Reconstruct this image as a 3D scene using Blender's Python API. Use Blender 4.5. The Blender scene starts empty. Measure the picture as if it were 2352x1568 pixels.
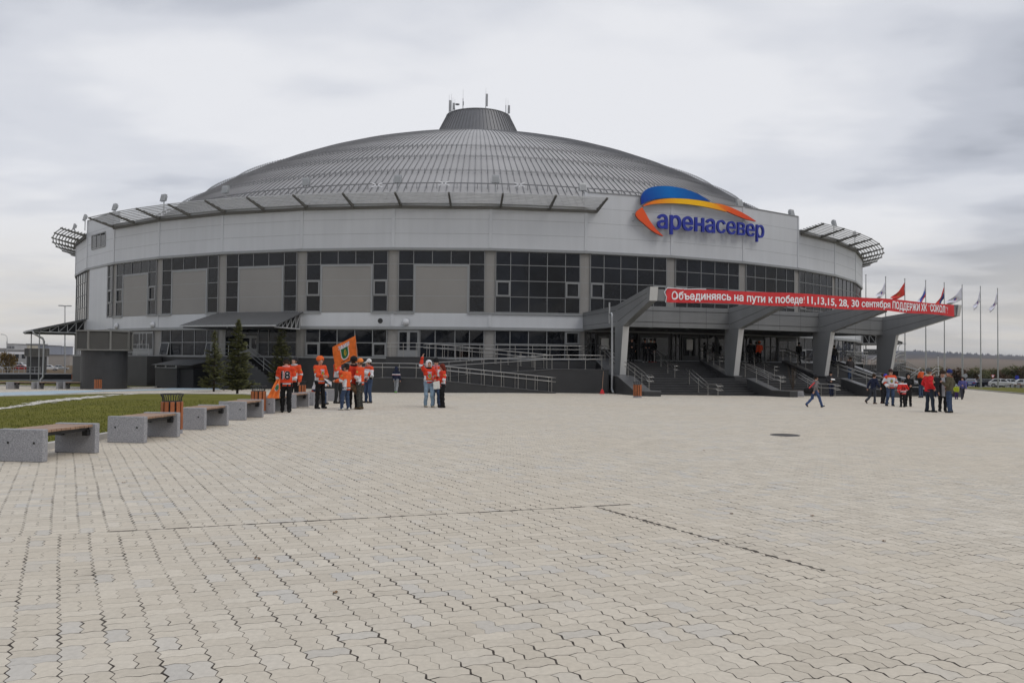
import bpy, bmesh, math, random
import numpy as np
from mathutils import Vector, Matrix
random.seed(7); rng = np.random.default_rng(7)
scene = bpy.context.scene
COL = scene.collection
rad = math.radians
# ------------------------------------------------------------------ camera
FPX, CX, CY = 1898.0, 1176.0, 784.0          # focal length and centre in 2352-px picture units
CAMZ = 1.70
cam_d = bpy.data.cameras.new('camera'); cam = bpy.data.objects.new('camera', cam_d); COL.objects.link(cam)
cam_d.sensor_width = 22.3; cam_d.lens = 18.0; cam_d.clip_start = 0.1; cam_d.clip_end = 20000
CAMR = Matrix.Rotation(math.pi/2 + 0.0247, 3, 'X') @ Matrix.Rotation(0.0095, 3, 'Z')
cam.matrix_world = Matrix.Translation((0, 0, CAMZ)) @ CAMR.to_4x4()
scene.camera = cam
# ------------------------------------------------------------------ world: overcast sky
SUN_EL, SUN_AZ = rad(48), rad(125)           # azimuth clockwise from +Y (to the right, a little behind the camera)
world = bpy.data.worlds.new('World'); scene.world = world; world.use_nodes = True
nt = world.node_tree; N = nt.nodes; L = nt.links; N.clear()
def nn(t, **k):
    n = N.new(t)
    for a, b in k.items(): setattr(n, a, b)
    return n
out = nn('ShaderNodeOutputWorld'); bg = nn('ShaderNodeBackground'); bg.inputs['Strength'].default_value = 0.1
L.new(bg.outputs[0], out.inputs[0])
sky = nn('ShaderNodeTexSky', sky_type='NISHITA'); sky.sun_disc = False; sky.sun_elevation = SUN_EL; sky.sun_rotation = SUN_AZ
tc = nn('ShaderNodeTexCoord'); sep = nn('ShaderNodeSeparateXYZ'); L.new(tc.outputs['Generated'], sep.inputs[0])
def m(op, a, b=None, c=None):
    n = nn('ShaderNodeMath', operation=op)
    for i, v in enumerate((a, b, c)):
        if v is None: continue
        if isinstance(v, (int, float)): n.inputs[i].default_value = v
        else: L.new(v, n.inputs[i])
    return n.outputs[0]
zc = m('MAXIMUM', sep.outputs['Z'], 0.0)
den = m('ADD', zc, 0.12)
px_ = m('DIVIDE', sep.outputs['X'], den); py_ = m('DIVIDE', sep.outputs['Y'], den)
cmb = nn('ShaderNodeCombineXYZ'); L.new(px_, cmb.inputs[0]); L.new(py_, cmb.inputs[1])
def noise(scale, det, rough, w, sc=(1, 1, 1), loc=(0, 0, 0), rot=0, dist=0.0):
    mp = nn('ShaderNodeMapping'); mp.inputs['Scale'].default_value = sc; mp.inputs['Location'].default_value = loc
    mp.inputs['Rotation'].default_value = (0, 0, rot); L.new(cmb.outputs[0], mp.inputs[0])
    n = nn('ShaderNodeTexNoise'); n.inputs['Scale'].default_value = scale; n.inputs['Detail'].default_value = det
    n.inputs['Roughness'].default_value = rough; n.inputs['Distortion'].default_value = dist
    L.new(mp.outputs[0], n.inputs['Vector']); return n.outputs['Fac']
n1 = noise(0.55, 5, 0.50, 0, (0.85, 1.1, 1), (3.1, 1.7, 0), 0.35, 0.15)
n2 = noise(1.7, 6, 0.52, 0, (0.75, 1.2, 1), (0.4, 5.0, 0), 0.25, 0.2)
def ramp(fac, stops):
    r = nn('ShaderNodeValToRGB'); r.color_ramp.interpolation = 'EASE'
    e = r.color_ramp.elements
    while len(e) < len(stops): e.new(0.5)
    for q, (p, c) in zip(e, stops): q.position = p; q.color = (*c, 1)
    L.new(fac, r.inputs[0]); return r.outputs[0]
mixn = m('ADD', m('ADD', m('MULTIPLY', n1, 1.35), m('MULTIPLY', n2, 0.32)), -0.308)
# right side of the sky is darker, left brighter (cloud deck thickness)
sidex = m('MULTIPLY', m('MULTIPLY', sep.outputs['X'], m('SUBTRACT', 1.0, m('MULTIPLY', zc, 1.7))), -0.27)
mixn = m('ADD', mixn, sidex)
mixn = m('ADD', mixn, m('MULTIPLY', m('MULTIPLY', sep.outputs['Y'], zc), 0.29))
clouds = ramp(mixn, [(0.37, (0.39, 0.415, 0.475)), (0.47, (0.55, 0.575, 0.64)), (0.56, (0.70, 0.72, 0.775)), (0.69, (0.83, 0.84, 0.875))])
def mixc(fac, a, b, mode='MIX'):
    n = nn('ShaderNodeMix', data_type='RGBA', blend_type=mode)
    if isinstance(fac, (int, float)): n.inputs[0].default_value = fac
    else: L.new(fac, n.inputs[0])
    for s, v in ((6, a), (7, b)):
        if isinstance(v, tuple): n.inputs[s].default_value = (*v, 1)
        else: L.new(v, n.inputs[s])
    return n.outputs[2]
# towards the horizon the deck thins to a warm pale band
hz = nn('ShaderNodeMapRange', interpolation_type='SMOOTHSTEP'); L.new(zc, hz.inputs[0])
hz.inputs[1].default_value = 0.0; hz.inputs[2].default_value = 0.20; hz.inputs[3].default_value = 0.85; hz.inputs[4].default_value = 0.0
warm = mixc(m('MULTIPLY', hz.outputs[0], m('ADD', 0.25, m('MULTIPLY', n2, 1.1))), clouds, (0.70, 0.65, 0.575))
# an overcast deck is brighter overhead
zb = nn('ShaderNodeMapRange', interpolation_type='SMOOTHSTEP'); L.new(zc, zb.inputs[0])
zb.inputs[1].default_value = 0.45; zb.inputs[2].default_value = 1.0; zb.inputs[3].default_value = 10.0; zb.inputs[4].default_value = 16.5
vm = nn('ShaderNodeVectorMath', operation='SCALE'); L.new(warm, vm.inputs[0]); L.new(zb.outputs[0], vm.inputs['Scale'])
fin = mixc(0.96, sky.outputs[0], vm.outputs[0])
L.new(fin, bg.inputs['Color'])
# ------------------------------------------------------------------ sun through cloud
sun_d = bpy.data.lights.new('sun', 'SUN'); sun = bpy.data.objects.new('sun', sun_d); COL.objects.link(sun)
sun_d.energy = 0.95; sun_d.angle = rad(28); sun_d.color = (1.0, 0.95, 0.88)
sd = Vector((math.sin(SUN_AZ)*math.cos(SUN_EL), math.cos(SUN_AZ)*math.cos(SUN_EL), math.sin(SUN_EL)))
sun.rotation_euler = sd.to_track_quat('Z', 'Y').to_euler()
vs = scene.view_settings; vs.view_transform = 'Standard'; vs.look = 'None'; vs.exposure = 0.0; vs.gamma = 1.0; vs.use_curve_mapping = False
scene.cycles.max_bounces = 6; scene.cycles.diffuse_bounces = 3; scene.cycles.glossy_bounces = 3
scene.cycles.transparent_max_bounces = 6; scene.cycles.use_denoising = True; scene.cycles.sample_clamp_indirect = 4
# ------------------------------------------------------------------ materials
def srgb(r, g, b):
    f = lambda c: (c/255/12.92) if c/255 <= 0.04045 else ((c/255+0.055)/1.055)**2.4
    return (f(r), f(g), f(b))
def mat(name, col, rough=0.6, metal=0.0, var=0.10, vscale=1.5, bump=0.0, bscale=40.0, spec=0.5, streak=0.0, coat=0.0, coords='Object'):
    M = bpy.data.materials.new(name); M.use_nodes = True
    t = M.node_tree; b = t.nodes['Principled BSDF']
    b.inputs['Roughness'].default_value = rough; b.inputs['Metallic'].default_value = metal
    b.inputs['Specular IOR Level'].default_value = spec; b.inputs['Coat Weight'].default_value = coat
    c = t.nodes.new('ShaderNodeTexCoord')
    last = None
    def mul(prev, fac, lo, hi):
        mr = t.nodes.new('ShaderNodeMapRange'); t.links.new(fac, mr.inputs[0]); mr.inputs[1].default_value = 0.3; mr.inputs[2].default_value = 0.7
        mr.inputs[3].default_value = lo; mr.inputs[4].default_value = hi
        v = t.nodes.new('ShaderNodeVectorMath'); v.operation = 'SCALE'
        if prev is None: v.inputs[0].default_value = col
        else: t.links.new(prev, v.inputs[0])
        t.links.new(mr.outputs[0], v.inputs['Scale']); return v.outputs[0]
    def ns(scale, det=4, sc=None):
        n = t.nodes.new('ShaderNodeTexNoise'); n.inputs['Scale'].default_value = scale; n.inputs['Detail'].default_value = det
        if sc:
            mp = t.nodes.new('ShaderNodeMapping'); mp.inputs['Scale'].default_value = sc
            t.links.new(c.outputs[coords], mp.inputs[0]); t.links.new(mp.outputs[0], n.inputs['Vector'])
        else: t.links.new(c.outputs[coords], n.inputs['Vector'])
        return n.outputs['Fac']
    if var: last = mul(None, ns(vscale, 5), 1-var, 1+var)
    if streak: last = mul(last, ns(1.0, 3, (2.2, 2.2, 0.12)), 1-streak, 1+streak)
    if last is None: b.inputs['Base Color'].default_value = (*col, 1)
    else: t.links.new(last, b.inputs['Base Color'])
    if bump:
        bp = t.nodes.new('ShaderNodeBump'); bp.inputs['Strength'].default_value = bump; bp.inputs['Distance'].default_value = 0.02
        t.links.new(ns(bscale, 3), bp.inputs['Height']); t.links.new(bp.outputs[0], b.inputs['Normal'])
    return M
def mat_vcol(name, rough=0.85, var=0.12, vscale=9.0, bump=0.25, bscale=30.0, spec=0.25, sheen=0.0):
    M = mat(name, (1, 1, 1), rough, 0, 0, 1, bump, bscale, spec)
    t = M.node_tree; b = t.nodes['Principled BSDF']
    a = t.nodes.new('ShaderNodeVertexColor'); a.layer_name = 'Col'
    c = t.nodes.new('ShaderNodeTexCoord'); n = t.nodes.new('ShaderNodeTexNoise'); n.inputs['Scale'].default_value = vscale
    t.links.new(c.outputs['Object'], n.inputs['Vector'])
    mr = t.nodes.new('ShaderNodeMapRange'); mr.inputs[1].default_value = 0.3; mr.inputs[2].default_value = 0.7
    mr.inputs[3].default_value = 1-var; mr.inputs[4].default_value = 1+var; t.links.new(n.outputs['Fac'], mr.inputs[0])
    v = t.nodes.new('ShaderNodeVectorMath'); v.operation = 'SCALE'
    t.links.new(a.outputs['Color'], v.inputs[0]); t.links.new(mr.outputs[0], v.inputs['Scale']); t.links.new(v.outputs[0], b.inputs['Base Color'])
    return M
M = {}
M['white'] = mat('white_panel', (0.54, 0.555, 0.575), 0.42, var=0.05, vscale=0.16, streak=0.03)
M['joint'] = mat('panel_joint', (0.30, 0.31, 0.32), 0.6)
M['trim'] = mat('grey_trim', (0.27, 0.28, 0.285), 0.45, var=0.04)
M['beige'] = mat('beige_panel', (0.255, 0.245, 0.23), 0.55, var=0.05, vscale=0.4)
M['frame'] = mat('window_frame', (0.235, 0.24, 0.242), 0.45, var=0.03)
M['glass'] = mat('dark_glass', (0.0075, 0.009, 0.0125), 0.035, var=0.75, vscale=0.30, spec=0.32, bump=0.02, bscale=0.9)
M['glass_in'] = mat('door_glass', (0.009, 0.0095, 0.01), 0.06, var=0.0, spec=0.5)
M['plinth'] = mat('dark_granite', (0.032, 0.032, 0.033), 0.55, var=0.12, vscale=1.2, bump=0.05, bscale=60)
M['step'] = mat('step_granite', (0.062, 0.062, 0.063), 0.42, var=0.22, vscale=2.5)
M['cap'] = mat('polished_granite', (0.12, 0.12, 0.122), 0.3, var=0.12, vscale=3)
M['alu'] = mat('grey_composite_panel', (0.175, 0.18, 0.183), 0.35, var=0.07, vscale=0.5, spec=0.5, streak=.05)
M['alu_lit'] = mat('lit_composite_panel', (0.50, 0.50, 0.49), 0.4, var=0.03)  # brighter copy of the grey panel: daylight on outward faces painted in
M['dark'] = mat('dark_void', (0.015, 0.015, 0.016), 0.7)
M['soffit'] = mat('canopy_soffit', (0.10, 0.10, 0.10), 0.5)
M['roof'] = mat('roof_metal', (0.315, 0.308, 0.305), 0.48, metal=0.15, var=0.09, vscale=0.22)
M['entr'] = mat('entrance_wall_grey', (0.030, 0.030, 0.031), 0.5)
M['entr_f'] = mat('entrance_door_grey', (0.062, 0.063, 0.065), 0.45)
M['guard'] = mat('dark_rail', (0.22, 0.22, 0.225), 0.5, metal=.3)
M['seam'] = mat('roof_seam', (0.19, 0.19, 0.195), 0.5, metal=0.3)
M['lantern'] = mat('lantern_metal', (0.17, 0.17, 0.175), 0.45, metal=0.3, var=0.05)
M['steel'] = mat('brushed_steel', (0.40, 0.39, 0.37), 0.30, metal=0.9, var=0.05, vscale=4)
M['galv'] = mat('galvanised_steel', (0.36, 0.37, 0.375), 0.45, metal=0.5, var=0.08)
M['sheet'] = mat('corrugated_sheet', (0.10, 0.102, 0.104), 0.5, metal=0.2, var=0.07)
M['truss'] = mat('pale_truss', (0.40, 0.41, 0.42), 0.5)
M['louver'] = mat('louver_grey', (0.115, 0.112, 0.10), 0.6, var=0.05)
M['slat'] = mat('louver_slat', (0.50, 0.51, 0.52), 0.5)
M['conc'] = mat('speckled_concrete', (0.30, 0.30, 0.315), 0.85, var=0.30, vscale=55, bump=0.4, bscale=90)
M['kerb'] = mat('kerb_stone', (0.40, 0.385, 0.36), 0.85, var=0.12, vscale=3, bump=0.2, bscale=50)
M['wood'] = mat('bench_wood', (0.29, 0.18, 0.115), 0.55, var=0.25, vscale=5, coords='Object')
M['wood_o'] = mat('orange_wood', (0.34, 0.105, 0.035), 0.5, var=0.22, vscale=6)
M['iron'] = mat('black_iron', (0.012, 0.012, 0.013), 0.5)
M['plastic_w'] = mat('white_lamp_glass', (0.55, 0.56, 0.58), 0.35, var=0.02)
M['paper'] = mat('paper', (0.72, 0.72, 0.70), 0.8, var=0.03)
M['red'] = mat('red_banner', (0.56, 0.022, 0.026), 0.55, var=0.08, vscale=2)
M['letter'] = mat('white_letter', (0.80, 0.80, 0.82), 0.6, var=0.03)
M['blue'] = mat('blue_letter', (0.012, 0.025, 0.30), 0.35, var=0.05)
M['signedge'] = mat('sign_edge', (0.07, 0.075, 0.085), 0.5)
M['cloth'] = mat_vcol('cloth', 0.9)
M['skin'] = mat_vcol('skin', 0.6, 0.06, 14, 0.05, 50, 0.3)
M['vsign'] = mat_vcol('printed_sign', 0.35, 0.02, 2, 0.0)
M['bark'] = mat('bark', (0.055, 0.04, 0.028), 0.9, var=0.3, vscale=12, bump=0.5, bscale=30)
M['rubber'] = mat('tyre_rubber', (0.015, 0.015, 0.016), 0.8)
M['rim'] = mat('wheel_rim', (0.35, 0.35, 0.36), 0.35, metal=0.7)
M['carglass'] = mat('car_glass', (0.015, 0.017, 0.02), 0.05, var=0)
M['lampred'] = mat('tail_lamp', (0.35, 0.01, 0.01), 0.25, var=0)
M['lampw'] = mat('head_lamp', (0.6, 0.6, 0.62), 0.15, var=0)
M['asphalt'] = mat('asphalt', (0.085, 0.085, 0.087), 0.9, var=0.15, vscale=0.5)
M['pathblue'] = mat('pale_blue_paving', (0.34, 0.42, 0.47), 0.9, var=0.10, vscale=3, bump=0.2)
M['grate'] = mat('worn_cast_iron', (0.07, 0.068, 0.066), 0.7, var=.3, vscale=8)
M['sand'] = mat('pale_gravel', (0.50, 0.475, 0.42), 0.95, var=0.2, vscale=10, bump=0.5)
# ------------------------------------------------------------------ geometry helpers
ORG = {}
class MB:
    def __init__(s): s.v = []; s.f = []; s.mi = []; s.c = None; s.cur = 0
    def add(s, vs, fs):
        o = len(s.v); s.v.extend([tuple(p) for p in vs]); s.f.extend([tuple(i+o for i in f) for f in fs]); s.mi.extend([s.cur]*len(fs)); return s
    def hexa(s, p):   # 8 points: bottom 0-3 (ccw), top 4-7
        return s.add(p, [(3, 2, 1, 0), (4, 5, 6, 7), (0, 1, 5, 4), (1, 2, 6, 5), (2, 3, 7, 6), (3, 0, 4, 7)])
    def box(s, c, size, rz=0.0, R=None):
        x, y, z = [q/2 for q in size]
        pts = [(-x, -y, -z), (x, -y, -z), (x, y, -z), (-x, y, -z), (-x, -y, z), (x, -y, z), (x, y, z), (-x, y, z)]
        R = R or Matrix.Rotation(rz, 3, 'Z'); c = Vector(c)
        return s.hexa([R @ Vector(p) + c for p in pts])
    def beam(s, a, b, w, h, up=(0, 0, 1)):
        a = Vector(a); b = Vector(b); d = (b-a).normalized(); u = Vector(up)
        r = d.cross(u)
        if r.length < 1e-4: r = d.cross(Vector((0, 1, 0)))
        r.normalize(); u = r.cross(d).normalized(); r = r*(w/2); u = u*(h/2)
        return s.hexa([a-r-u, a+r-u, b+r-u, b-r-u, a-r+u, a+r+u, b+r+u, b-r+u])
    def tube(s, pts, r, n=8, cap=True):
        pts = [Vector(p) for p in pts]; k = len(pts); o = []
        rs = r if isinstance(r, (list, tuple)) else [r]*k
        u = None
        for i, p in enumerate(pts):
            d = (pts[min(i+1, k-1)]-pts[max(i-1, 0)])
            d = d.normalized() if d.length > 1e-9 else Vector((0, 0, 1))
            if u is None:
                u = d.cross(Vector((0, 0, 1)))
                if u.length < 1e-3: u = d.cross(Vector((1, 0, 0)))
            u = (u - d*u.dot(d)).normalized(); w = d.cross(u)
            o += [p + u*(rs[i]*math.cos(2*math.pi*j/n)) + w*(rs[i]*math.sin(2*math.pi*j/n)) for j in range(n)]
        fs = [(i*n+j, i*n+(j+1) % n, (i+1)*n+(j+1) % n, (i+1)*n+j) for i in range(k-1) for j in range(n)]
        if cap: fs += [tuple(range(n))[::-1], tuple((k-1)*n+j for j in range(n))]
        return s.add(o, fs)
    def lathe(s, c, prof, n=16, cap=True):   # prof: (r,z)
        c = Vector(c); o = [c+Vector((r*math.cos(2*math.pi*j/n), r*math.sin(2*math.pi*j/n), z)) for r, z in prof for j in range(n)]
        k = len(prof); fs = [(i*n+j, i*n+(j+1) % n, (i+1)*n+(j+1) % n, (i+1)*n+j) for i in range(k-1) for j in range(n)]
        if cap: fs += [tuple(range(n))[::-1], tuple((k-1)*n+j for j in range(n))]
        return s.add(o, fs)
    def prism(s, poly, vec):   # poly: 3-D loop, extruded by vec
        k = len(poly); v = Vector(vec); P = [Vector(p) for p in poly]
        return s.add(P+[p+v for p in P], [tuple(range(k))[::-1], tuple(range(k, 2*k))]+[(i, (i+1) % k, k+(i+1) % k, k+i) for i in range(k)])
    def build(s, name, m_, parent=None, smooth=False, cols=None, bevel=0.0, loc=None):
        me = bpy.data.meshes.new(name)
        org = ORG.get(parent.name, Vector()) if parent is not None else Vector(loc if loc is not None else (0, 0, 0))
        me.from_pydata([(p[0]-org.x, p[1]-org.y, p[2]-org.z) for p in s.v], [], s.f)
        ms = m_ if isinstance(m_, (list, tuple)) else [m_]
        for q in ms: me.materials.append(q)
        if len(ms) > 1: me.polygons.foreach_set('material_index', s.mi)
        if smooth: me.polygons.foreach_set('use_smooth', [True]*len(me.polygons))
        if cols is not None: setcol(me, cols)
        bm = bmesh.new(); bm.from_mesh(me); bmesh.ops.recalc_face_normals(bm, faces=bm.faces); bm.to_mesh(me); bm.free()
        o = bpy.data.objects.new(name, me); COL.objects.link(o)
        if parent is not None: o.parent = parent; ORG[o.name] = org
        else: o.location = org; ORG[o.name] = org
        if bevel:
            b = o.modifiers.new('bevel', 'BEVEL'); b.width = bevel; b.segments = 2; b.limit_method = 'ANGLE'
        return o
def setcol(me, cols):
    a = me.color_attributes.new('Col', 'FLOAT_COLOR', 'POINT')
    c = np.ones((len(me.vertices), 4), np.float32); c[:, :3] = np.asarray(cols)[:, :3]; a.data.foreach_set('color', c.ravel())
def tag(o, label=None, cat=None, group=None, kind=None):
    if label: o['label'] = label
    if cat: o['category'] = cat
    if group: o['group'] = group
    if kind: o['kind'] = kind
    return o
def thing(name, label, cat, loc=(0, 0, 0), rz=0.0, group=None):
    o = bpy.data.objects.new(name, None); COL.objects.link(o); o.location = loc; o.rotation_euler = (0, 0, rz); o.empty_display_size = 0.2
    ORG[o.name] = Vector(loc) if not rz else Vector()
    return tag(o, label, cat, group)
def kids(o): return list(o.children)
def dup(o, parent=None):
    c = o.copy(); COL.objects.link(c); ORG[c.name] = ORG.get(o.name, Vector())
    if parent is not None: c.parent = parent
    for ch in kids(o): dup(ch, c)
    return c
# ------------------------------------------------------------------ ground shape and picking
def g(x, y):
    t = (y-22.0); t = min(t, 170.0)
    sp = 3.0*math.log1p(math.exp(t/3.0)) if t < 60 else t
    s1 = min(max((-x-45)/25.0, 0), 1); s2 = min(max((y-85)/40.0, 0), 1)
    return -(0.0088+0.0002*min(abs(x), 35.0))*sp + 0.95*s1*s1*(3-2*s1)*s2*s2*(3-2*s2)
def ray(px, py): return CAMR @ Vector(((px-CX)/FPX, -(py-CY)/FPX, -1.0))
def atd(px, py, D):
    d = ray(px, py); return Vector((0, 0, CAMZ)) + d*(D/d.y)
def gp(px, py):
    d = ray(px, py); o = Vector((0, 0, CAMZ)); t = 2.0; step = 0.25
    while t < 900:
        p = o+d*t
        if p.z <= g(p.x, p.y): break
        t += step
    lo, hi = t-step, t
    for _ in range(30):
        q = (lo+hi)/2; p = o+d*q
        if p.z <= g(p.x, p.y): hi = q
        else: lo = q
    p = o+d*hi; return Vector((p.x, p.y, g(p.x, p.y)))
def proj(p):
    q = CAMR.transposed() @ (Vector(p)-Vector((0, 0, CAMZ)))
    return (CX-FPX*q.x/q.z, CY+FPX*q.y/q.z)
# ------------------------------------------------------------------ the round building's own coordinates
R0 = 47.0; BC = Vector((-4.76, 109.2, 0)); PH0 = -50.253; BAY = 9.0
def phn(n): return rad(PH0+BAY*n)
def ring(rho, ph, z): return Vector((BC.x+rho*math.sin(ph), BC.y-rho*math.cos(ph), z))
BL = 2*R0*math.sin(rad(BAY/2))
def bay(n, s, d, z):   # s along the chord from joint n, d outwards
    a = ring(R0, phn(n), 0); b = ring(R0, phn(n+1), 0); t = (b-a).normalized(); o = Vector((t.y, -t.x, 0))
    p = a+t*s+o*d; return Vector((p.x, p.y, z))
def baybox(mb, n, s0, s1, d0, d1, z0, z1):
    P = lambda s, d, z: bay(n, s, d, z)
    return mb.hexa([P(s0, d1, z0), P(s1, d1, z0), P(s1, d0, z0), P(s0, d0, z0), P(s0, d1, z1), P(s1, d1, z1), P(s1, d0, z1), P(s0, d0, z1)])
def arcbox(mb, r0, r1, n0, n1, z0, z1, seg):
    f0 = z0 if callable(z0) else (lambda n: z0); f1 = z1 if callable(z1) else (lambda n: z1)
    vs = []; fs = []
    for i in range(seg+1):
        n = n0+(n1-n0)*i/seg; ph = phn(n)
        vs += [ring(r0, ph, f0(n)), ring(r1, ph, f0(n)), ring(r1, ph, f1(n)), ring(r0, ph, f1(n))]
    for i in range(seg):
        a = 4*i; b = a+4
        for j in range(4): fs.append((a+j, a+(j+1) % 4, b+(j+1) % 4, b+j))
    if abs((n1-n0)*BAY) < 359.9: fs += [(0, 1, 2, 3), (4*seg+3, 4*seg+2, 4*seg+1, 4*seg)]
    return mb.add(vs, fs)
def oncyl(px, py, rho):   # where the picture ray meets the cylinder of radius rho
    d = ray(px, py); o = Vector((0, 0, CAMZ)); ox = o.x-BC.x; oy = o.y-BC.y
    A = d.x*d.x+d.y*d.y; B = 2*(ox*d.x+oy*d.y); Cc = ox*ox+oy*oy-rho*rho
    t = (-B-math.sqrt(max(B*B-4*A*Cc, 0)))/(2*A); return o+d*t
def nphi(p): return (math.degrees(math.atan2(p.x-BC.x, BC.y-p.y))-PH0)/BAY
def text_geo(body, bold=0.0, extr=0.02, res=3, cut=0.12):
    """lettering as small flat pieces (so that it can follow a bent support) with sides of depth 2*extr"""
    from mathutils.geometry import delaunay_2d_cdt
    cu = bpy.data.curves.new('t', 'FONT'); cu.body = body; cu.size = 1.0; cu.offset = bold; cu.resolution_u = res; cu.fill_mode = 'NONE'
    o = bpy.data.objects.new('t', cu); COL.objects.link(o); dg = bpy.context.evaluated_depsgraph_get()
    me = bpy.data.meshes.new_from_object(o.evaluated_get(dg)); bpy.data.objects.remove(o); bpy.data.curves.remove(cu)
    co = [Vector((v.co.x, v.co.y)) for v in me.vertices]; nxt = {e.vertices[0]: e.vertices[1] for e in me.edges}; bpy.data.meshes.remove(me)
    loops = []; seen = set()
    for i in list(nxt):
        if i in seen: continue
        lp_ = []; k = i
        while k not in seen and k in nxt: seen.add(k); lp_.append(co[k]); k = nxt[k]
        lp_ = [p for q, p in enumerate(lp_) if (p-lp_[q-1]).length > 1e-4]
        if len(lp_) > 2: loops.append(lp_)
    sg = sum(p.x*l[(q+1) % len(l)].y-l[(q+1) % len(l)].x*p.y for l in loops for q, p in enumerate(l)); sg = 1 if sg < 0 else -1
    if bold:
        new = []
        for l in loops:
            r_ = []
            for q, p in enumerate(l):
                d0 = (p-l[q-1]).normalized(); d1 = (l[(q+1) % len(l)]-p).normalized(); n0 = Vector((-d0.y, d0.x)); n1 = Vector((-d1.y, d1.x)); m_ = n0+n1
                m_ = n0 if m_.length < .2 else m_.normalized()/max(.6, m_.normalized().dot(n0)); r_.append(p+m_*(bold*sg))
            new.append(r_)
        loops = new
    c, s_ = math.cos(.3137), math.sin(.3137); P = []; E = []
    for l in loops:
        k = len(P); P += [Vector((p.x*c-p.y*s_, p.x*s_+p.y*c)) for p in l]; E += [(k+q, k+(q+1) % len(l)) for q in range(len(l))]
    V2, _, F2, _, _, _ = delaunay_2d_cdt(P, E, [], 0, 1e-6)
    ex = np.array([[P[a].x, P[a].y, P[b].x, P[b].y] for a, b in E])
    def ink(f):
        x = sum(V2[i].x for i in f)/len(f); y = sum(V2[i].y for i in f)/len(f); up = (ex[:, 1] <= y) & (ex[:, 3] > y); dn = (ex[:, 3] <= y) & (ex[:, 1] > y)
        xx = ex[:, 0]+(y-ex[:, 1])/np.where(ex[:, 3] == ex[:, 1], 1, ex[:, 3]-ex[:, 1])*(ex[:, 2]-ex[:, 0]); return int((up & (xx > x)).sum())-int((dn & (xx > x)).sum()) != 0
    F2 = [f for f in F2 if ink(f)]
    bm = bmesh.new(); vv = [bm.verts.new((p.x*c+p.y*s_, -p.x*s_+p.y*c, 0)) for p in V2]
    for f in F2:
        try: bm.faces.new([vv[i] for i in f])
        except ValueError: pass
    bmesh.ops.delete(bm, geom=[v for v in bm.verts if not v.link_faces], context='VERTS')
    xs = [v.co.x for v in bm.verts]; ys = [v.co.y for v in bm.verts]
    for ax, lo, hi in ((0, min(xs), max(xs)), (1, min(ys), max(ys))):
        q = lo+cut
        while q < hi:
            bmesh.ops.bisect_plane(bm, geom=bm.verts[:]+bm.edges[:]+bm.faces[:], plane_co=(q, 0, 0) if ax == 0 else (0, q, 0), plane_no=(1, 0, 0) if ax == 0 else (0, 1, 0)); q += cut
    bm.verts.index_update(); n = len(bm.verts)
    vs = [(v.co.x, v.co.y, extr) for v in bm.verts]; fs = [tuple(v.index for v in f.verts) for f in bm.faces]
    if extr > 0:
        vs += [(v.co.x, v.co.y, -extr) for v in bm.verts]; fs += [tuple(v.index+n for v in f.verts)[::-1] for f in bm.faces]
        for e in bm.edges:
            if len(e.link_faces) == 1: a, b = e.verts[0].index, e.verts[1].index; fs.append((a, b, b+n, a+n))
    bm.free(); return vs, fs
def text_obj(body, fn, m_, name, parent=None, bold=0.0, extr=0.02, w=1.0, h=None, label=None, keep=False):
    """fn(u, v, e): u 0..w across, v up in the same unit, e depth -> world point; scaled so that the string is w wide"""
    vs, fs = text_geo(body, bold, extr)
    x0 = min(v[0] for v in vs); x1 = max(v[0] for v in vs); k = w/(x1-x0)
    kv = k if h is None else h/max(v[1] for v in vs)
    mb = MB(); mb.add([fn((v[0]-x0)*k, v[1]*kv, v[2]) for v in vs], fs)
    return mb.build(name, m_, parent)
# ================================================================== SETTING: ground sheets
def sheet(name, poly, dz, m_, step=2.0, kind='structure', thick=0.0):
    """polygon sheet following the ground, dz above it"""
    bm = bmesh.new(); bm.faces.new([bm.verts.new((p[0], p[1], 0)) for p in poly])
    xs = [p[0] for p in poly]; ys = [p[1] for p in poly]
    for ax, lo, hi in ((0, min(xs), max(xs)), (1, min(ys), max(ys))):
        q = lo+step
        while q < hi:
            no = (1, 0, 0) if ax == 0 else (0, 1, 0); co = (q, 0, 0) if ax == 0 else (0, q, 0)
            bmesh.ops.bisect_plane(bm, geom=bm.verts[:]+bm.edges[:]+bm.faces[:], plane_co=co, plane_no=no); q += step
    for v in bm.verts: v.co.z = g(v.co.x, v.co.y)+dz
    bmesh.ops.recalc_face_normals(bm, faces=bm.faces)
    if sum(f.normal.z for f in bm.faces) < 0: bmesh.ops.reverse_faces(bm, faces=bm.faces)
    me = bpy.data.meshes.new(name); bm.to_mesh(me); bm.free(); me.materials.append(m_)
    o = bpy.data.objects.new(name, me); COL.objects.link(o); ORG[o.name] = Vector(); o['kind'] = kind; return o
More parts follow.
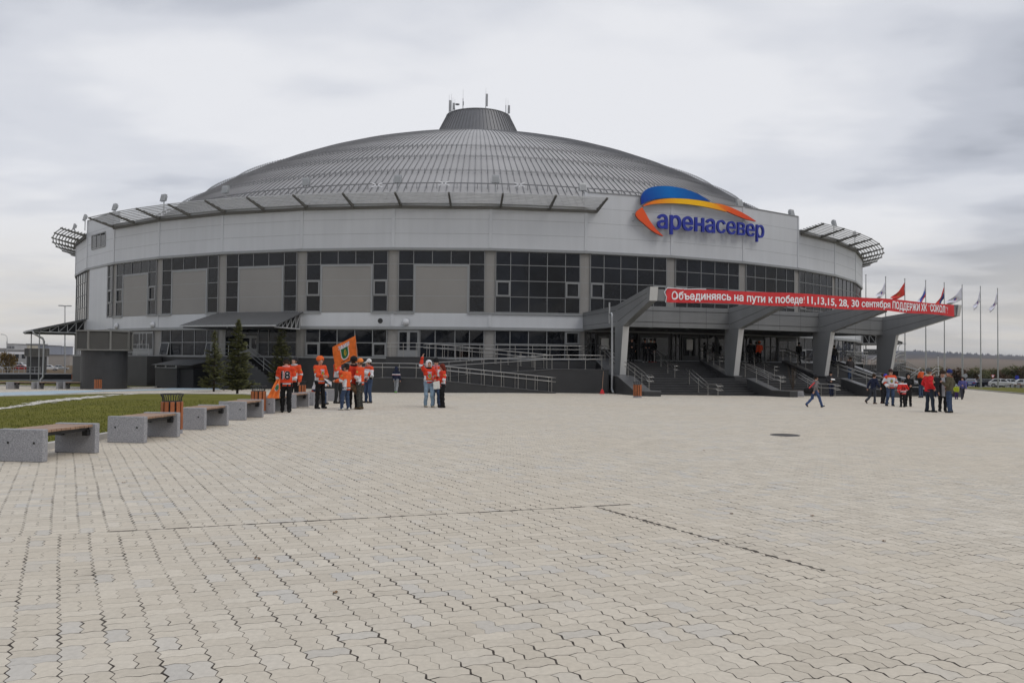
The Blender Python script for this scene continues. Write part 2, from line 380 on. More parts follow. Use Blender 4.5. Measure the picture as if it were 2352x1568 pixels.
def paving_material():
    P = bpy.data.materials.new('wavy_pavers'); P.use_nodes = True; t = P.node_tree; b = t.nodes['Principled BSDF']
    def n(ty, **k):
        q = t.nodes.new(ty)
        for a, v in k.items(): setattr(q, a, v)
        return q
    def mm(op, *a):
        q = n('ShaderNodeMath', operation=op)
        for i, v in enumerate(a):
            if isinstance(v, (int, float)): q.inputs[i].default_value = v
            else: t.links.new(v, q.inputs[i])
        return q.outputs[0]
    tc = n('ShaderNodeTexCoord'); sp0 = n('ShaderNodeSeparateXYZ'); t.links.new(tc.outputs['Object'], sp0.inputs[0])
    X, Y = sp0.outputs['X'], sp0.outputs['Y']
    th = rad(28.4); c, s = math.cos(th), math.sin(th); ro = rad(71.0); rc, rs = math.cos(ro), math.sin(ro)
    # columns run 28 degrees to the left of straight ahead; slow drift of hand-laid rows
    nz = n('ShaderNodeTexNoise'); nz.inputs['Scale'].default_value = 0.35; nz.inputs['Detail'].default_value = 2; t.links.new(tc.outputs['Object'], nz.inputs['Vector'])
    drift = mm('MULTIPLY', mm('SUBTRACT', nz.outputs['Fac'], 0.5), 0.10)
    # seams where two laying fields meet
    u = mm('ADD', mm('ADD', mm('MULTIPLY', X, c), mm('MULTIPLY', Y, s)), drift)
    v = mm('ADD', mm('SUBTRACT', mm('MULTIPLY', Y, rs), mm('MULTIPLY', X, rc)), drift)
    V0 = SEAM_V
    field = mm('GREATER_THAN', v, V0)
    u = mm('ADD', u, mm('MULTIPLY', field, 0.083))
    W = 0.25
    def tri(x, per):   # triangle wave -1..1
        f = mm('FRACT', mm('DIVIDE', x, per)); return mm('SUBTRACT', mm('MULTIPLY', mm('ABSOLUTE', mm('SUBTRACT', f, 0.5)), 4.0), 1.0)
    uz = mm('ADD', u, mm('MULTIPLY', tri(v, W*0.5), 0.013)); vz = mm('ADD', v, mm('MULTIPLY', tri(u, W*0.5), 0.010))
    uu = mm('DIVIDE', uz, W); vv = mm('DIVIDE', mm('SUBTRACT', vz, V0), W)
    iu = mm('FLOOR', uu); iv = mm('FLOOR', vv); fu = mm('FRACT', uu); fv = mm('FRACT', vv)
    par = mm('MODULO', mm('ABSOLUTE', mm('ADD', iu, iv)), 2.0); par = mm('GREATER_THAN', par, 0.5)
    edge = lambda f: mm('SUBTRACT', 0.5, mm('ABSOLUTE', mm('SUBTRACT', f, 0.5)))
    mid = lambda f: mm('ABSOLUTE', mm('SUBTRACT', f, 0.5))
    du, dv = edge(fu), edge(fv)
    dm = mm('ADD', mm('MULTIPLY', par, mid(fu)), mm('MULTIPLY', mm('SUBTRACT', 1.0, par), mid(fv)))
    # per-paver random
    half = mm('ADD', mm('MULTIPLY', par, mm('GREATER_THAN', fu, 0.5)), mm('MULTIPLY', mm('SUBTRACT', 1.0, par), mm('MULTIPLY', mm('GREATER_THAN', fv, 0.5), 2.0)))
    cv = n('ShaderNodeCombineXYZ'); t.links.new(iu, cv.inputs[0]); t.links.new(iv, cv.inputs[1]); t.links.new(half, cv.inputs[2])
    wn = n('ShaderNodeTexWhiteNoise', noise_dimensions='3D'); t.links.new(cv.outputs[0], wn.inputs['Vector'])
    wsep = n('ShaderNodeSeparateColor'); t.links.new(wn.outputs['Color'], wsep.inputs[0])
    # joint width varies along the joints
    jn = n('ShaderNodeTexNoise'); jn.inputs['Scale'].default_value = 1.6; jn.inputs['Detail'].default_value = 3; t.links.new(tc.outputs['Object'], jn.inputs['Vector'])
    jn2 = n('ShaderNodeTexNoise'); jn2.inputs['Scale'].default_value = 7.0; jn2.inputs['Detail'].default_value = 2; t.links.new(tc.outputs['Object'], jn2.inputs['Vector'])
    def clampmap(x, a, b_, lo, hi):
        q = n('ShaderNodeMapRange'); t.links.new(x, q.inputs[0])
        for i, vl in zip((1, 2, 3, 4), (a, b_, lo, hi)): q.inputs[i].default_value = vl
        return q.outputs[0]
    jw = mm('MULTIPLY', clampmap(jn.outputs['Fac'], 0.35, 0.70, 0.005, 0.020), clampmap(jn2.outputs['Fac'], 0.35, 0.65, 0.5, 1.5))
    # rows closed up tight, columns gape more
    ju = mm('LESS_THAN', du, mm('MULTIPLY', jw, 1.45)); jv = mm('LESS_THAN', dv, mm('MULTIPLY', jw, 0.75)); jm = mm('LESS_THAN', dm, mm('MULTIPLY', jw, 0.85))
    joint = mm('MINIMUM', mm('ADD', mm('ADD', ju, jv), jm), 1.0)
    # field seams: one along v = V0, one along u = SEAM_U below it
    sw = clampmap(jn2.outputs['Fac'], 0.32, 0.62, 0.004, 0.030)
    seam = mm('MULTIPLY', mm('LESS_THAN', mm('ABSOLUTE', mm('SUBTRACT', v, V0)), sw), mm('LESS_THAN', X, 1.45))
    seam = mm('MULTIPLY', seam, mm('GREATER_THAN', X, -3.95))
    nf = mm('MULTIPLY', mm('SUBTRACT', 1.0, field), mm('GREATER_THAN', v, SEAM_V1))
    seam2 = mm('MULTIPLY', mm('LESS_THAN', mm('ABSOLUTE', mm('SUBTRACT', uz, SEAM_U)), sw), nf)
    joint = mm('MINIMUM', mm('ADD', joint, mm('ADD', seam, seam2)), 1.0)
    def mixc(f, a, b_):
        q = n('ShaderNodeMix', data_type='RGBA')
        if isinstance(f, (int, float)): q.inputs[0].default_value = f
        else: t.links.new(f, q.inputs[0])
        for i, vl in ((6, a), (7, b_)):
            if isinstance(vl, tuple): q.inputs[i].default_value = (*vl, 1)
            else: t.links.new(vl, q.inputs[i])
        return q.outputs[2]
    big = n('ShaderNodeTexNoise'); big.inputs['Scale'].default_value = 0.16; big.inputs['Detail'].default_value = 5; t.links.new(tc.outputs['Object'], big.inputs['Vector'])
    fine = n('ShaderNodeTexNoise'); fine.inputs['Scale'].default_value = 26; fine.inputs['Detail'].default_value = 5; t.links.new(tc.outputs['Object'], fine.inputs['Vector'])
    base = mixc(clampmap(wsep.outputs[0], 0.0, 1.0, 0.0, 1.0), (0.484, 0.436, 0.360), (0.556, 0.508, 0.428))
    blu = clampmap(wsep.outputs[1], 0.84, 0.95, 0.0, 0.7)
    base = mixc(blu, base, (0.455, 0.45, 0.435))
    base = mixc(clampmap(big.outputs['Fac'], 0.35, 0.68, 0.0, 0.8), base, (0.51, 0.45, 0.36))
    sc = n('ShaderNodeVectorMath', operation='SCALE'); t.links.new(base, sc.inputs[0])
    t.links.new(mm('MULTIPLY', clampmap(fine.outputs['Fac'], 0.3, 0.7, 0.93, 1.07), clampmap(wsep.outputs[2], 0, 1, 0.95, 1.04)), sc.inputs['Scale'])
    stain = n('ShaderNodeTexNoise'); stain.inputs['Scale'].default_value = 1.3; stain.inputs['Detail'].default_value = 6; stain.inputs['Roughness'].default_value = 0.65
    t.links.new(tc.outputs['Object'], stain.inputs['Vector'])
    col = mixc(clampmap(stain.outputs['Fac'], 0.62, 0.74, 0.0, 0.38), sc.outputs[0], (0.27, 0.235, 0.19))
    dust = n('ShaderNodeTexNoise'); dust.inputs['Scale'].default_value = 0.45; dust.inputs['Detail'].default_value = 7; dust.inputs['Roughness'].default_value = 0.7
    t.links.new(tc.outputs['Object'], dust.inputs['Vector']); dustf = clampmap(dust.outputs['Fac'], 0.54, 0.72, 0.0, 0.55); col = mixc(dustf, col, (0.53, 0.475, 0.385))
    joint = mm('MULTIPLY', joint, mm('SUBTRACT', 1.0, mm('MULTIPLY', dustf, 0.75)))
    jc = mixc(clampmap(jn2.outputs['Fac'], 0.35, 0.65, 0.0, 1.0), (0.12, 0.105, 0.085), (0.03, 0.022, 0.017))
    col = mixc(joint, col, jc)
    t.links.new(col, b.inputs['Base Color']); b.inputs['Roughness'].default_value = 0.85; b.inputs['Specular IOR Level'].default_value = 0.3
    hgt = mm('SUBTRACT', mm('ADD', mm('MULTIPLY', wsep.outputs[2], 0.22), mm('MULTIPLY', fine.outputs['Fac'], 0.25)), joint)
    bp = n('ShaderNodeBump'); bp.inputs['Strength'].default_value = 0.5; bp.inputs['Distance'].default_value = 0.006
    t.links.new(hgt, bp.inputs['Height']); t.links.new(bp.outputs[0], b.inputs['Normal'])
    return P
def uvof(p): th = rad(28.4); ro = rad(71.0); return (p.x*math.cos(th)+p.y*math.sin(th), p.y*math.sin(ro)-p.x*math.cos(ro))
_s = [gp(915, 1187), gp(1430, 1157)]; SEAM_V = sum(uvof(p)[1] for p in _s)/2
_s2 = [gp(1350, 1160), gp(1900, 1310)]; SEAM_U = sum(uvof(p)[0] for p in _s2)/2; SEAM_V1 = uvof(_s2[1])[1]
M['pave'] = paving_material()
KERB_R = [gp(2196, 892), gp(2216, 893.5), gp(2280, 899), gp(2352, 905.5), gp(2430, 914)]
pl = [(-70, -75), (90, -75), (62, 20)] + [(p.x, p.y) for p in KERB_R[::-1]] + [(66, 128), (40, 128), (-40, 128), (-60, 100), (-60, 40)]
sheet('plaza_paving', pl, 0.0, M['pave'])
def lawn_material():
    G = mat('lawn_grass', (0.110, 0.108, 0.013), 0.95, var=0.22, vscale=0.6, bump=0.6, bscale=55, spec=0.15)
    t = G.node_tree; b = t.nodes['Principled BSDF']; src = b.inputs['Base Color'].links[0].from_socket
    c = t.nodes.new('ShaderNodeTexCoord'); n1 = t.nodes.new('ShaderNodeTexNoise'); n1.inputs['Scale'].default_value = 4.5; n1.inputs['Detail'].default_value = 8; n1.inputs['Roughness'].default_value = 0.7
    t.links.new(c.outputs['Object'], n1.inputs['Vector'])
    mx = t.nodes.new('ShaderNodeMix'); mx.data_type = 'RGBA'; mr = t.nodes.new('ShaderNodeMapRange')
    mr.inputs[1].default_value = 0.45; mr.inputs[2].default_value = 0.7; mr.inputs[4].default_value = 0.6; t.links.new(n1.outputs['Fac'], mr.inputs[0])
    t.links.new(mr.outputs[0], mx.inputs[0]); t.links.new(src, mx.inputs[6]); mx.inputs[7].default_value = (0.145, 0.130, 0.022, 1)
    t.links.new(mx.outputs[2], b.inputs['Base Color']); return G
M['lawn'] = lawn_material()
LAWN = [(-8.62, 7), (-8.62, 27), (-9.3, 33), (-10.6, 38), (-12.4, 42), (-14.4, 44.3), (-18, 44.6), (-21.8, 43.4), (-24.5, 36.8), (-31, 29), (-31, 12), (-20, 6)]
sheet('lawn', LAWN, 0.09, M['lawn'], 1.5)
def kerb_line(pts, name='kerb', w=0.14, h=0.13, lab=None):
    mb = MB(); acc = []
    for a, b in zip(pts[:-1], pts[1:]):
        a = Vector((a[0], a[1], 0)); b = Vector((b[0], b[1], 0)); k = max(1, round((b-a).length/1.0))
        for i in range(k): acc.append((a.lerp(b, i/k), a.lerp(b, (i+1)/k)))
    for a, b in acc:
        d = (b-a).normalized()*0.006; a = a+d; b = b-d
        hh = h+random.uniform(-0.008, 0.008)
        mb.beam((a.x, a.y, g(a.x, a.y)+hh/2-0.1), (b.x, b.y, g(b.x, b.y)+hh/2-0.1), w, hh+0.2)
    o = mb.build(name, M['kerb'], bevel=0.008); o['kind'] = 'structure'; return o
kerb_line(LAWN[:9])
L2 = [gp(x, y) for x, y in ((-40, 884.5), (100, 889.5), (215, 892), (300, 892.5), (352, 891.5), (372, 888.5), (320, 884.5), (200, 880), (60, 876), (-60, 874))]
sheet('lawn_strip', [(p.x, p.y) for p in L2], 0.10, M['lawn'], 1.5)
kerb_line([(p.x, p.y) for p in L2[:7]])
PB = [gp(x, y) for x, y in ((-60, 913), (120, 905.5), (240, 899), (385, 896), (600, 893), (600, 890), (400, 890.2), (376, 892.5), (250, 895.5), (120, 897.5), (-60, 903))]
sheet('blue_path', [(p.x, p.y) for p in PB], 0.012, M['pathblue'], 1.0)
sl = [gp(x, y) for x, y in ((-60, 895.5), (58, 893.5), (62, 890), (-60, 891))]
# bare gravel trail worn through the lawn
def trail():
    pts = [gp(x, y+6) for x, y in ((-30, 944), (40, 934), (110, 921), (180, 914), (235, 907.5), (340, 901), (420, 895.5), (520, 892.5))]
    wd = [0.12, 0.22, 0.42, 0.55, 0.28, 0.12, 0.14, 0.25]
    mb = MB(); r2 = random.Random(3)
    for k in range(900):
        s = r2.random()*(len(pts)-1); i = int(s); f = s-i
        if r2.random() > (wd[i]*(1-f)+wd[i+1]*f)/0.75+0.1: continue
        p = pts[i].lerp(pts[i+1], f); d = (pts[i+1]-pts[i]).normalized(); nrm = Vector((-d.y, d.x, 0)); w = wd[i]*(1-f)+wd[i+1]*f
        c = p+nrm*r2.gauss(0, w*0.45)+d*r2.uniform(-.3, .3); rr = r2.uniform(0.05, 0.20); q = 7
        a0 = r2.random()*6; zz = g(c.x, c.y)+0.105+r2.random()*0.004
        mb.add([(c.x, c.y, zz+0.012)]+[(c.x+rr*r2.uniform(.6, 1.2)*math.cos(a0+6.283*j/q), c.y+rr*r2.uniform(.6, 1.2)*math.sin(a0+6.283*j/q), zz) for j in range(q)], [(0, 1+j, 1+(j+1) % q) for j in range(q)])
    o = mb.build('gravel_trail', M['sand']); o['kind'] = 'stuff'; tag(o, 'pale gravel trail worn across the lawn', 'gravel')
trail()
# grass blades near enough to show
def blades():
    from mathutils.geometry import intersect_point_tri_2d
    poly = [Vector((p[0], p[1])) for p in LAWN]
    def inside(x, y):
        c = False; j = len(poly)-1
        for i in range(len(poly)):
            a, b = poly[i], poly[j]
            if (a.y > y) != (b.y > y) and x < (b.x-a.x)*(y-a.y)/(b.y-a.y)+a.x: c = not c
            j = i
        return c
    mb = MB(); r2 = random.Random(5); n = 0
    while n < 34000:
        y = 9+26*r2.random()**1.6; x = -8.7-r2.random()**1.3*0.62*y
        if not inside(x, y): continue
        n += 1; z = g(x, y)+0.085; h = r2.uniform(0.03, 0.075); a = r2.random()*6.28; w = r2.uniform(0.005, 0.011); dx = r2.uniform(-.03, .03); dy = r2.uniform(-.03, .03)
        mb.add([(x-w*math.cos(a), y-w*math.sin(a), z), (x+w*math.cos(a), y+w*math.sin(a), z), (x+dx, y+dy, z+h)], [(0, 1, 2)])
    o = mb.build('grass_blades', mat('grass_blade', (0.11, 0.12, 0.026), 0.9, var=0.3, vscale=2.0, spec=0.1)); tag(o, 'short green grass blades of the lawn behind the benches', 'grass', kind='stuff')
blades()
# far terrain
def terrain():
    az = [rad(a) for a in list(np.linspace(-60, 60, 121))+list(np.linspace(64, 300, 60))]; rr = [2, 30, 60, 90, 120, 160, 200, 300, 500, 900, 1500, 2200, 2600, 3000, 3400, 3800, 4300, 5200, 7000]
    ridge = [(1900, 815), (1960, 812), (2045, 811), (2075, 809), (2110, 812), (2200, 817), (2250, 820), (2352, 824), (2600, 826)]
    def hz(a):
        if abs(a) > 1.2: return 0
        x = CX+FPX*math.tan(a); top = np.interp(x, [q[0] for q in ridge], [q[1] for q in ridge])
        hor = 831+0.0095*(x-CX); f = np.interp(x, [1200, 1800, 1950], [0.15, 0.7, 1.0]); return max(hor-top, 0)*f*3800/FPX/ math.cos(a)
    vs = []; fs = []
    for r in rr:
        for a in az:
            x, y = r*math.sin(a), r*math.cos(a); z = g(x, y)-0.14-(0.0 if r < 150 else 0.3)
            if r > 2000:
                h = hz(a); k = {2200: .06, 2600: .30, 3000: .58, 3400: .85, 3800: 1.0, 4300: .97, 5200: .9, 7000: .8}[r]
                z = g(0, 300)*0.3+h*k+ (math.sin(a*37+r)+math.sin(a*61+r*.3))*1.2*(k < 1) - 1.0
            vs.append((x, y, z))
    n = len(az)
    for i in range(len(rr)-1):
        for j in range(n-1): fs.append((i*n+j, i*n+j+1, (i+1)*n+j+1, (i+1)*n+j))
    T = bpy.data.materials.new('steppe_and_hills'); T.use_nodes = True; t = T.node_tree; b = t.nodes['Principled BSDF']; b.inputs['Roughness'].default_value = 1; b.inputs['Specular IOR Level'].default_value = 0
    c = t.nodes.new('ShaderNodeTexCoord'); sp = t.nodes.new('ShaderNodeSeparateXYZ'); t.links.new(c.outputs['Object'], sp.inputs[0])
    nz = t.nodes.new('ShaderNodeTexNoise'); nz.inputs['Scale'].default_value = 0.0022; nz.inputs['Detail'].default_value = 8; nz.inputs['Roughness'].default_value = 0.65; t.links.new(c.outputs['Object'], nz.inputs['Vector'])
    add = t.nodes.new('ShaderNodeMath'); add.operation = 'MULTIPLY_ADD'; t.links.new(nz.outputs['Fac'], add.inputs[0]); add.inputs[1].default_value = 46; t.links.new(sp.outputs['Z'], add.inputs[2])
    mr = t.nodes.new('ShaderNodeMapRange'); mr.inputs[1].default_value = 26; mr.inputs[2].default_value = 90; t.links.new(add.outputs[0], mr.inputs[0])
    cr = t.nodes.new('ShaderNodeValToRGB'); e = cr.color_ramp.elements; t.links.new(mr.outputs[0], cr.inputs[0])
    e[0].position = 0.0; e[0].color = (0.13, 0.10, 0.07, 1); e[1].position = 1.0; e[1].color = (0.05, 0.05, 0.058, 1)
    for p, col in ((0.24, (0.17, 0.125, 0.085, 1)), (0.36, (0.06, 0.052, 0.05, 1)), (0.50, (0.085, 0.07, 0.062, 1)), (0.60, (0.045, 0.044, 0.05, 1))):
        q = e.new(p); q.color = col
    t.links.new(cr.outputs[0], b.inputs['Base Color'])
    mb = MB(); mb.add(vs, fs); o = mb.build('hills', T, smooth=True); o['kind'] = 'structure'
terrain()
# parking asphalt
sheet('parking_asphalt', [(66, 140), (230, 140), (230, 195), (60, 195)], 0.03, M['asphalt'], 6)
sheet('verge_grass', [(KERB_R[0].x, KERB_R[0].y)] + [(p.x, p.y) for p in KERB_R[1:]] + [(70, 60), (140, 100), (160, 139), (66, 139), (66, 124)], 0.08, M['lawn'], 3)
kerb_line([(p.x, p.y) for p in KERB_R])
sheet('parking_road', [(-62, 60), (-40, 88), (-45, 125), (-140, 125), (-140, 60)], 0.02, M['asphalt'], 6)

# ================================================================== THE ARENA
AL = 'round grey arena with ribbed dome roof, lantern and dark window bands'
arena = thing('arena_building', AL, 'arena', (BC.x, BC.y, 0))
b_ = MB(); arcbox(b_, R0-1.2, R0+0.07, 0, 40, -3.0, 1.95, 40); b_.build('plinth', M['plinth'], arena)
b_ = MB(); arcbox(b_, R0-0.9, R0-0.16, 0, 40, 1.95, 10.2, 40); b_.build('inner_wall', M['beige'], arena)
b_ = MB(); arcbox(b_, R0-0.5, R0+0.08, 0, 40, 4.08, 4.30, 40); arcbox(b_, R0-0.5, R0+0.07, 0, 40, 10.08, 10.27, 40); arcbox(b_, R0-0.5, R0+0.16, 0, 40, 1.86, 1.95, 40); b_.build('wall_trim', M['trim'], arena)
b_ = MB(); arcbox(b_, R0-0.5, R0, 0, 40, 4.30, 5.34, 40); arcbox(b_, R0-0.5, R0, 0, 40, 10.27, 13.60, 40)
arcbox(b_, R0-0.5, R0, 7, 10, 13.602, 14.80, 3); arcbox(b_, R0-0.5, R0, 0, 1, 13.602, 14.80, 1)
b_.build('wall_panels', M['white'], arena)
b_ = MB()
for z in (11.35, 12.45, 13.60):
    arcbox(b_, R0-0.1, R0+0.004, 0, 40, z-0.012, z+0.012, 40)
b_.build('panel_joint', M['joint'], arena)
for n in range(-3, 16):   # cover strips at the bay joints
    b_ = MB(); r0, r1 = R0-0.05, R0+0.035; d = 0.016
    top = 14.81 if n in (7, 8, 9, 10, 0, 1) else 13.58
    arcbox(b_, r0, r1, n-d, n+d, 10.29, top, 1); b_.build('cover_strip', M['white'], arena)
    b_ = MB(); arcbox(b_, r0, r1, n-d, n+d, 4.32, 5.3, 1); b_.build('cover_strip', M['white'], arena)
# parapet coping
b_ = MB(); arcbox(b_, R0-0.55, R0+0.06, 7, 10, 14.802, 14.86, 3); arcbox(b_, R0-0.55, R0+0.06, 0, 1, 14.802, 14.86, 1)
for n0, n1 in ((-8, 0), (1, 7), (10, 18)): arcbox(b_, R0-0.55, R0+0.06, n0, n1, 13.602, 13.66, int(n1-n0))
b_.build('coping', M['trim'], arena)
# flat gutter roof behind the parapet and the dome
b_ = MB(); arcbox(b_, 41.0, R0-0.5, 0, 40, 13.2, 13.4, 80); b_.build('gutter_roof', M['galv'], arena)
DRS, DZT = 64.42, 30.0
def dz_(r): return DZT-DRS+math.sqrt(DRS*DRS-r*r)
RD = 45.2
prof = [(5.6+(RD-5.6)*i/26) for i in range(27)]
b_ = MB(); NS = 240
vs = [ring(r, 2*math.pi*j/NS, dz_(r)) for r in prof for j in range(NS)]
b_.add(vs, [(i*NS+j, i*NS+(j+1) % NS, (i+1)*NS+(j+1) % NS, (i+1)*NS+j) for i in range(26) for j in range(NS)])
dome = b_.build('dome_roof', M['roof'], arena, smooth=True)
b_ = MB(); SE = 420   # standing seams
for k in range(SE):
    ph = 2*math.pi*(k+0.5)/SE
    if not (-100 < math.degrees((ph+math.pi) % (2*math.pi)-math.pi) < 100): continue
    st = prof[::2] if k % 2 == 0 else [r for r in prof[::2] if r > 14]
    vs = []; t = Vector((math.cos(ph), math.sin(ph), 0)); up = 0.075; w = 0.023
    for r in st:
        p = ring(r, ph, dz_(r)); nrm = Vector((math.sin(ph)*r/DRS, -math.cos(ph)*r/DRS, (p.z-(DZT-DRS))/DRS))
        vs += [p-t*w-nrm*0.02, p-t*w+nrm*up, p+t*w+nrm*up, p+t*w-nrm*0.02]
    fs = []
    for i in range(len(st)-1):
        for a in range(3): fs.append((4*i+a, 4*i+a+1, 4*i+5+a, 4*i+4+a))
    b_.add(vs, fs)
b_.build('standing_seam', M['seam'], arena); COL.objects[-1]['kind'] = 'stuff'
def r_at_y(py):   # dome radius whose front point shows at picture height py
    best = None
    for i in range(2000):
        r = 12+33*i/2000; y = proj(ring(r, rad(0), dz_(r)))[1]
        if best is None or abs(y-py) < best[0]: best = (abs(y-py), r)
    return best[1]
for py in (340, 364, 397):
    r = r_at_y(py); b_ = MB(); z = dz_(r)
    arcbox(b_, r+0.02, r+0.05, -6, 17, z+0.16, z+0.19, 180); arcbox(b_, r-0.02, r+0.01, -6, 17, z+0.27, z+0.295, 180)
    for k in range(SE):
        ph = 2*math.pi*(k+0.5)/SE; a = math.degrees((ph+math.pi) % (2*math.pi)-math.pi)
        if -95 < a < 95: b_.beam(ring(r+0.1, ph, z+0.0), ring(r, ph, z+0.36), 0.07, 0.05)
    b_.build('snow_guard', M['guard'], arena)
r = r_at_y(433); b_ = MB(); z = dz_(r)
arcbox(b_, r-0.05, r+0.03, -6, 17, z+0.42, z+0.50, 180)
for k in range(0, 170):
    ph = rad(-105+210*k/170); b_.beam(ring(r, ph, z-0.05), ring(r, ph, z+0.44), 0.05, 0.05)
b_.build('gutter_rail', M['guard'], arena)
# lantern
b_ = MB(); zl, zh = 29.4, 34.05; rl, rh = 6.55, 4.2; NL = 96
b_.add([ring(rl, 2*math.pi*j/NL, zl) for j in range(NL)]+[ring(rh, 2*math.pi*j/NL, zh) for j in range(NL)]+[ring(rh-.15, 2*math.pi*j/NL, zh) for j in range(NL)]+[ring(rh-.15, 2*math.pi*j/NL, zh-.4) for j in range(NL)],
       [(i*NL+j, i*NL+(j+1) % NL, (i+1)*NL+(j+1) % NL, (i+1)*NL+j) for i in range(3) for j in range(NL)]+[tuple(3*NL+j for j in range(NL))])
for j in range(72):
    ph = 2*math.pi*j/72; b_.beam(ring(rl+.03, ph, zl), ring(rh+.03, ph, zh+.02), 0.07, 0.09, up=(math.sin(ph), -math.cos(ph), 0))
lan = b_.build('lantern', M['lantern'], arena)
b_ = MB(); arcbox(b_, rh-0.2, rh+0.09, 0, 40, zh, zh+0.08, 72); b_.build('lantern_rim', M['trim'], lan)
# ---- windows
def glassrect(mb, n, s0, s1, z0, z1, d=-0.10):
    e = lambda: random.uniform(-0.006, 0.006)
    return mb.add([bay(n, s0, d+e(), z0), bay(n, s1, d+e(), z0), bay(n, s1, d+e(), z1), bay(n, s0, d+e(), z1)], [(0, 1, 2, 3)])
XS = [0.43, 1.56, 2.977, 4.394, 5.81, 6.94]
ZU = [5.45, 6.62, 7.84, 9.04, 10.06]
ZL = [1.98, 3.05, 4.06]
FW = 0.048
def sash(parent, n, s0, s1, z0, z1):
    b = MB(); w = 0.11
    for a in ((s0, s1, z0, z0+w), (s0, s1, z1-w, z1), (s0, s0+w, z0+w, z1-w), (s1-w, s1, z0+w, z1-w)): baybox(b, n, a[0], a[1], -0.09, 0.0, a[2], a[3])
    return b.build('sash', M['frame'], parent)
SASH = {1: (0, 4), 3: (), 4: (0, 4), 6: (0, 4), 7: (0, 4), 8: (0, 4), 9: (0, 4), 10: (0,), 11: (0,)}
def upper_window(n, U):
    gl = MB(); fr = MB()
    cells = [(i, j) for i in range(5) for j in range(4) if not (U and 1 <= i <= 3 and j < 3)]
    for i, j in cells: glassrect(gl, n, XS[i], XS[i+1], ZU[j], ZU[j+1])
    for i in range(6):
        w = FW/2
        z0 = ZU[0]; z1 = ZU[4]
        if U and i in (2, 3): z0 = ZU[3]
        baybox(fr, n, XS[i]-w, XS[i]+w, -0.15, -0.055, z0, z1)
    for j in range(5):
        spans = [(XS[0]+.028, XS[5]-.028)] if (not U or j >= 3) else [(XS[0]+.028, XS[1]-.028), (XS[4]+.028, XS[5]-.028)]
        for a, b2 in spans: baybox(fr, n, a, b2, -0.15, -0.06, ZU[j]-FW/2, ZU[j]+FW/2)
    g_ = gl.build('window', M['glass'], arena); fr.build('frame', M['frame'], g_)
    for i in SASH.get(n, ()): sash(g_, n, XS[i]+.03, XS[i+1]-.03, ZU[1]+.03, ZU[2]-.03)
    b = MB(); sp = [(0.0, BL)] if not U else [(0.0, XS[1]+0.12), (XS[4]-0.12, BL)]
    for a, c in sp: baybox(b, n, a+0.002, c-0.002, -0.05, 0.10, 5.28, 5.40)
    b.build('window_sill', M['trim'], arena)
    if U:
        b = MB(); baybox(b, n, XS[1]+0.03, XS[4]-0.03, -0.16, -0.03, 5.36, ZU[3]-0.03); p = b.build('cladding_panel', M['beige'], arena)
        b = MB()
        for a in ((XS[1]+.03, XS[1]+.17, 5.36, ZU[3]-.17), (XS[4]-.17, XS[4]-.03, 5.36, ZU[3]-.17), (XS[1]+.03, XS[4]-.03, ZU[3]-.17, ZU[3]-.03)): baybox(b, n, a[0], a[1], -0.1, 0.0, a[2], a[3])
        b.build('panel_edge', M['trim'], p)
        b = MB()
        for z in ZU[1:3]: baybox(b, n, XS[1]+.18, XS[4]-.18, -0.05, -0.026, z-.012, z+.012)
        b.build('panel_joint', M['joint'], p)
    b = MB()
    for z in ZU[1:4]:
        baybox(b, n, 0.0, XS[0]-.03, -0.17, -0.155, z-.015, z+.015); baybox(b, n, XS[5]+.03, BL, -0.17, -0.155, z-.015, z+.015)
    b.build('panel_joint', M['joint'], arena)
for n in range(1, 6): upper_window(n, True)
for n in list(range(6, 15)) + [-1, -2, -3]: upper_window(n, False)
# bay 0: plain white wall with one glazed column and a small high window
b_ = MB(); baybox(b_, 0, 0.9, 5.75, -0.2, -0.002, 5.34, 10.08); b_.build('wall_panel', M['white'], arena)
gl = MB(); fr = MB()
for j in range(4): glassrect(gl, 0, XS[4]+.05, XS[5], ZU[j], ZU[j+1])
for s in (XS[4]+.05, XS[5]): baybox(fr, 0, s-.05, s+.05, -0.15, -0.03, ZU[0], ZU[4])
for z in ZU: baybox(fr, 0, XS[4]+.1, XS[5]-.05, -0.15, -0.04, z-.04, z+.04)
w_ = gl.build('window', M['glass'], arena); fr.build('frame', M['frame'], w_); sash(w_, 0, XS[4]+.1, XS[5]-.05, ZU[1]+.04, ZU[2]-.04)
gl = MB(); fr = MB()
for i in range(3): glassrect(gl, 0, 1.4+1.25*i, 2.65+1.25*i, 12.0, 13.25, 0.02)
for s in (1.4, 2.65, 3.9, 5.15): baybox(fr, 0, s-.05, s+.05, 0.0, 0.05, 11.95, 13.3)
for z in (11.95, 13.25): baybox(fr, 0, 1.45, 5.1, 0.0, 0.06, z-.05, z+.05)
w_ = gl.build('window', M['glass'], arena); fr.build('frame', M['frame'], w_)
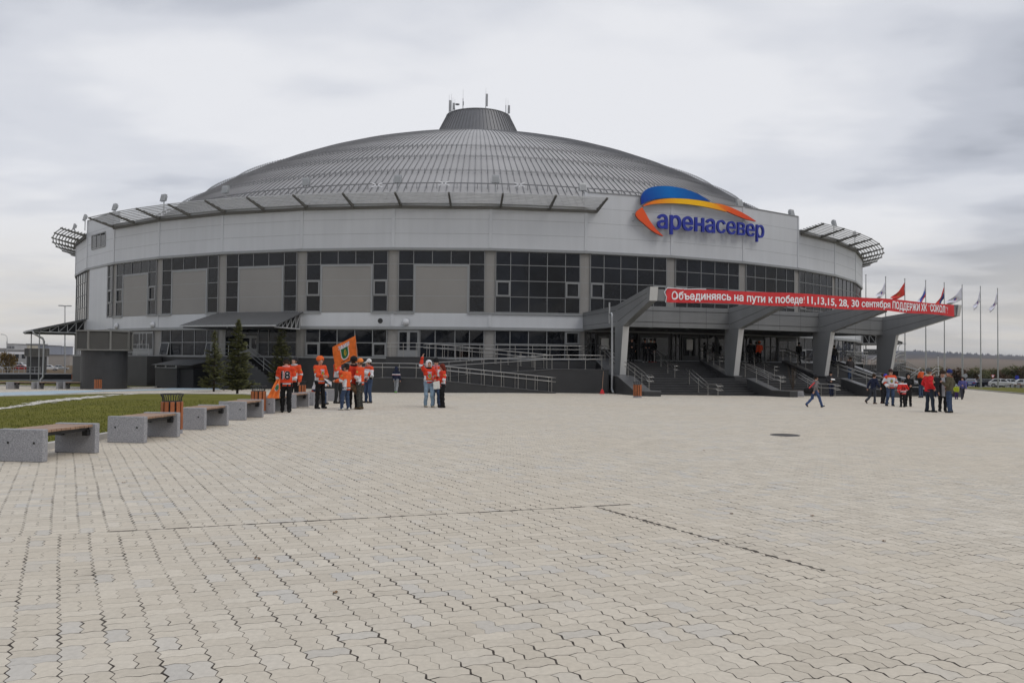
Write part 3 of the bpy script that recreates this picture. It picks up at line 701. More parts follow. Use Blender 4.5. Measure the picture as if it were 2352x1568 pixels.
# ---- ground floor windows
def lower_window(n, i0=0, i1=5, sashes=(), tilt=()):
    gl = MB(); fr = MB()
    for i in range(i0, i1):
        for j in range(2): glassrect(gl, n, XS[i], XS[i+1], ZL[j], ZL[j+1])
    for i in range(i0, i1+1): baybox(fr, n, XS[i]-.03, XS[i]+.03, -0.15, -0.055, ZL[0], ZL[2])
    for z in ZL: baybox(fr, n, XS[i0]+.031, XS[i1]-.031, -0.15, -0.06, z-.03, z+.03)
    w = gl.build('window', M['glass'], arena); fr.build('frame', M['frame'], w)
    for i in sashes: sash(w, n, XS[i]+.03, XS[i+1]-.03, ZL[0]+.03, ZL[1]-.03)
    for i in tilt:
        a, c = XS[i]+.04, XS[i+1]-.04; z0, z1 = ZL[0]+.05, ZL[1]-.04; t = MB()
        P = lambda s, d, z: bay(n, s, d, z)
        t.hexa([P(a, 0.0, z1-.04), P(c, 0.0, z1-.04), P(c, -.06, z1-.04), P(a, -.06, z1-.04), P(a, 0.0, z1), P(c, 0.0, z1), P(c, -.06, z1), P(a, -.06, z1)])
        for s in (a, c-.08): t.beam(P(s+.04, 0.0, z1), P(s+.04, 0.20, z0), 0.08, 0.05)
        t.beam(P(a, 0.34, z0), P(c, 0.20, z0), 0.08, 0.05)
        so = t.build('sash', M['frame'], w, ); so['label'] = 'opened tilted sash'
        t = MB(); t.add([P(a+.05, 0.01, z1-.05), P(c-.05, 0.01, z1-.05), P(c-.05, .19, z0+.04), P(a+.05, .19, z0+.04)], [(0, 1, 2, 3)]); t.build('pane', M['glass'], w)
    return w
def door(n, s0, s1, z1, leaves, zb=1.98, m_='glass_in', d=-0.02, narrow=False, fm='frame'):
    fr = MB(); baybox(fr, n, s0, s1, -0.14, d-0.012, zb, z1)
    D = fr.build('door', M[fm], arena); w = (s1-s0)/leaves
    for k in range(leaves):
        a = s0+k*w
        gl = MB(); z0 = zb+0.55
        for p0, p1 in ([(a+.12, a+w-.12)] if not narrow else ([(a+.10, a+w*.60), (a+w*.72, a+w-.06)] if k % 2 == 0 else [(a+.06, a+w*.30), (a+w*.42, a+w-.10)])):
            gl.add([bay(n, p0, d, z0), bay(n, p1, d, z0), bay(n, p1, d, z1-.18), bay(n, p0, d, z1-.18)], [(0, 1, 2, 3)])
        gl.build('pane', M[m_], D)
        h = MB(); q = a+w-.07 if k % 2 == 0 else a+.07
        h.tube([bay(n, q, d, zb+.9), bay(n, q, d+.07, zb+.92), bay(n, q, d+.07, zb+1.25), bay(n, q, d, zb+1.27)], 0.014, 6); h.build('handle', M['steel'], D)
    return D
door(1, 3.45, 6.7, 4.0, 2, narrow=True, m_='glass'); gl = MB(); glassrect(gl, 1, 2.3, 3.38, 1.98, 4.04); gl.build('window', M['glass'], arena); lower_window(2, tilt=(0, 4))
lower_window(3, 0, 1); door(3, XS[1]+.04, XS[2]+.5, 3.55, 1, narrow=True, m_='glass')
gl = MB(); glassrect(gl, 3, XS[1], XS[2]+.5, 3.6, 4.06); gl.build('window', M['glass'], arena)
gl = MB(); fr = MB()
for a, c in ((XS[2]+.56, XS[3]+.1), (XS[3]+.1, XS[4]), (XS[4], XS[5])):
    for j in range(2): glassrect(gl, 3, a, c, ZL[j], ZL[j+1])
    baybox(fr, 3, a-.03, a+.03, -0.15, -0.05, ZL[0], ZL[2])
for z in ZL: baybox(fr, 3, XS[2]+.6, XS[5], -0.15, -0.06, z-.03, z+.03)
w_ = gl.build('window', M['glass'], arena); fr.build('frame', M['frame'], w_)
lower_window(4, sashes=(0, 4)); door(5, 0.44, 2.03, 4.04, 2, narrow=False, m_='glass')
gl = MB(); fr = MB(); xs = [2.10, 3.25, 4.75, 5.85, 6.94]
for a, c in zip(xs[:-1], xs[1:]):
    for j in range(2): glassrect(gl, 5, a, c, ZL[j], ZL[j+1])
for a in xs: baybox(fr, 5, a-.03, a+.03, -0.15, -0.05, ZL[0], ZL[2])
for z in ZL: baybox(fr, 5, xs[0]+.03, xs[-1]-.03, -0.15, -0.06, z-.03, z+.03)
w_ = gl.build('window', M['glass'], arena); fr.build('frame', M['frame'], w_)
w_ = lower_window(6); sash(w_, 6, XS[4]+.03, XS[5]-.03, ZL[1]+.03, ZL[2]-.03)
for n in (10, 11, 12, 13, -1, -2): lower_window(n, sashes=(0,) if n > 0 else ())
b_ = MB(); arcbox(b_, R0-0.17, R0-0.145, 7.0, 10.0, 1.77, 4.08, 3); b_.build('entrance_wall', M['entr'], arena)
# entrance front under the canopy (bays 7-9): doors alternating with dark glass
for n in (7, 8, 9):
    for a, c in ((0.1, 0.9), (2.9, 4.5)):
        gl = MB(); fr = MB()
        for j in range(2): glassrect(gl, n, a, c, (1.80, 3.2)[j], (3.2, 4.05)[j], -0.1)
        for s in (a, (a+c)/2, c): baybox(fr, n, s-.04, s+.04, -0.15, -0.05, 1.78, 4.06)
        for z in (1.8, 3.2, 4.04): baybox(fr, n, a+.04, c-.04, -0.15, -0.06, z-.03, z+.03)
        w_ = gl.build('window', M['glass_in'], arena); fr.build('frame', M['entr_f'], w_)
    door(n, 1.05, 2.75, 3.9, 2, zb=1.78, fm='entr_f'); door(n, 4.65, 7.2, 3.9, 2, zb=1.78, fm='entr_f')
# notices taped to the doors
for n, s, z in ((7, 1.35, 2.75), (7, 5.3, 2.7), (8, 1.5, 2.8)):
    b_ = MB(); baybox(b_, n, s, s+0.62, -0.012, -0.004, z, z+0.85); b_.build('paper_notice', M['paper'], arena)
# ---- sun louvres
def louvre(n0, n1, zw=13.52, zt=13.92, d0=0.05, d1=2.25):
    lv = MB(); bm_ = MB(); k = int(round((n1-n0)*2))
    root = bpy.data.objects.new('sun_louver', None); COL.objects.link(root); root.parent = arena; ORG[root.name] = ORG[arena.name]
    for i in range(k+1):
        n = n0+(n1-n0)*i/k; ph = phn(n); b = MB()
        for q in range(7):
            pass
        a = ring(R0+d0, ph, zw-.05); c = ring(R0+d1, ph, zt)
        tng = Vector((math.cos(ph), math.sin(ph), 0))*0.07
        prof_ = [(0, -.16), (1, -.02), (1, .10)] + [(1-(q+.5)/7.0, .10 - (.05 if q % 2 else 0)) for q in range(7)] + [(0, .12)]
        poly = [a.lerp(c, t)+Vector((0, 0, z)) for t, z in prof_]
        b.prism([p-tng for p in poly], tng*2); b.build('bracket', M['louver'], root)
    for q in range(8):
        f = (q+0.4)/7.9; r = R0+d0+(d1-d0)*f; z = zw+(zt-zw)*f+.07
        arcbox(lv, r-.045, r+.045, n0-0.03, n1+0.03, z+.01, z+.078, max(2, k))
    lv.build('slat', M['slat'], root)
    b = MB(); arcbox(b, R0+.03, R0+.14, n0, n1, zw-.30, zw-.08, max(1, k//2)); b.build('wall_rail', M['louver'], root)
louvre(1, 7.12); louvre(10.05, 16); louvre(-6, -0.05)
# ================================================================== ENTRANCE CANOPY
can = thing('entrance_canopy', 'grey panelled entrance canopy on four slanted piers with raking arms', 'canopy', tuple(ring(55, phn(8.5), 0)))
RP, RT = 55.8, 60.4           # pier front at the top, arm tips
def radial(ph, w, prof):     # prof: list of (rho, z) loop, given tangential width w
    t = Vector((math.cos(ph), math.sin(ph), 0)); return [ring(r, ph, z)-t*(w/2) for r, z in prof], t*w
for n in (7, 8, 9, 10):
    ph = phn(n); w = 0.46; b = MB()
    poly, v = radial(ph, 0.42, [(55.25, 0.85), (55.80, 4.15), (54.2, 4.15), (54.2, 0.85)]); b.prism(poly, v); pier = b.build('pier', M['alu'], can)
    b = MB(); poly, v = radial(ph, 0.425, [(55.27, 0.9), (55.82, 4.13), (55.79, 4.13), (55.24, 0.9)]); b.prism(poly, v); b.build('lit_front_face', M['alu_lit'], pier)  # thin pale skin paints the lit side onto the pier front
    b = MB(); poly, v = radial(ph, w, ([(55.80, 4.15), (60.4, 5.50), (60.55, 6.34), (60.2, 6.36), (54.7, 5.62), (54.4, 5.58), (54.4, 4.15)] if n in (7, 10) else [(55.80, 4.15), (60.12, 5.42), (60.12, 6.26), (54.7, 5.62), (54.4, 5.58), (54.4, 4.15)])); b.prism(poly, v); arm = b.build('arm', M['alu'], can)
    b = MB()
    for z0, z1, zz0, zz1 in ((5.28, 6.0, 5.28, 6.0), (4.48, 5.72, 4.48, 5.72)):
        for sgn in (-1, 1):
            t = Vector((math.cos(ph), math.sin(ph), 0))*(sgn*(w/2+.001)); b.beam(ring(54.8, ph, z0)+t, ring(60.0, ph, z1)+t, 0.012, 0.02)
    b.build('panel_joint', M['dark'], arm)
    if n in (7, 10):
        b = MB(); t = Vector((math.cos(ph), math.sin(ph), 0)); u = ring(60.56, ph, 0)
        poly, v = radial(ph, 0.50, [(60.41, 5.50), (60.46, 5.50), (60.60, 6.34), (60.55, 6.34)]); b.prism(poly, v); b.build('end_plate', M['alu_lit'], arm)
# ring girder between the piers (flat facets), side girders back to the wall, soffit slab, front fascia
b = MB(); arcbox(b, 54.2, 54.75, 7, 10, 4.16, 5.60, 3); b.build('girder', M['alu'], can)
b = MB()
for n in (7, 8, 9):
    for z in (4.52, 5.30): arcbox(b, 54.74, 54.756, n+.03, n+.97, z-.01, z+.01, 1)
    A = ring(54.756, phn(n), 0); B_ = ring(54.756, phn(n+1), 0)
    for f in (.28, .52, .76):
        p = A.lerp(B_, f); q = A.lerp(B_, f+.0022); b.add([(p.x, p.y, 4.17), (q.x, q.y, 4.17), (q.x, q.y, 5.59), (p.x, p.y, 5.59)], [(0, 1, 2, 3)])
b.build('panel_joint', M['dark'], can)
for n in (7, 10):
    ph = phn(n); b = MB(); poly, v = radial(ph, 0.40, [(46.95, 4.16), (54.35, 4.16), (54.35, 5.58), (46.95, 5.52)]); b.prism(poly, v); b.build('side_girder', M['alu'], can)
    b = MB()
    for z in (4.5, 5.25):
        for sgn in (-1, 1):
            t = Vector((math.cos(ph), math.sin(ph), 0))*(sgn*0.201); b.beam(ring(47.1, ph, z)+t, ring(54.3, ph, z)+t, 0.012, 0.02)
    b.build('panel_joint', M['dark'], can)
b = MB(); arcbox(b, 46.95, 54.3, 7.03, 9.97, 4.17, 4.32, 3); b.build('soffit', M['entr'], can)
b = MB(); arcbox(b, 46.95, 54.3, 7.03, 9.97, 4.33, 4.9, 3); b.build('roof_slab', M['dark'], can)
b = MB(); arcbox(b, 60.15, 60.42, 7.03, 9.97, 5.52, 6.22, 3); b.build('front_fascia', M['alu'], can)
for n in (7.35, 7.7, 8.3, 8.7, 9.3, 9.7):
    for r in (50, 53):
        b = MB(); c = ring(r, phn(n), 4.15); b.lathe(c, [(0.13, 0), (0.13, 0.02), (0.1, 0.015)], 12); b.build('downlight', M['galv'], can)
# rain pipe beside the left pier
b = MB(); n = 6.93; P = lambda r, z, k=6.90: ring(r, phn(k), z)
b.tube([P(55.15, 4.95), P(55.35, 5.0), P(55.5, 4.9), P(55.55, 4.6), P(55.6, -0.0), P(55.62, -0.12), P(55.9, -0.25)], 0.075, 10)
tag(b.build('rain_pipe', M['galv'], smooth=True), 'pale grey rain pipe running down beside the leftmost canopy pier', 'pipe')
b = MB(); b.beam(P(54.95, 4.35), P(54.95, 5.75), 0.10, 0.10); b.build('pipe_cover', M['galv'], can)
# ---- red banner along the front fascia
def fas(s, z, d=0.0):   # s along the polyline in bays 7..10
    i = min(max(int(math.floor(s)), 7), 9); a = ring(60.44, phn(i), 0); c = ring(60.44, phn(i+1), 0); t = (c-a).normalized(); o = Vector((t.y, -t.x, 0))
    p = a.lerp(c, s-i)+o*d; return Vector((p.x, p.y, z))
SL = 2*60.44*math.sin(rad(4.5))
def bz(s):   # banner sag & wrinkle: bottom and top
    k = math.exp(-((s-7.08)/0.17)**2)
    return 5.46-0.03*math.sin(s*9)-0.0*k, 6.30+0.02*math.sin(s*7+1)-0.05*k
def wr(s, f): k = math.exp(-((s-7.05)/0.30)**2); return 0.03+0.008*math.sin(s*40+f*4)+k*(0.05*math.sin(s*95-f*5.0)+0.03)
S0, S1 = 7.09, 9.93
b = MB(); NX, NY = 260, 7; vs = []
for back in (0, 1):
    for i in range(NX+1):
        s = S0+(S1-S0)*i/NX; lo, hi = bz(s)
        for j in range(NY+1):
            f = j/NY; vs.append(fas(s, lo+(hi-lo)*f, wr(s, f)-(0.012 if back else 0)))
K = (NX+1)*(NY+1)
fs = [(k*K+i*(NY+1)+j, k*K+(i+1)*(NY+1)+j, k*K+(i+1)*(NY+1)+j+1, k*K+i*(NY+1)+j+1) for k in (0, 1) for i in range(NX) for j in range(NY)]
b.add(vs, fs)
ban = b.build('banner', M['red'], smooth=True); tag(ban, 'long red banner with white lettering stretched along the canopy front', 'banner')
def bann(s0, s1, hgt):
    def fn(u, v, e):
        s = s0+u/SL; lo, hi = bz(s); z = lo+0.20+v; f = min(max((z-lo)/(hi-lo), 0), 1); return fas(s, z, wr(s, f)+0.022+e*0.3)
    return fn
def bpx(x, y): return nphi(oncyl(x, y, 60.3))
parts = [('Объединяясь на пути к победе!', 1540, 1845, 0.50), ('11,13,15, 28, 30', 1852, 1972, 0.47), ('сентября', 1978, 2039, 0.47), ('ПОДДЕРЖИ ХК “СОКОЛ”!', 2045, 2174, 0.52)]
for txt, xa, xb, hh in parts:
    sa, sb = bpx(xa, 675+(xa-1540)*.065), bpx(xb, 675+(xb-1540)*.065)
    text_obj(txt, bann(sa, sb, hh), M['letter'], 'lettering', ban, bold=0.020, extr=0.02, w=(sb-sa)*SL, h=hh)
b = MB(); sr = random.Random(2)   # white rope & loose white hem at the torn left end
b.tube([fas(7.085, 5.42, .05), fas(7.09, 5.75, .09), fas(7.075, 6.05, .06), fas(7.10, 6.33, .05), fas(7.22, 6.27, .07), fas(7.32, 6.31, .06), fas(7.38, 6.32, .05)], 0.022, 6); b.build('rope', M['letter'], ban)

# ================================================================== ENTRANCE STAIRS, platform, cheek walls
st = thing('entrance_stairs', 'wide dark granite stairs in two flights up to the entrance doors', 'stairs', tuple(ring(57, phn(8.5), -0.4)))
ZP = 1.76; NR = 7; RIS = 0.152
def stair(n0, n1, seg):
    b = MB(); c = MB()
    z = ZP; r = 51.2
    treads = []
    for k in range(NR): treads.append((r, r+.36, z)); r += .36; z -= RIS       # upper flight (first entry is the platform edge strip)
    treads.append((r, r+1.75, z)); r += 1.75; z -= RIS                          # landing
    for k in range(NR+1): treads.append((r, r+.36, z)); r += .36; z -= RIS
    for r0, r1, zz in treads: arcbox(b, r0-.3, r1, n0, n1, zz-.6, zz-.03, seg); arcbox(c, r0-.3, r1+.025, n0, n1, zz-.03, zz, seg)
    return b, c, r, z
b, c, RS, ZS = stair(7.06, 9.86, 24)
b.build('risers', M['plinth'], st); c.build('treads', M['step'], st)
b = MB(); arcbox(b, R0+.1, 51.2, 5.1, 11.5, -1.5, ZP-0.002, 26); b.build('platform', M['plinth'], st)
def cheek(n, w, r0, r1, name, capw=0.05):
    ph = phn(n); t = Vector((math.cos(ph), math.sin(ph), 0))
    def zt(r): return float(np.interp(r, [50, 51.4, 54.6, 55.9, 56.3, 59.2, 60.9], [1.97, 1.97, .87, .80, .78, -.02, -.02]))
    rs = [r0]+[q for q in (51.4, 54.6, 55.9, 56.3, 59.2) if r0 < q < r1]+[r1]
    poly = [ring(r, ph, -1.2)-t*(w/2) for r in (r0, r1)]+[ring(r, ph, zt(r))-t*(w/2) for r in rs[::-1]]
    b = MB(); b.prism(poly, t*w); o = b.build(name, M['plinth'], st)
    b = MB(); ww = w+.06
    poly = [ring(r, ph, zt(r)+.002)-t*(ww/2) for r in rs]+[ring(r, ph, zt(r)+.05)-t*(ww/2) for r in rs[::-1]]
    b.prism(poly, t*ww); b.build('coping', M['cap'], o)
    return zt
zt = cheek(6.98, 1.05, 50.2, 60.9, 'cheek_wall'); cheek(9.92, 0.8, 50.2, 60.9, 'cheek_wall')
for n in (8, 9):
    cheek(n, 0.62, 51.3, 55.5, 'divider_wall'); cheek(n+0.02, 0.62, 56.6, 60.9, 'divider_wall')
def path_rail(paths, posts, label, cat='handrail', group='steel handrails of the entrance', r=0.024, loop=True):
    """paths: list of 3-D polylines at floor level; two rails each, posts at the given floor points"""
    p0 = paths[0][0]; root = thing('handrail', label, cat, tuple(p0), 0, group)
    for pl_ in paths:
        for hz in (0.92, 0.66):
            b = MB(); b.tube([p+Vector((0, 0, hz)) for p in pl_], r, 7); b.build('rail', M['steel'], root, smooth=True)
    for p in posts:
        b = MB(); b.tube([p, p+Vector((0, 0, 0.9))], 0.02, 7); b.lathe(p+Vector((0, 0, 0.0)), [(0.055, 0), (0.055, .02)], 10); b.build('post', M['steel'], root)
    return root
def sz(r): return float(np.interp(r, [50.5, 51.2, 51.2+.36*NR, 53.75+1.7, 53.75+1.75+.36*(NR+1)], [ZP, ZP, ZP-RIS*NR, ZP-RIS*NR, ZP-RIS*(2*NR+1)]))
names = {7: ('on the left cheek wall of the stairs', 7.0), 7.5: ('standing on the steps left of the second pier', 7.5), 8: ('on the divider wall at the second pier', 8.0), 8.5: ('standing on the steps between second and third pier', 8.5), 9: ('on the divider wall at the third pier', 9.0), 9.5: ('standing on the steps between third and fourth pier', 9.5), 9.92: ('on the right cheek wall of the stairs', 9.9)}
for n, (txt, _) in names.items():
    wall = n in (7, 8, 9, 9.92)
    for fl, (ra, rb) in (('upper', (51.0, 54.3 if not wall else 53.4)), ('lower', (56.1, 59.9))):
        zf = (lambda r: zt(r)+.05) if wall else (lambda r: sz(r)-0.0)
        if n == 7 and fl == 'upper': ra, rb = 50.4, 53.8
        dn = 0.020
        A = []
        for k in (-1, 1):
            A.append([ring(r, phn(n+k*dn), zf(r)) for r in np.linspace(ra, rb, 6)]+[ring(rb+.25, phn(n+k*dn), zf(rb)-.10)])
        pts = A[0]+A[1][::-1]
        posts = [ring(r, phn(n), zf(r)-(0 if wall else .02)) for r in np.linspace(ra+.15, rb-.05, 4)]
        path_rail([pts], posts, f'steel double handrail on the {fl} flight, {txt}')
# ================================================================== ACCESS RAMP left of the stairs
def ramp_path(side):
    """side=+1: the left ramp (bays 5.15..7).  side=-1: its mirror image on the right (bays 10..)"""
    mir = (lambda n: n) if side > 0 else (lambda n: 10.12+(6.88-n)*.36)
    nL, nR = 5.15, 6.88
    rt = thing('access_ramp', 'dark granite access ramp folding up beside the entrance stairs on the %s' % ('left' if side > 0 else 'right'), 'ramp', tuple(ring(54, phn(mir(6)), -.3)), 0, 'access ramps')
    inv = (lambda n: n) if side > 0 else (lambda n: 6.88-(n-10.12)/.36)
    zA = lambda n: float(np.interp(n, [5.15, 5.45, 6.46, 7], [1.98, 1.98, 1.26, 1.26]))
    zB = lambda n: float(np.interp(n, [5.15, 5.45, 6.46, 7], [.62, .62, 1.26, 1.26]))
    zC = lambda n: float(np.interp(n, [5.15, 5.45, 6.42, 7], [.62, .62, -.20, -.75]))
    runs = (('A', 52.5, 53.85, zA, nL, nR), ('B', 53.95, 55.3, zB, nL+.0, nR), ('C', 55.4, 56.75, zC, nL+.0, 6.44))
    for nm, r0, r1, zf, a, c in runs:
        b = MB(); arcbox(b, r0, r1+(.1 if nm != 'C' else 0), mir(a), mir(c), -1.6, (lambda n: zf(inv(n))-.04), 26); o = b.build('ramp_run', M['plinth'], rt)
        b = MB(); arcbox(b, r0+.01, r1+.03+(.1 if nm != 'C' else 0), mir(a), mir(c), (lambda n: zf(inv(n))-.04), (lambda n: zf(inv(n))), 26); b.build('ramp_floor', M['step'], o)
    b = MB(); arcbox(b, 50.9, 52.5, mir(nL), mir(nR), -1.5, 1.74, 22); b.build('platform_edge', M['plinth'], rt)
    wh = 'left' if side > 0 else 'right'
    ns = lambda a, c, k: [a+(c-a)*i/k for i in range(k+1)]
    def rail(r, zf, a, c, lab, endloop=0.0, k=22, np_=12):
        p = [ring(r, phn(mir(n)), zf(n)) for n in ns(a, c, k)]
        posts = [ring(r, phn(mir(n)), zf(n)) for n in ns(a+.03, c-.03, np_)]
        path_rail([p], posts, lab, group='steel railings of the access ramps', r=0.026)
    rail(56.65, zC, 4.92 if side > 0 else 5.15, 6.44, f'steel railing on the outer edge of the lowest run of the {wh} ramp', np_=12)
    rail(55.45, zC, 5.45, 6.44, f'steel railing on the inner edge of the lowest run of the {wh} ramp', np_=11)
    rail(55.25, zB, 5.5, 6.86, f'steel railing along the middle run of the {wh} ramp', np_=10)
    rail(53.80, zA, 5.15, 6.46, f'steel railing along the top run of the {wh} ramp', np_=12)
    rail(52.55, zA, 5.5, 6.46, f'steel railing on the inner edge of the top run of the {wh} ramp', np_=9)
    rail(51.0, lambda n: 1.95, 5.4, 6.86, f'steel railing along the platform above the {wh} ramp', np_=9)
    if side > 0:
        b = MB(); arcbox(b, 55.4, 56.75, 4.85, 5.15, -1.6, .58, 4); b.build('ramp_landing', M['plinth'], rt)
ramp_path(1); ramp_path(-1)
# ================================================================== LOGO SIGN on the parapet
RL = R0+0.42
def lp(cx, cy): return oncyl((1600+cx/1.96)/1.4694, (280+cy/1.96)/1.4694, RL)
logo = thing('arena_sign', 'blue and orange swoosh sign with raised blue lettering on the parapet above the canopy', 'sign', tuple(lp(1500, 900)))
def outline(pts, it=2):
    P = [Vector((x, y, 0)) for x, y in pts]
    for _ in range(it):
        Q = []
        for i in range(len(P)):
            a, c, d, e = P[i-1], P[i], P[(i+1) % len(P)], P[(i+2) % len(P)]
            Q.append(c)
            ang = (c-a).angle(d-c, 0); ang2 = (d-c).angle(e-d, 0)
            mid = (c+d)/2
            if ang < 0.9 and ang2 < 0.9: mid = (-a+9*c+9*d-e)/16
            Q.append(mid)
        P = Q
    return [(p.x, p.y) for p in P]
def swoosh(name, upper, lower, colfn):
    """upper and lower edge running left to right; a ribbon between them, bent to the wall, 0.18 m thick"""
    K = 40; b = MB(); vs = []; cols = []
    def res(pl_):
        pl_ = [Vector((x, y, 0)) for x, y in pl_]; L_ = [0]
        for a, c in zip(pl_[:-1], pl_[1:]): L_.append(L_[-1]+(c-a).length)
        t = np.linspace(0, L_[-1], K+1); 
        xs = np.interp(t, L_, [p.x for p in pl_]); ys = np.interp(t, L_, [p.y for p in pl_])
        for _ in range(2): xs[1:-1] = (xs[:-2]+2*xs[1:-1]+xs[2:])/4; ys[1:-1] = (ys[:-2]+2*ys[1:-1]+ys[2:])/4
        return list(zip(xs, ys))
    U, Lw = res(upper), res(lower)
    for dpt in (0.0, -0.20):
        for i in range(K+1):
            for j in range(4):
                f = j/3; x = U[i][0]*(1-f)+Lw[i][0]*f; y = U[i][1]*(1-f)+Lw[i][1]*f
                p = lp(x, y); o = Vector((p.x-BC.x, p.y-BC.y, 0)).normalized(); vs.append(p+o*dpt); cols.append(colfn(i/K, f) if dpt == 0 else (0.05, 0.05, 0.06))
    B0 = (K+1)*4; fs = []
    for i in range(K):
        for j in range(3):
            a = i*4+j; fs.append((a, a+4, a+5, a+1)); fs.append((B0+a, B0+a+1, B0+a+5, B0+a+4))
    for i in range(K):
        fs.append((i*4, B0+i*4, B0+i*4+4, i*4+4)); fs.append((i*4+3, i*4+7, B0+i*4+7, B0+i*4+3))
    fs += [(0, 1, 2, 3, B0+3, B0+2, B0+1, B0), tuple(K*4+j for j in (3, 2, 1, 0))+tuple(B0+K*4+j for j in range(4))]
    b.add(vs, fs); return b.build(name, M['vsign'], logo, cols=cols)
lerp3 = lambda a, c, t: tuple(x*(1-t)+y*t for x, y in zip(a, c))
def grad(stops):
    def fn(t, f):
        for (p, a), (q, c) in zip(stops[:-1], stops[1:]):
            if t <= q: return lerp3(a, c, (t-p)/(q-p))
        return stops[-1][1]
    return fn
BL0, BL1 = srgb(18, 45, 140), srgb(0, 110, 190); OR, YE = srgb(232, 92, 40), srgb(248, 190, 30)
swoosh('blue_crescent', [(1108, 803), (1104, 765), (1112, 730), (1140, 702), (1180, 687), (1240, 681), (1310, 684), (1390, 699), (1470, 728), (1525, 757), (1562, 783)],
       [(1109, 805), (1120, 798), (1145, 784), (1180, 772), (1240, 763), (1300, 761), (1370, 763), (1440, 769), (1500, 776), (1545, 781), (1562, 784)], grad([(0, BL0), (.45, BL1), (1, srgb(20, 70, 150))]))
swoosh('yellow_arc', [(1118, 812), (1150, 792), (1190, 778), (1240, 768), (1310, 763), (1400, 766), (1500, 778), (1590, 796), (1635, 822), (1672, 850)],
       [(1120, 816), (1150, 807), (1190, 801), (1240, 797), (1310, 796), (1400, 801), (1500, 814), (1580, 830), (1630, 842), (1671, 853)], grad([(0, OR), (.45, YE), (.7, YE), (1, srgb(240, 140, 40))]))
swoosh('orange_tail', [(1592, 795), (1640, 803), (1700, 823), (1760, 850), (1820, 884), (1866, 915)], [(1594, 797), (1640, 830), (1682, 853), (1740, 878), (1800, 902), (1865, 917)], grad([(0, srgb(242, 140, 40)), (.4, OR), (1, srgb(215, 70, 45))]))
swoosh('orange_blade', [(1112, 822), (1130, 852), (1160, 908), (1200, 962), (1251, 1012)], [(1110, 823), (1078, 846), (1066, 868), (1085, 898), (1120, 928), (1170, 972), (1215, 1000), (1250, 1014)], grad([(0, OR), (1, srgb(222, 84, 50))]))
def ltr(p0, p1, zb):
    n0, n1 = nphi(p0), nphi(p1); s0 = n0*rad(BAY)*RL; 
    def fn(u, v, e): return ring(RL+0.02+e, rad(PH0)+(s0+u)/RL, zb(u)+v)
    return fn, (n1-n0)*rad(BAY)*RL
fn, W1 = ltr(lp(1209, 905), lp(1590, 940), lambda u: 12.30); text_obj('арена', fn, M['blue'], 'lettering', logo, bold=0.018, extr=0.09, w=W1)
fn, W2 = ltr(lp(1602, 950), lp(1914, 985), lambda u: 12.33); text_obj('север', fn, M['blue'], 'lettering', logo, bold=0.004, extr=0.09, w=W2)
for x, y in ((1052, 862), (1052, 908), (1110, 740)):
    p = lp(x+14, y); o = Vector((p.x-BC.x, p.y-BC.y, 0)).normalized(); b = MB(); b.beam(p-o*.42, p-o*.02, .06, .06); b.build('bracket', M['galv'], logo)
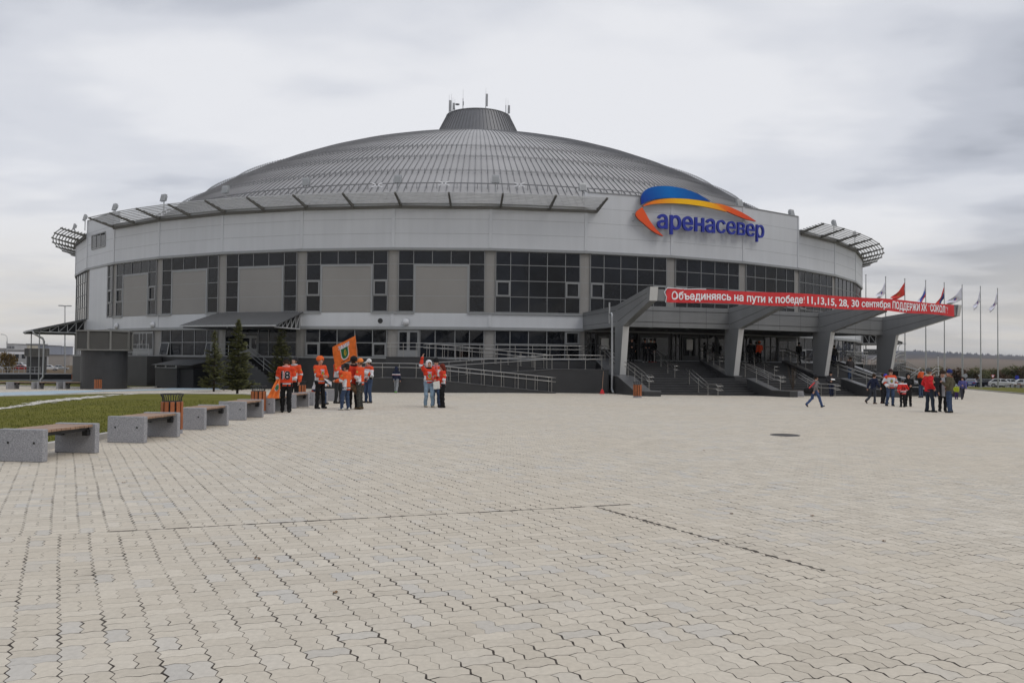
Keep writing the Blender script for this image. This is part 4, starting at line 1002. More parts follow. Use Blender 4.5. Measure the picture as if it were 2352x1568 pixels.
# ================================================================== SIDE CANOPIES over the doors
def side_canopy(n0, n1, label, posts=False, sign=None, reach=50.8):
    root = thing('door_canopy', label, 'canopy', tuple(ring(49, phn((n0+n1)/2), 4)), 0, 'corrugated door canopies on trusses')
    b = MB(); K = 36; vs = []; zt0, zt1 = 5.36, 4.22
    for top in (0.05, 0.0):
        for i in range(K*4+1):
            n = n0-.04+(n1-n0+.08)*i/(K*4); w = 0.018*(1 if (i//2) % 2 else -1)
            vs += [ring(R0+.02, phn(n), zt0+top+w), ring(reach+.12, phn(n), zt1+top+w-.02)]
    Q = 2*(K*4+1); fs = []
    for k in (0, 1):
        for i in range(K*4): a = k*Q+2*i; fs.append((a, a+1, a+3, a+2))
    for i in range(K*4): a = 2*i; fs.append((a+1, a+3, Q+a+3, Q+a+1))
    b.add(vs, fs); b.build('roof_sheet', M['sheet'], root)
    for n in (n0, (n0+n1)/2, n1):
        ph = phn(n); b = MB(); P = lambda r, z: ring(r, ph, z)
        b.beam(P(R0, 4.07), P(reach, 4.07), .08, .09); b.beam(P(R0+.05, 5.28), P(reach, 4.15), .08, .09); b.beam(P(R0+.05, 4.115), P(R0+.05, 5.22), .08, .08)
        k = 5
        for i in range(1, k+1):
            f = i/(k+0.8); r = R0+.05+(reach-R0)*f; z = 5.24+(4.15-5.24)*f; r2 = R0+.05+(reach-R0)*((i-1)/(k+.8)); 
            b.beam(P(r, 4.11), P(r, z-.04), .05, .05); b.beam(P(r2+.03, 5.20-1.09*(i-1)/(k+.8)), P(r-.03, 4.13), .05, .05)
        b.build('truss', M['truss'], root)
    for n in (n0+.045, n1-.045):
        b = MB(); t_ = Vector((math.cos(phn(n)), math.sin(phn(n)), 0))*.03; b.prism([ring(r, phn(n), z) for r, z in ((R0+.1, 4.1), (reach-.15, 4.1), (reach-.15, 4.16), (R0+.1, 5.26))], t_); b.build('gable_panel', M['dark'], root)
    b = MB(); arcbox(b, reach+.10, reach+.24, n0-.03, n1+.03, 4.10, 4.22, 6); b.build('gutter', M['galv'], root)
    b = MB(); arcbox(b, reach-.1, reach+.12, n0, n1, 4.02, 4.10, 1); arcbox(b, R0+.12, reach-.1, n0+.02, n1-.02, 4.04, 4.09, 6); b.build('ceiling', M['dark'], root)
    if posts:
        for n in (n0+.03, n1-.03):
            b = MB(); p = ring(reach-.5, phn(n), 0); b.tube([(p.x, p.y, -2), (p.x, p.y, 4.05)], .05, 8); b.build('post', M['galv'], root)
        for n in (n1+.02,):
            P = lambda r, z: ring(r, phn(n), z)
            b = MB(); b.tube([P(reach+.15, 4.15), P(reach+.05, 3.9), P(reach-.7, 3.45), P(reach-.8, 3.2), P(reach-.8, -.1), P(reach-.6, -.35), P(reach-.6, -.7), P(reach-.2, -.85)], .09, 8); b.build('downpipe', M['galv'], root, smooth=True)
    return root
side_canopy(3, 4, 'corrugated grey canopy on pale trusses over the door behind the spruces')
side_canopy(-1, 0, 'corrugated canopy on posts with downpipes at the far left end of the arena', posts=True, reach=51.3)
sc_ = side_canopy(12.9, 13.9, 'corrugated canopy on trusses over the ticket windows at the right end of the arena')
b = MB(); A_ = ring(R0+.12, phn(12.84), 0); B_ = ring(R0+1.75, phn(12.84), 0); t_ = (B_-A_).normalized(); o_ = Vector((t_.y, -t_.x, 0))
if o_.y > 0: o_ = -o_
sgn = thing('ticket_sign', 'grey hanging sign board reading КАССЫ under the right-hand canopy', 'sign', tuple(A_+Vector((0, 0, 3.1))))
b.beam((A_.x, A_.y, 3.12), (B_.x, B_.y, 3.12), .06, .66); b.build('board', M['alu'], sgn)
text_obj('КАССЫ', lambda u, v, e: Vector((A_.x, A_.y, 2.95))+t_*(u+.14)+o_*(.05+e*.3)+Vector((0, 0, v)), M['iron'], 'lettering', sgn, bold=.015, extr=.02, w=1.35, h=.36)
b = MB(); b.beam((A_.x, A_.y, 3.46), (A_.x, A_.y, 4.07), .04, .04); b.beam((B_.x, B_.y, 3.46), (B_.x, B_.y, 4.07), .04, .04); b.build('hanger', M['galv'], sgn)
# service steps with railings below the left-hand doors
def service_stairs(n0, n1, down, label):
    root = thing('service_stairs', label, 'stairs', tuple(ring(48, phn(n0), 0)), 0, 'small service stairs with railings')
    b = MB(); arcbox(b, R0+.1, R0+1.5, n0, n1, -2.5, 1.9, 4)
    edge = n0 if down < 0 else n1; k = 11
    for i in range(k):
        a = edge+down*(i*.036); c = edge+down*((i+1)*.036); arcbox(b, R0+.1, R0+1.5, min(a, c)-.0, max(a, c), -2.5, 1.9-.19*(i+1), 1)
    b.build('steps', M['plinth'], root)
    P = lambda n, z, r=R0+1.4: ring(r, phn(n), z)
    far = n1 if down < 0 else n0
    for h in (.3, .6, .95):
        b = MB(); b.tube([P(far, 1.9+h), P(edge, 1.9+h), P(edge+down*.036*k, 1.9-.19*k+h)], .022, 6); b.build('rail', M['galv'], root)
    for n, z in [(far, 1.9), ((far+edge)/2, 1.9), (edge, 1.9), (edge+down*.2, 1.9-.19*5.5), (edge+down*.036*k, 1.9-.19*k)]:
        b = MB(); b.tube([P(n, z), P(n, z+.95)], .025, 6); b.build('post', M['galv'], root)
service_stairs(1.72, 2.12, -1, 'service stairs with grey railings below the double doors beside the round vent tower')
service_stairs(3.05, 3.5, 1, 'service stairs with grey railings under the canopy behind the spruces')
# cellar hatch
p = ring(R0+1.9, phn(2.55), 0); ph = phn(2.55)
hat = thing('cellar_hatch', 'low dark cellar hatch with sloping corrugated roof against the plinth', 'hatch', (p.x, p.y, g(p.x, p.y)))
b = MB(); arcbox(b, R0+.1, R0+2.2, 2.38, 2.70, -1.5, .95, 2); b.build('wall', M['plinth'], hat)
b = MB(); arcbox(b, R0+.1, R0+2.0, 2.70, 2.90, -1.5, .90, 2); b.build('doorway', M['dark'], hat)
b = MB(); arcbox(b, R0+2.2, R0+2.25, 2.38, 2.70, .97, 1.02, 2); arcbox(b, R0+2.2, R0+2.25, 2.38, 2.70, 1.17, 1.22, 2)
for n in (2.39, 2.54, 2.69): arcbox(b, R0+2.2, R0+2.25, n-.008, n+.008, 1.021, 1.169, 1)
b.build('vent_frame', M['truss'], hat)
b = MB(); vs = []
for k in range(41):
    n = 2.36+.56*k/40; w = .015*(1 if k % 2 else -1); vs += [ring(R0+.1, phn(n), 1.62+w), ring(R0+2.45, phn(n), 1.22+w), ring(R0+2.45, phn(n), 1.19+w), ring(R0+.1, phn(n), 1.59+w)]
b.add(vs, [(4*i+j, 4*i+(j+1) % 4, 4*i+4+(j+1) % 4, 4*i+4+j) for i in range(40) for j in range(4)]); b.build('roof_sheet', M['sheet'], hat)
# ================================================================== lights, cameras and gear on the arena
def flood(px, py, label, base_dz=-1.3, rr=None):
    rho = rr or 46.6; p = oncyl(px, py, rho); ph = math.atan2(p.x-BC.x, BC.y-p.y); o = Vector((math.sin(ph), -math.cos(ph), 0))
    root = thing('floodlight', label, 'floodlight', tuple(p), 0, 'floodlights along the roof edge')
    b = MB(); zz = max(13.4, p.z+base_dz); b.tube([(p.x, p.y, zz), (p.x, p.y, p.z-.25)], .045, 8); b.build('post', M['galv'], root)
    R = Matrix.Rotation(ph, 3, 'Z') @ Matrix.Rotation(rad(-14), 3, 'X')
    b = MB(); b.box(p+o*.05, (.56, .22, .60), R=R); b.box(p-o*.12+Vector((0, 0, .03)), (.36, .14, .3), R=R); hd = b.build('lamp_head', M['galv'], root)
    b = MB(); b.box(p+o*.175+Vector((0, 0, -.06)), (.48, .012, .48), R=R); b.build('lens', M['trim'], hd)
    b = MB(); t = Vector((math.cos(ph), math.sin(ph), 0))
    for s in (-1, 1): b.beam(p+t*(s*.34)-Vector((0, 0, .27)), p+t*(s*.34)+Vector((0, 0, .02)), .03, .05)
    b.beam(p-t*.35-Vector((0, 0, .26)), p+t*.35-Vector((0, 0, .26)), .05, .03); b.build('yoke', M['galv'], root)
for x, y, l in ((377, 455, 'on a thin post against the sky left of the dome'), (265, 476, 'on the left parapet above the small high window'), (519, 436, 'at the left foot of the dome'), (704, 418, 'in front of the dome, left of centre'), (914, 412, 'in front of the dome seams left of the lantern'), (1138, 412, 'in front of the dome seams right of the lantern'), (1338, 430, 'at the left end of the sign parapet'), (1697, 467, 'behind the orange tail of the sign'), (1817, 490, 'at the right end of the sign parapet'), (1915, 513, 'above the right-hand louvre, nearer the sign'), (1963, 538, 'above the right-hand louvre, farther along'), (196, 500, 'at the left corner of the raised parapet'), (172, 521, 'above the far left louvre')):
    flood(x, y, 'grey floodlight '+l)
def walllamp(px, py, label):
    p = oncyl(px, py, R0+.02); ph = math.atan2(p.x-BC.x, BC.y-p.y); o = Vector((math.sin(ph), -math.cos(ph), 0)); t = Vector((math.cos(ph), math.sin(ph), 0)); b = MB(); r = .27; vs = []
    for i in range(6):
        a = i/5*math.pi/2*.98; vs += [p+o*(.2*math.sin(a))+(t*math.cos(2*math.pi*j/18)+Vector((0, 0, 1))*math.sin(2*math.pi*j/18))*(r*math.cos(a)) for j in range(18)]
    b.add(vs, [(i*18+j, i*18+(j+1) % 18, (i+1)*18+(j+1) % 18, (i+1)*18+j) for i in range(5) for j in range(18)]+[tuple(5*18+j for j in range(18))])
    tag(b.build('wall_lamp', M['plastic_w'], smooth=True), label, 'wall lamp', 'round white wall lamps')
walllamp(268, 749, 'round white wall lamp left of the double doors, above the vent tower'); walllamp(351, 746, 'round white wall lamp above the service double doors'); walllamp(932, 740, 'round white wall lamp on the white band above the ramp'); walllamp(2065/1, 744, 'round white wall lamp seen under the canopy at the right')
b = MB(); p = oncyl(875, 737, R0+.3); ph = math.atan2(p.x-BC.x, BC.y-p.y); o = Vector((math.sin(ph), -math.cos(ph), 0))
b.tube([p-o*.28, p], .04, 8); b.tube([p-o*.1, p+o*.02, p+o*.18], [.06, .12, .2], 14); tag(b.build('loudspeaker', M['iron']), 'small black horn loudspeaker on the white band', 'loudspeaker')
def camera_box(px, py, label, off=.35):
    p = oncyl(px, py, R0+off); ph = math.atan2(p.x-BC.x, BC.y-p.y); o = Vector((math.sin(ph), -math.cos(ph), 0)); t = Vector((math.cos(ph), math.sin(ph), 0))
    root = thing('security_camera', label, 'security camera', tuple(p), 0, 'security cameras'); b = MB(); b.beam(p-o*off, p, .05, .05); b.build('bracket', M['galv'], root)
    b = MB(); b.beam(p-t*.05+o*.0+Vector((0, 0, .06)), p+t*.32+o*.1+Vector((0, 0, .0)), .14, .13); b.build('housing', M['plastic_w'], root)
camera_box(246, 755, 'white security camera just above the round vent tower'); camera_box(2093, 745, 'white security camera on the wall seen beyond the third pier')
for i, (x, y) in enumerate(((866, 425), (1020, 421), (1193, 424))):
    p = oncyl(x, y, 45.0); b = MB(); t = Vector((1, 0, 0))
    for s in (-1, 1): b.beam(p+Vector((-.42, 0, -.16*s)), p+Vector((.42, 0, .16*s)), .07, .08)
    b.beam(p+Vector((0, 0, -.2)), p, .05, .05)
    tag(b.build('roof_anchor', M['letter']), 'white crossed bracket on the dome edge, %s' % ('left', 'middle', 'right')[i]+' one of three', 'bracket', 'white roof brackets')
# antennas on the lantern
def antenna(px, ytop, kind, label, dy=0):
    ph = math.asin(max(-1, min(1, (px-1086)/FPX*108/4.2))); p = ring(4.1, ph, 34.0); top = (831-ytop)*p.y/FPX+CAMZ; root = thing('antenna', label, 'antenna', tuple(p), 0, 'antennas on the lantern')
    b = MB(); b.tube([p, (p.x, p.y, top-(.25 if kind else 0)), ], .05, 7); b.tube([(p.x, p.y, top-.25), (p.x, p.y, top+.9)], .014, 5); b.build('mast', M['galv'], root)
    if kind == 'panel':
        b = MB(); b.box((p.x+.12, p.y-.12, (34.0+top)/2+.25), (.30, .14, (top-34.0)*.86)); b.build('panel', M['truss'], root, bevel=.02)
    if kind == 'dish':
        b = MB(); b.lathe((p.x+.35, p.y-.2, 34.9), [(.05, -.12), (.28, -.05), (.3, .05), (.05, .1)], 14); b.build('dish', M['truss'], root)
    if kind == 'box':
        b = MB(); b.box((p.x+.03, p.y-.1, 34.8), (.16, .12, .5)); b.build('radio_unit', M['galv'], root)
for x, y, k, l in ((1018, 231, 'panel', 'panel antenna at the far left of the lantern rim'), (1024, 229, None, 'thin whip antenna beside the left panel antennas'), (1028, 238, 'panel', 'short panel antenna second from the left'), (1033, 241, 'dish', 'small dish antenna on the left of the lantern rim'), (1053, 219, 'box', 'slim mast antenna left of the lantern centre'), (1106, 215, 'panel', 'tall wide panel antenna right of the lantern centre'), (1152, 238, None, 'thin whip antenna at the right of the lantern rim'), (1157, 242, 'panel', 'panel antenna at the far right of the lantern rim')):
    antenna(x, y, k, l)
# ================================================================== VENT TOWERS
def vent_tower(c, k, label):
    root = thing('vent_tower', label, 'vent tower', tuple(c), 0, 'round vent towers with louvred caps'); z0 = c.z
    b = MB(); b.lathe((c.x, c.y, 0), [(1.56, z0-1), (1.56, 2.25+(z0+.5)*0)], 40); b.build('body', M['plinth'], root)
    b = MB(); RC = 1.88; A = [rad(-90-22.5*.35+45*i) for i in range(8)]; P = lambda a, r, z: Vector((c.x+r*math.cos(a), c.y+r*math.sin(a), z))
    zt = z0+4.25; zb = z0+2.82
    for i in range(8):
        b.beam(P(A[i], RC, zb), P(A[i], RC, zt), .12, .12, up=(math.cos(A[i]), math.sin(A[i]), 0))
    for z in (zb, zt-.06):
        b.add([P(a, RC+.07, z) for a in A]+[P(a, RC+.07, z+.10) for a in A], [tuple(range(8))[::-1], tuple(range(8, 16))]+[(i, (i+1) % 8, 8+(i+1) % 8, 8+i) for i in range(8)])
    b.build('cap_frame', M['capf'], root)
    for i in range(8):
        b = MB(); a0, a1 = P(A[i], RC-.02, 0), P(A[(i+1) % 8], RC-.02, 0); n_ = ((a0+a1)/2-Vector((c.x, c.y, 0))).normalized()
        for q in range(22):
            z = zb+.13+q*(zt-zb-.2)/22; h = (zt-zb-.2)/22
            b.add([a0+Vector((0, 0, z))+n_*.02, a1+Vector((0, 0, z))+n_*.02, a1+Vector((0, 0, z+h))-n_*.035, a0+Vector((0, 0, z+h))-n_*.035, a0+Vector((0, 0, z+h))+n_*.02, a1+Vector((0, 0, z+h))+n_*.02], [(0, 1, 2, 3), (3, 2, 5, 4)])
        b.build('louver_panel', M['beige_d'], root)
    return root
M['capf'] = mat('cap_frame_grey', (0.17, 0.165, 0.15), 0.55)
M['beige_d'] = mat('louver_grey_beige', (0.135, 0.13, 0.118), 0.6, var=0.05)
p = atd(239, 880, 61.0); vent_tower(Vector((p.x, p.y, g(p.x, p.y))), 1, 'dark round vent tower with louvred octagonal cap beside the arena, the nearer one')
p = atd(84, 857, 146.0); vent_tower(Vector((p.x, p.y, g(p.x, p.y))), 1, 'small looking dark vent tower by the parked cars, the farther one')
# ================================================================== BENCHES
def make_bench(label, group):
    root = thing('park_bench', label, 'bench', (0, 0, 0), 0, group); Lb = 1.5
    for s in (-1, 1):
        b = MB(); b.box((0, s*(Lb/2-.065), .265), (.78, .13, .53)); sl_ = b.build('end_slab', M['conc'], root, bevel=.012)
        for x in (-.22, .24):
            b = MB(); q = s*(Lb/2)+s*.003; b.tube([(x, q-.004, .31), (x, q+s*.006, .31)], .020, 10); b.build('bolt', M['iron'], sl_)
    nb = 10; w = (Lb-.28)/nb
    for i in range(nb):
        b = MB(); b.box((0, -Lb/2+.14+w*(i+.5), .492+random.uniform(-.002, .002)), (.70, w-.012, .042)); b.build('plank', M['wood'], root, bevel=.004)
    b = MB()
    for x in (-.25, .25): b.box((x, 0, .435), (.05, Lb-.27, .06))
    for y in (-.45, -.15, .15, .45): b.box((0, y, .43), (.44, .03, .04))
    for x in (-.25, .25):
        for s in (-1, 1): b.box((x, s*(Lb/2-.18), .37), (.10, .09, .10))
    b.build('steel_frame', M['iron'], root); return root
bench0 = make_bench('pale concrete bench with wooden seat, nearest of the row beside the lawn', 'concrete benches along the lawn')
BP = [(114, 1061, 'nearest of the row, cut by the picture edge'), (340, 1017, 'second of the row, just before the big bin'), (474, 987, 'third of the row, behind the big orange bin'), (567, 965, 'fourth of the row, in front of the second bin'), (633, 949.5, 'fifth of the row, with an orange flag lying on it'), (684, 938, 'sixth of the row, behind the number 18 jersey'), (728, 931.5, 'seventh of the row, with a seated fan'), (789, 921, 'eighth of the row, half hidden behind fans')]
benches = []
for i, (px, py, txt) in enumerate(BP):
    p = gp(px, py); o = bench0 if i == 0 else dup(bench0)
    yaw = rad((-7, -5, -3, -3, -4, -6, -9, -12)[i]); o.location = (p.x-.39, p.y+.75, p.z); o.rotation_euler = (0, 0, yaw)
    o['label'] = 'concrete bench with wooden seat, '+txt; benches.append(o)
for i, (px, txt) in enumerate(((-20, 'leftmost of the far row by the vent tower'), (38, 'second from the left in the far row by the vent tower'), (95, 'third from the left in the far row by the vent tower'), (155, 'rightmost of the far row, beside the vent tower'))):
    p = gp(px+20, 893.2); o = dup(bench0); o.location = p; o.rotation_euler = (0, 0, rad(90+3)); o['label'] = 'concrete bench '+txt; o['group'] = 'concrete benches in the far row'
for i, (px, txt) in enumerate(((2322, 'leftmost of three'), (2336, 'middle one of three'), (2350, 'rightmost of three'))):
    p = gp(px, 891+i*.6); o = dup(bench0); o.location = p+Vector((0, 0, .1)); o.rotation_euler = (0, 0, rad(80)); o['label'] = 'small far concrete bench on the right verge, '+txt; o['group'] = 'far benches on the right verge'
# ================================================================== LITTER BINS
def make_bin():
    root = thing('litter_bin', 'orange slatted litter bin', 'litter bin', (0, 0, 0), 0, 'round litter bins with orange wooden slats')
    b = MB(); b.lathe((0, 0, 0), [(.20, 0), (.24, .0), (.24, .07), (.2, .1)], 20); b.build('base', M['conc'], root)
    b = MB(); b.lathe((0, 0, 0), [(.195, .10), (.195, .70), (.17, .70), (.17, .2)], 20); b.build('liner', M['iron'], root)
    for k in range(11):
        a = 2*math.pi*k/11; b = MB(); b.box((.222*math.cos(a), .222*math.sin(a), .415), (.030, .088, .63), a); b.build('slat', M['wood_o'], root, bevel=.004)
    b = MB(); q = [(.25*math.cos(2*math.pi*j/24), .25*math.sin(2*math.pi*j/24), .90) for j in range(25)]; b.tube(q, .012, 6, False)
    q = [(.205*math.cos(2*math.pi*j/24), .205*math.sin(2*math.pi*j/24), .73) for j in range(25)]; b.tube(q, .012, 6, False)
    for j in range(12):
        a = 2*math.pi*j/12; b.tube([(.20*math.cos(a), .20*math.sin(a), .70), (.205*math.cos(a), .205*math.sin(a), .82), (.25*math.cos(a), .25*math.sin(a), .90)], .010, 5)
    b.build('wire_crown', M['iron'], root); return root
bin0 = make_bin()
for i, (px, py, txt) in enumerate(((394, 996, 'with wire crown after the second bench'), (593, 950.5, 'with black wire crown behind the fourth bench'), (690, 922, 'beside the fans in orange'), (225, 896.5, 'in front of the nearer vent tower'), (169, 873.5, 'small and far, left of the vent tower'), (592, 886.5, 'at the service stairs behind the spruces'), (1464, 914, 'against the left cheek wall'), (2340, 893, 'far off on the right verge'))):
    o = bin0 if i == 0 else dup(bin0); p = gp(px, py-1); o.location = p; o.rotation_euler = (0, 0, i*.7); o['label'] = 'litter bin with orange wooden slats '+txt
# ================================================================== SPRUCES
M['needle'] = mat('spruce_needles', (0.135, 0.140, 0.058), 0.85, var=0.5, vscale=5.0, spec=0.2)
def spruce(base, H, Rb, label, seed, base_open=0.10, dens=1.0):
    r2 = random.Random(seed); root = thing('spruce_tree', label, 'tree', tuple(base), 0, 'young spruces on the lawn')
    b = MB(); b.tube([base+Vector((0, 0, -.1)), base+Vector((.01, 0, H*.5)), base+Vector((0, .01, H*.98))], [.075, .045, .008], 8); b.build('trunk', M['bark'], root, smooth=True)
    b = MB(); z = H*base_open
    def spray(p, d, ln, w):
        d = d.normalized(); s = d.cross(Vector((0, 0, 1))); s = s.normalized() if s.length > .05 else Vector((1, 0, 0)); u = s.cross(d)
        k = max(3, int(ln/.032))
        for i in range(k):
            f = (i+r2.random())/k; q = p+d*(ln*f)
            for sg in (-1, 1, 0):
                a = (s*sg*r2.uniform(.6, 1.1)+d*r2.uniform(.3, .9)+u*r2.uniform(-.5, .6)).normalized(); l2 = w*r2.uniform(.6, 1.2); t = a.cross(u+s*.3).normalized()*(.024+.010*r2.random())
                b.add([q-t, q+t, q+a*l2], [(0, 1, 2)])
    while z < H*.985:
        f = (z/H-base_open)/(1-base_open); Rz = Rb*(1-f)**.92*r2.uniform(.82, 1.12)+.05
        n = int((11 if f < .6 else 7)*dens)
        for j in range(n):
            a = r2.random()*6.283; ln = Rz*r2.uniform(.65, 1.12); rise = .05+.55*f+r2.uniform(-.08, .12); p = base+Vector((0, 0, z+r2.uniform(-.05, .05)))
            prev = p; k = max(2, int(ln/.16))
            for i in range(k):
                t = (i+1)/k; sag = -.16*ln*math.sin(t*2.2)*(1-f)+.12*ln*t*t
                q = p+Vector((math.cos(a)*ln*t, math.sin(a)*ln*t, ln*rise*t*.5+sag)); spray(prev, q-prev, (q-prev).length, .12)
                if i >= 0 and ln > .25:
                    for sg in (-1, 1):
                        aa = a+sg*r2.uniform(.6, 1.0); l3 = ln*(.42-.28*t)*r2.uniform(.6, 1.2); spray(q, Vector((math.cos(aa), math.sin(aa), r2.uniform(-.25, .15))), l3, .11)
                prev = q
        z += H*(.040 if f < .8 else .024)*r2.uniform(.8, 1.2)/max(.6, dens)
    spray(base+Vector((0, 0, H*.88)), Vector((0, 0, 1)), H*.12, .06)
    b.build('crown', M['needle'], root)
def tree_at(px, py, ytop, Rb, label, seed, **k):
    p = gp(px, py); spruce(p+Vector((0, 0, .05)), (py-ytop)*p.y/FPX, Rb, label, seed, **k)
tree_at(545, 907.5, 736, .95, 'dark green young spruce on the lawn, widest of the three', 11)
tree_at(491, 899, 760, .85, 'thinner yellowish young spruce, left of the widest one', 12, dens=.8)
tree_at(645, 893, 734, 1.0, 'young spruce behind the fan in the number 18 jersey', 13, dens=1.15)
# ================================================================== FLAGPOLES AND FLAGS
def flagpole(px, ytop, D, label):
    t = atd(px, ytop, D); z0 = g(t.x, t.y); root = thing('flagpole', label, 'flagpole', (t.x, t.y, z0), 0, 'row of flagpoles right of the arena')
    b = MB(); b.tube([(t.x, t.y, z0), (t.x, t.y, z0+5.2)], [.13, .12], 10); b.tube([(t.x, t.y, z0+5.2), (t.x, t.y, t.z)], [.085, .055], 10); b.build('mast', M['galv'], root)
    b = MB(); b.lathe((t.x, t.y, t.z), [(.03, 0), (.09, .06), (.09, .12), (.02, .17)], 10); b.build('finial', M['galv'], root)
    b = MB(); b.box((t.x, t.y, z0+.06), (.5, .5, .16)); b.build('base_plate', M['conc'], root); return t
def flag(t, y0, y1, flyx, flytop, flybot, colfn, label, D):
    """hoist from y0 to y1 (px) at the pole, fly end at x=flyx between flytop and flybot"""
    pxh = proj(t)[0]; H0, H1 = atd(pxh-.6, y0, D), atd(pxh-.6, y1, D); F0, F1 = atd(flyx, flytop, D-1.0), atd(flyx+3, flybot, D-1.0)
    b = MB(); A, B_ = 26, 14; vs = []; cols = []
    for i in range(A+1):
        a = i/A
        for j in range(B_+1):
            f = j/B_; p = H0.lerp(H1, f).lerp(F0.lerp(F1, f), a); sag = -.22*math.sin(a*math.pi)*(1-f*.5)
            vs.append(p+Vector((.06*math.sin(f*9+a*5), .28*a*math.sin(a*9+f*6.5), sag))); cols.append(colfn(a, f))
    b.add(vs, [(i*(B_+1)+j, (i+1)*(B_+1)+j, (i+1)*(B_+1)+j+1, i*(B_+1)+j+1) for i in range(A) for j in range(B_)])
    o = b.build('flag', M['cloth'], smooth=True, cols=cols); s = o.modifiers.new('thickness', 'SOLIDIFY'); s.thickness = .012
    tag(o, label, 'flag', 'flags flying from the row of poles'); return o
WHT, RED, NAV, BLUE = (.62, .62, .70), (.55, .05, .04), (.035, .05, .16), (.05, .10, .42)
def fw(a, f):   # white flag with a small coloured emblem
    d = math.hypot((a-.45)/.16, (f-.5)/.22); return BLUE if d < .5 else ((.5, .12, .12) if d < .8 and f > .5 else WHT)
FL = [(1988.6, 632.5, None), (2034, 637, (645.5, 673, 2013, 678, 688, fw, 'white flag nearest the arena wall, folded in the wind')), (2078, 642, (648, 678, 2046, 684, 691, lambda a, f: (.50, .13, .05) if math.hypot((a-.45)/.2, (f-.5)/.3) < .6 else RED, 'red flag with a darker crest on the third pole from the arena')), (2125.8, 645.4, (654, 681, 2108, 694, 700, lambda a, f: WHT if f < .33 else (BLUE if f < .66 else RED), 'white blue and red striped flag')), (2168.5, 651, (658, 685, 2150, 699, 705, lambda a, f: RED if f < .45 else ((.5, .3, .1) if f < .5 else NAV), 'red and navy striped flag')), (2209.6, 656, (659, 688, 2173, 694, 701, fw, 'large white flag with small emblem, on the fourth pole from the right-hand side')), (2251.6, 659, (665, 692, 2236, 706, 712, fw, 'narrow limp white flag on the second pole from the right')), (2291, 663.7, (669.5, 696, 2273, 712, 717, fw, 'narrow limp white flag on the rightmost pole'))]
for i, (px, yt, fl) in enumerate(FL):
    D = 112+i*2.6; t = flagpole(px, yt, D, 'tall grey flagpole '+('half hidden by the arena wall, without a visible flag', 'nearest the arena wall with a white flag', 'with the plain red flag', 'with the white, blue and red flag', 'with the red and navy flag', 'with the large white flag', 'second from the right, with a limp white flag', 'rightmost of the row, with a limp white flag')[i])
    if fl:
        o = flag(t, *fl[:5], fl[5], fl[6], D)
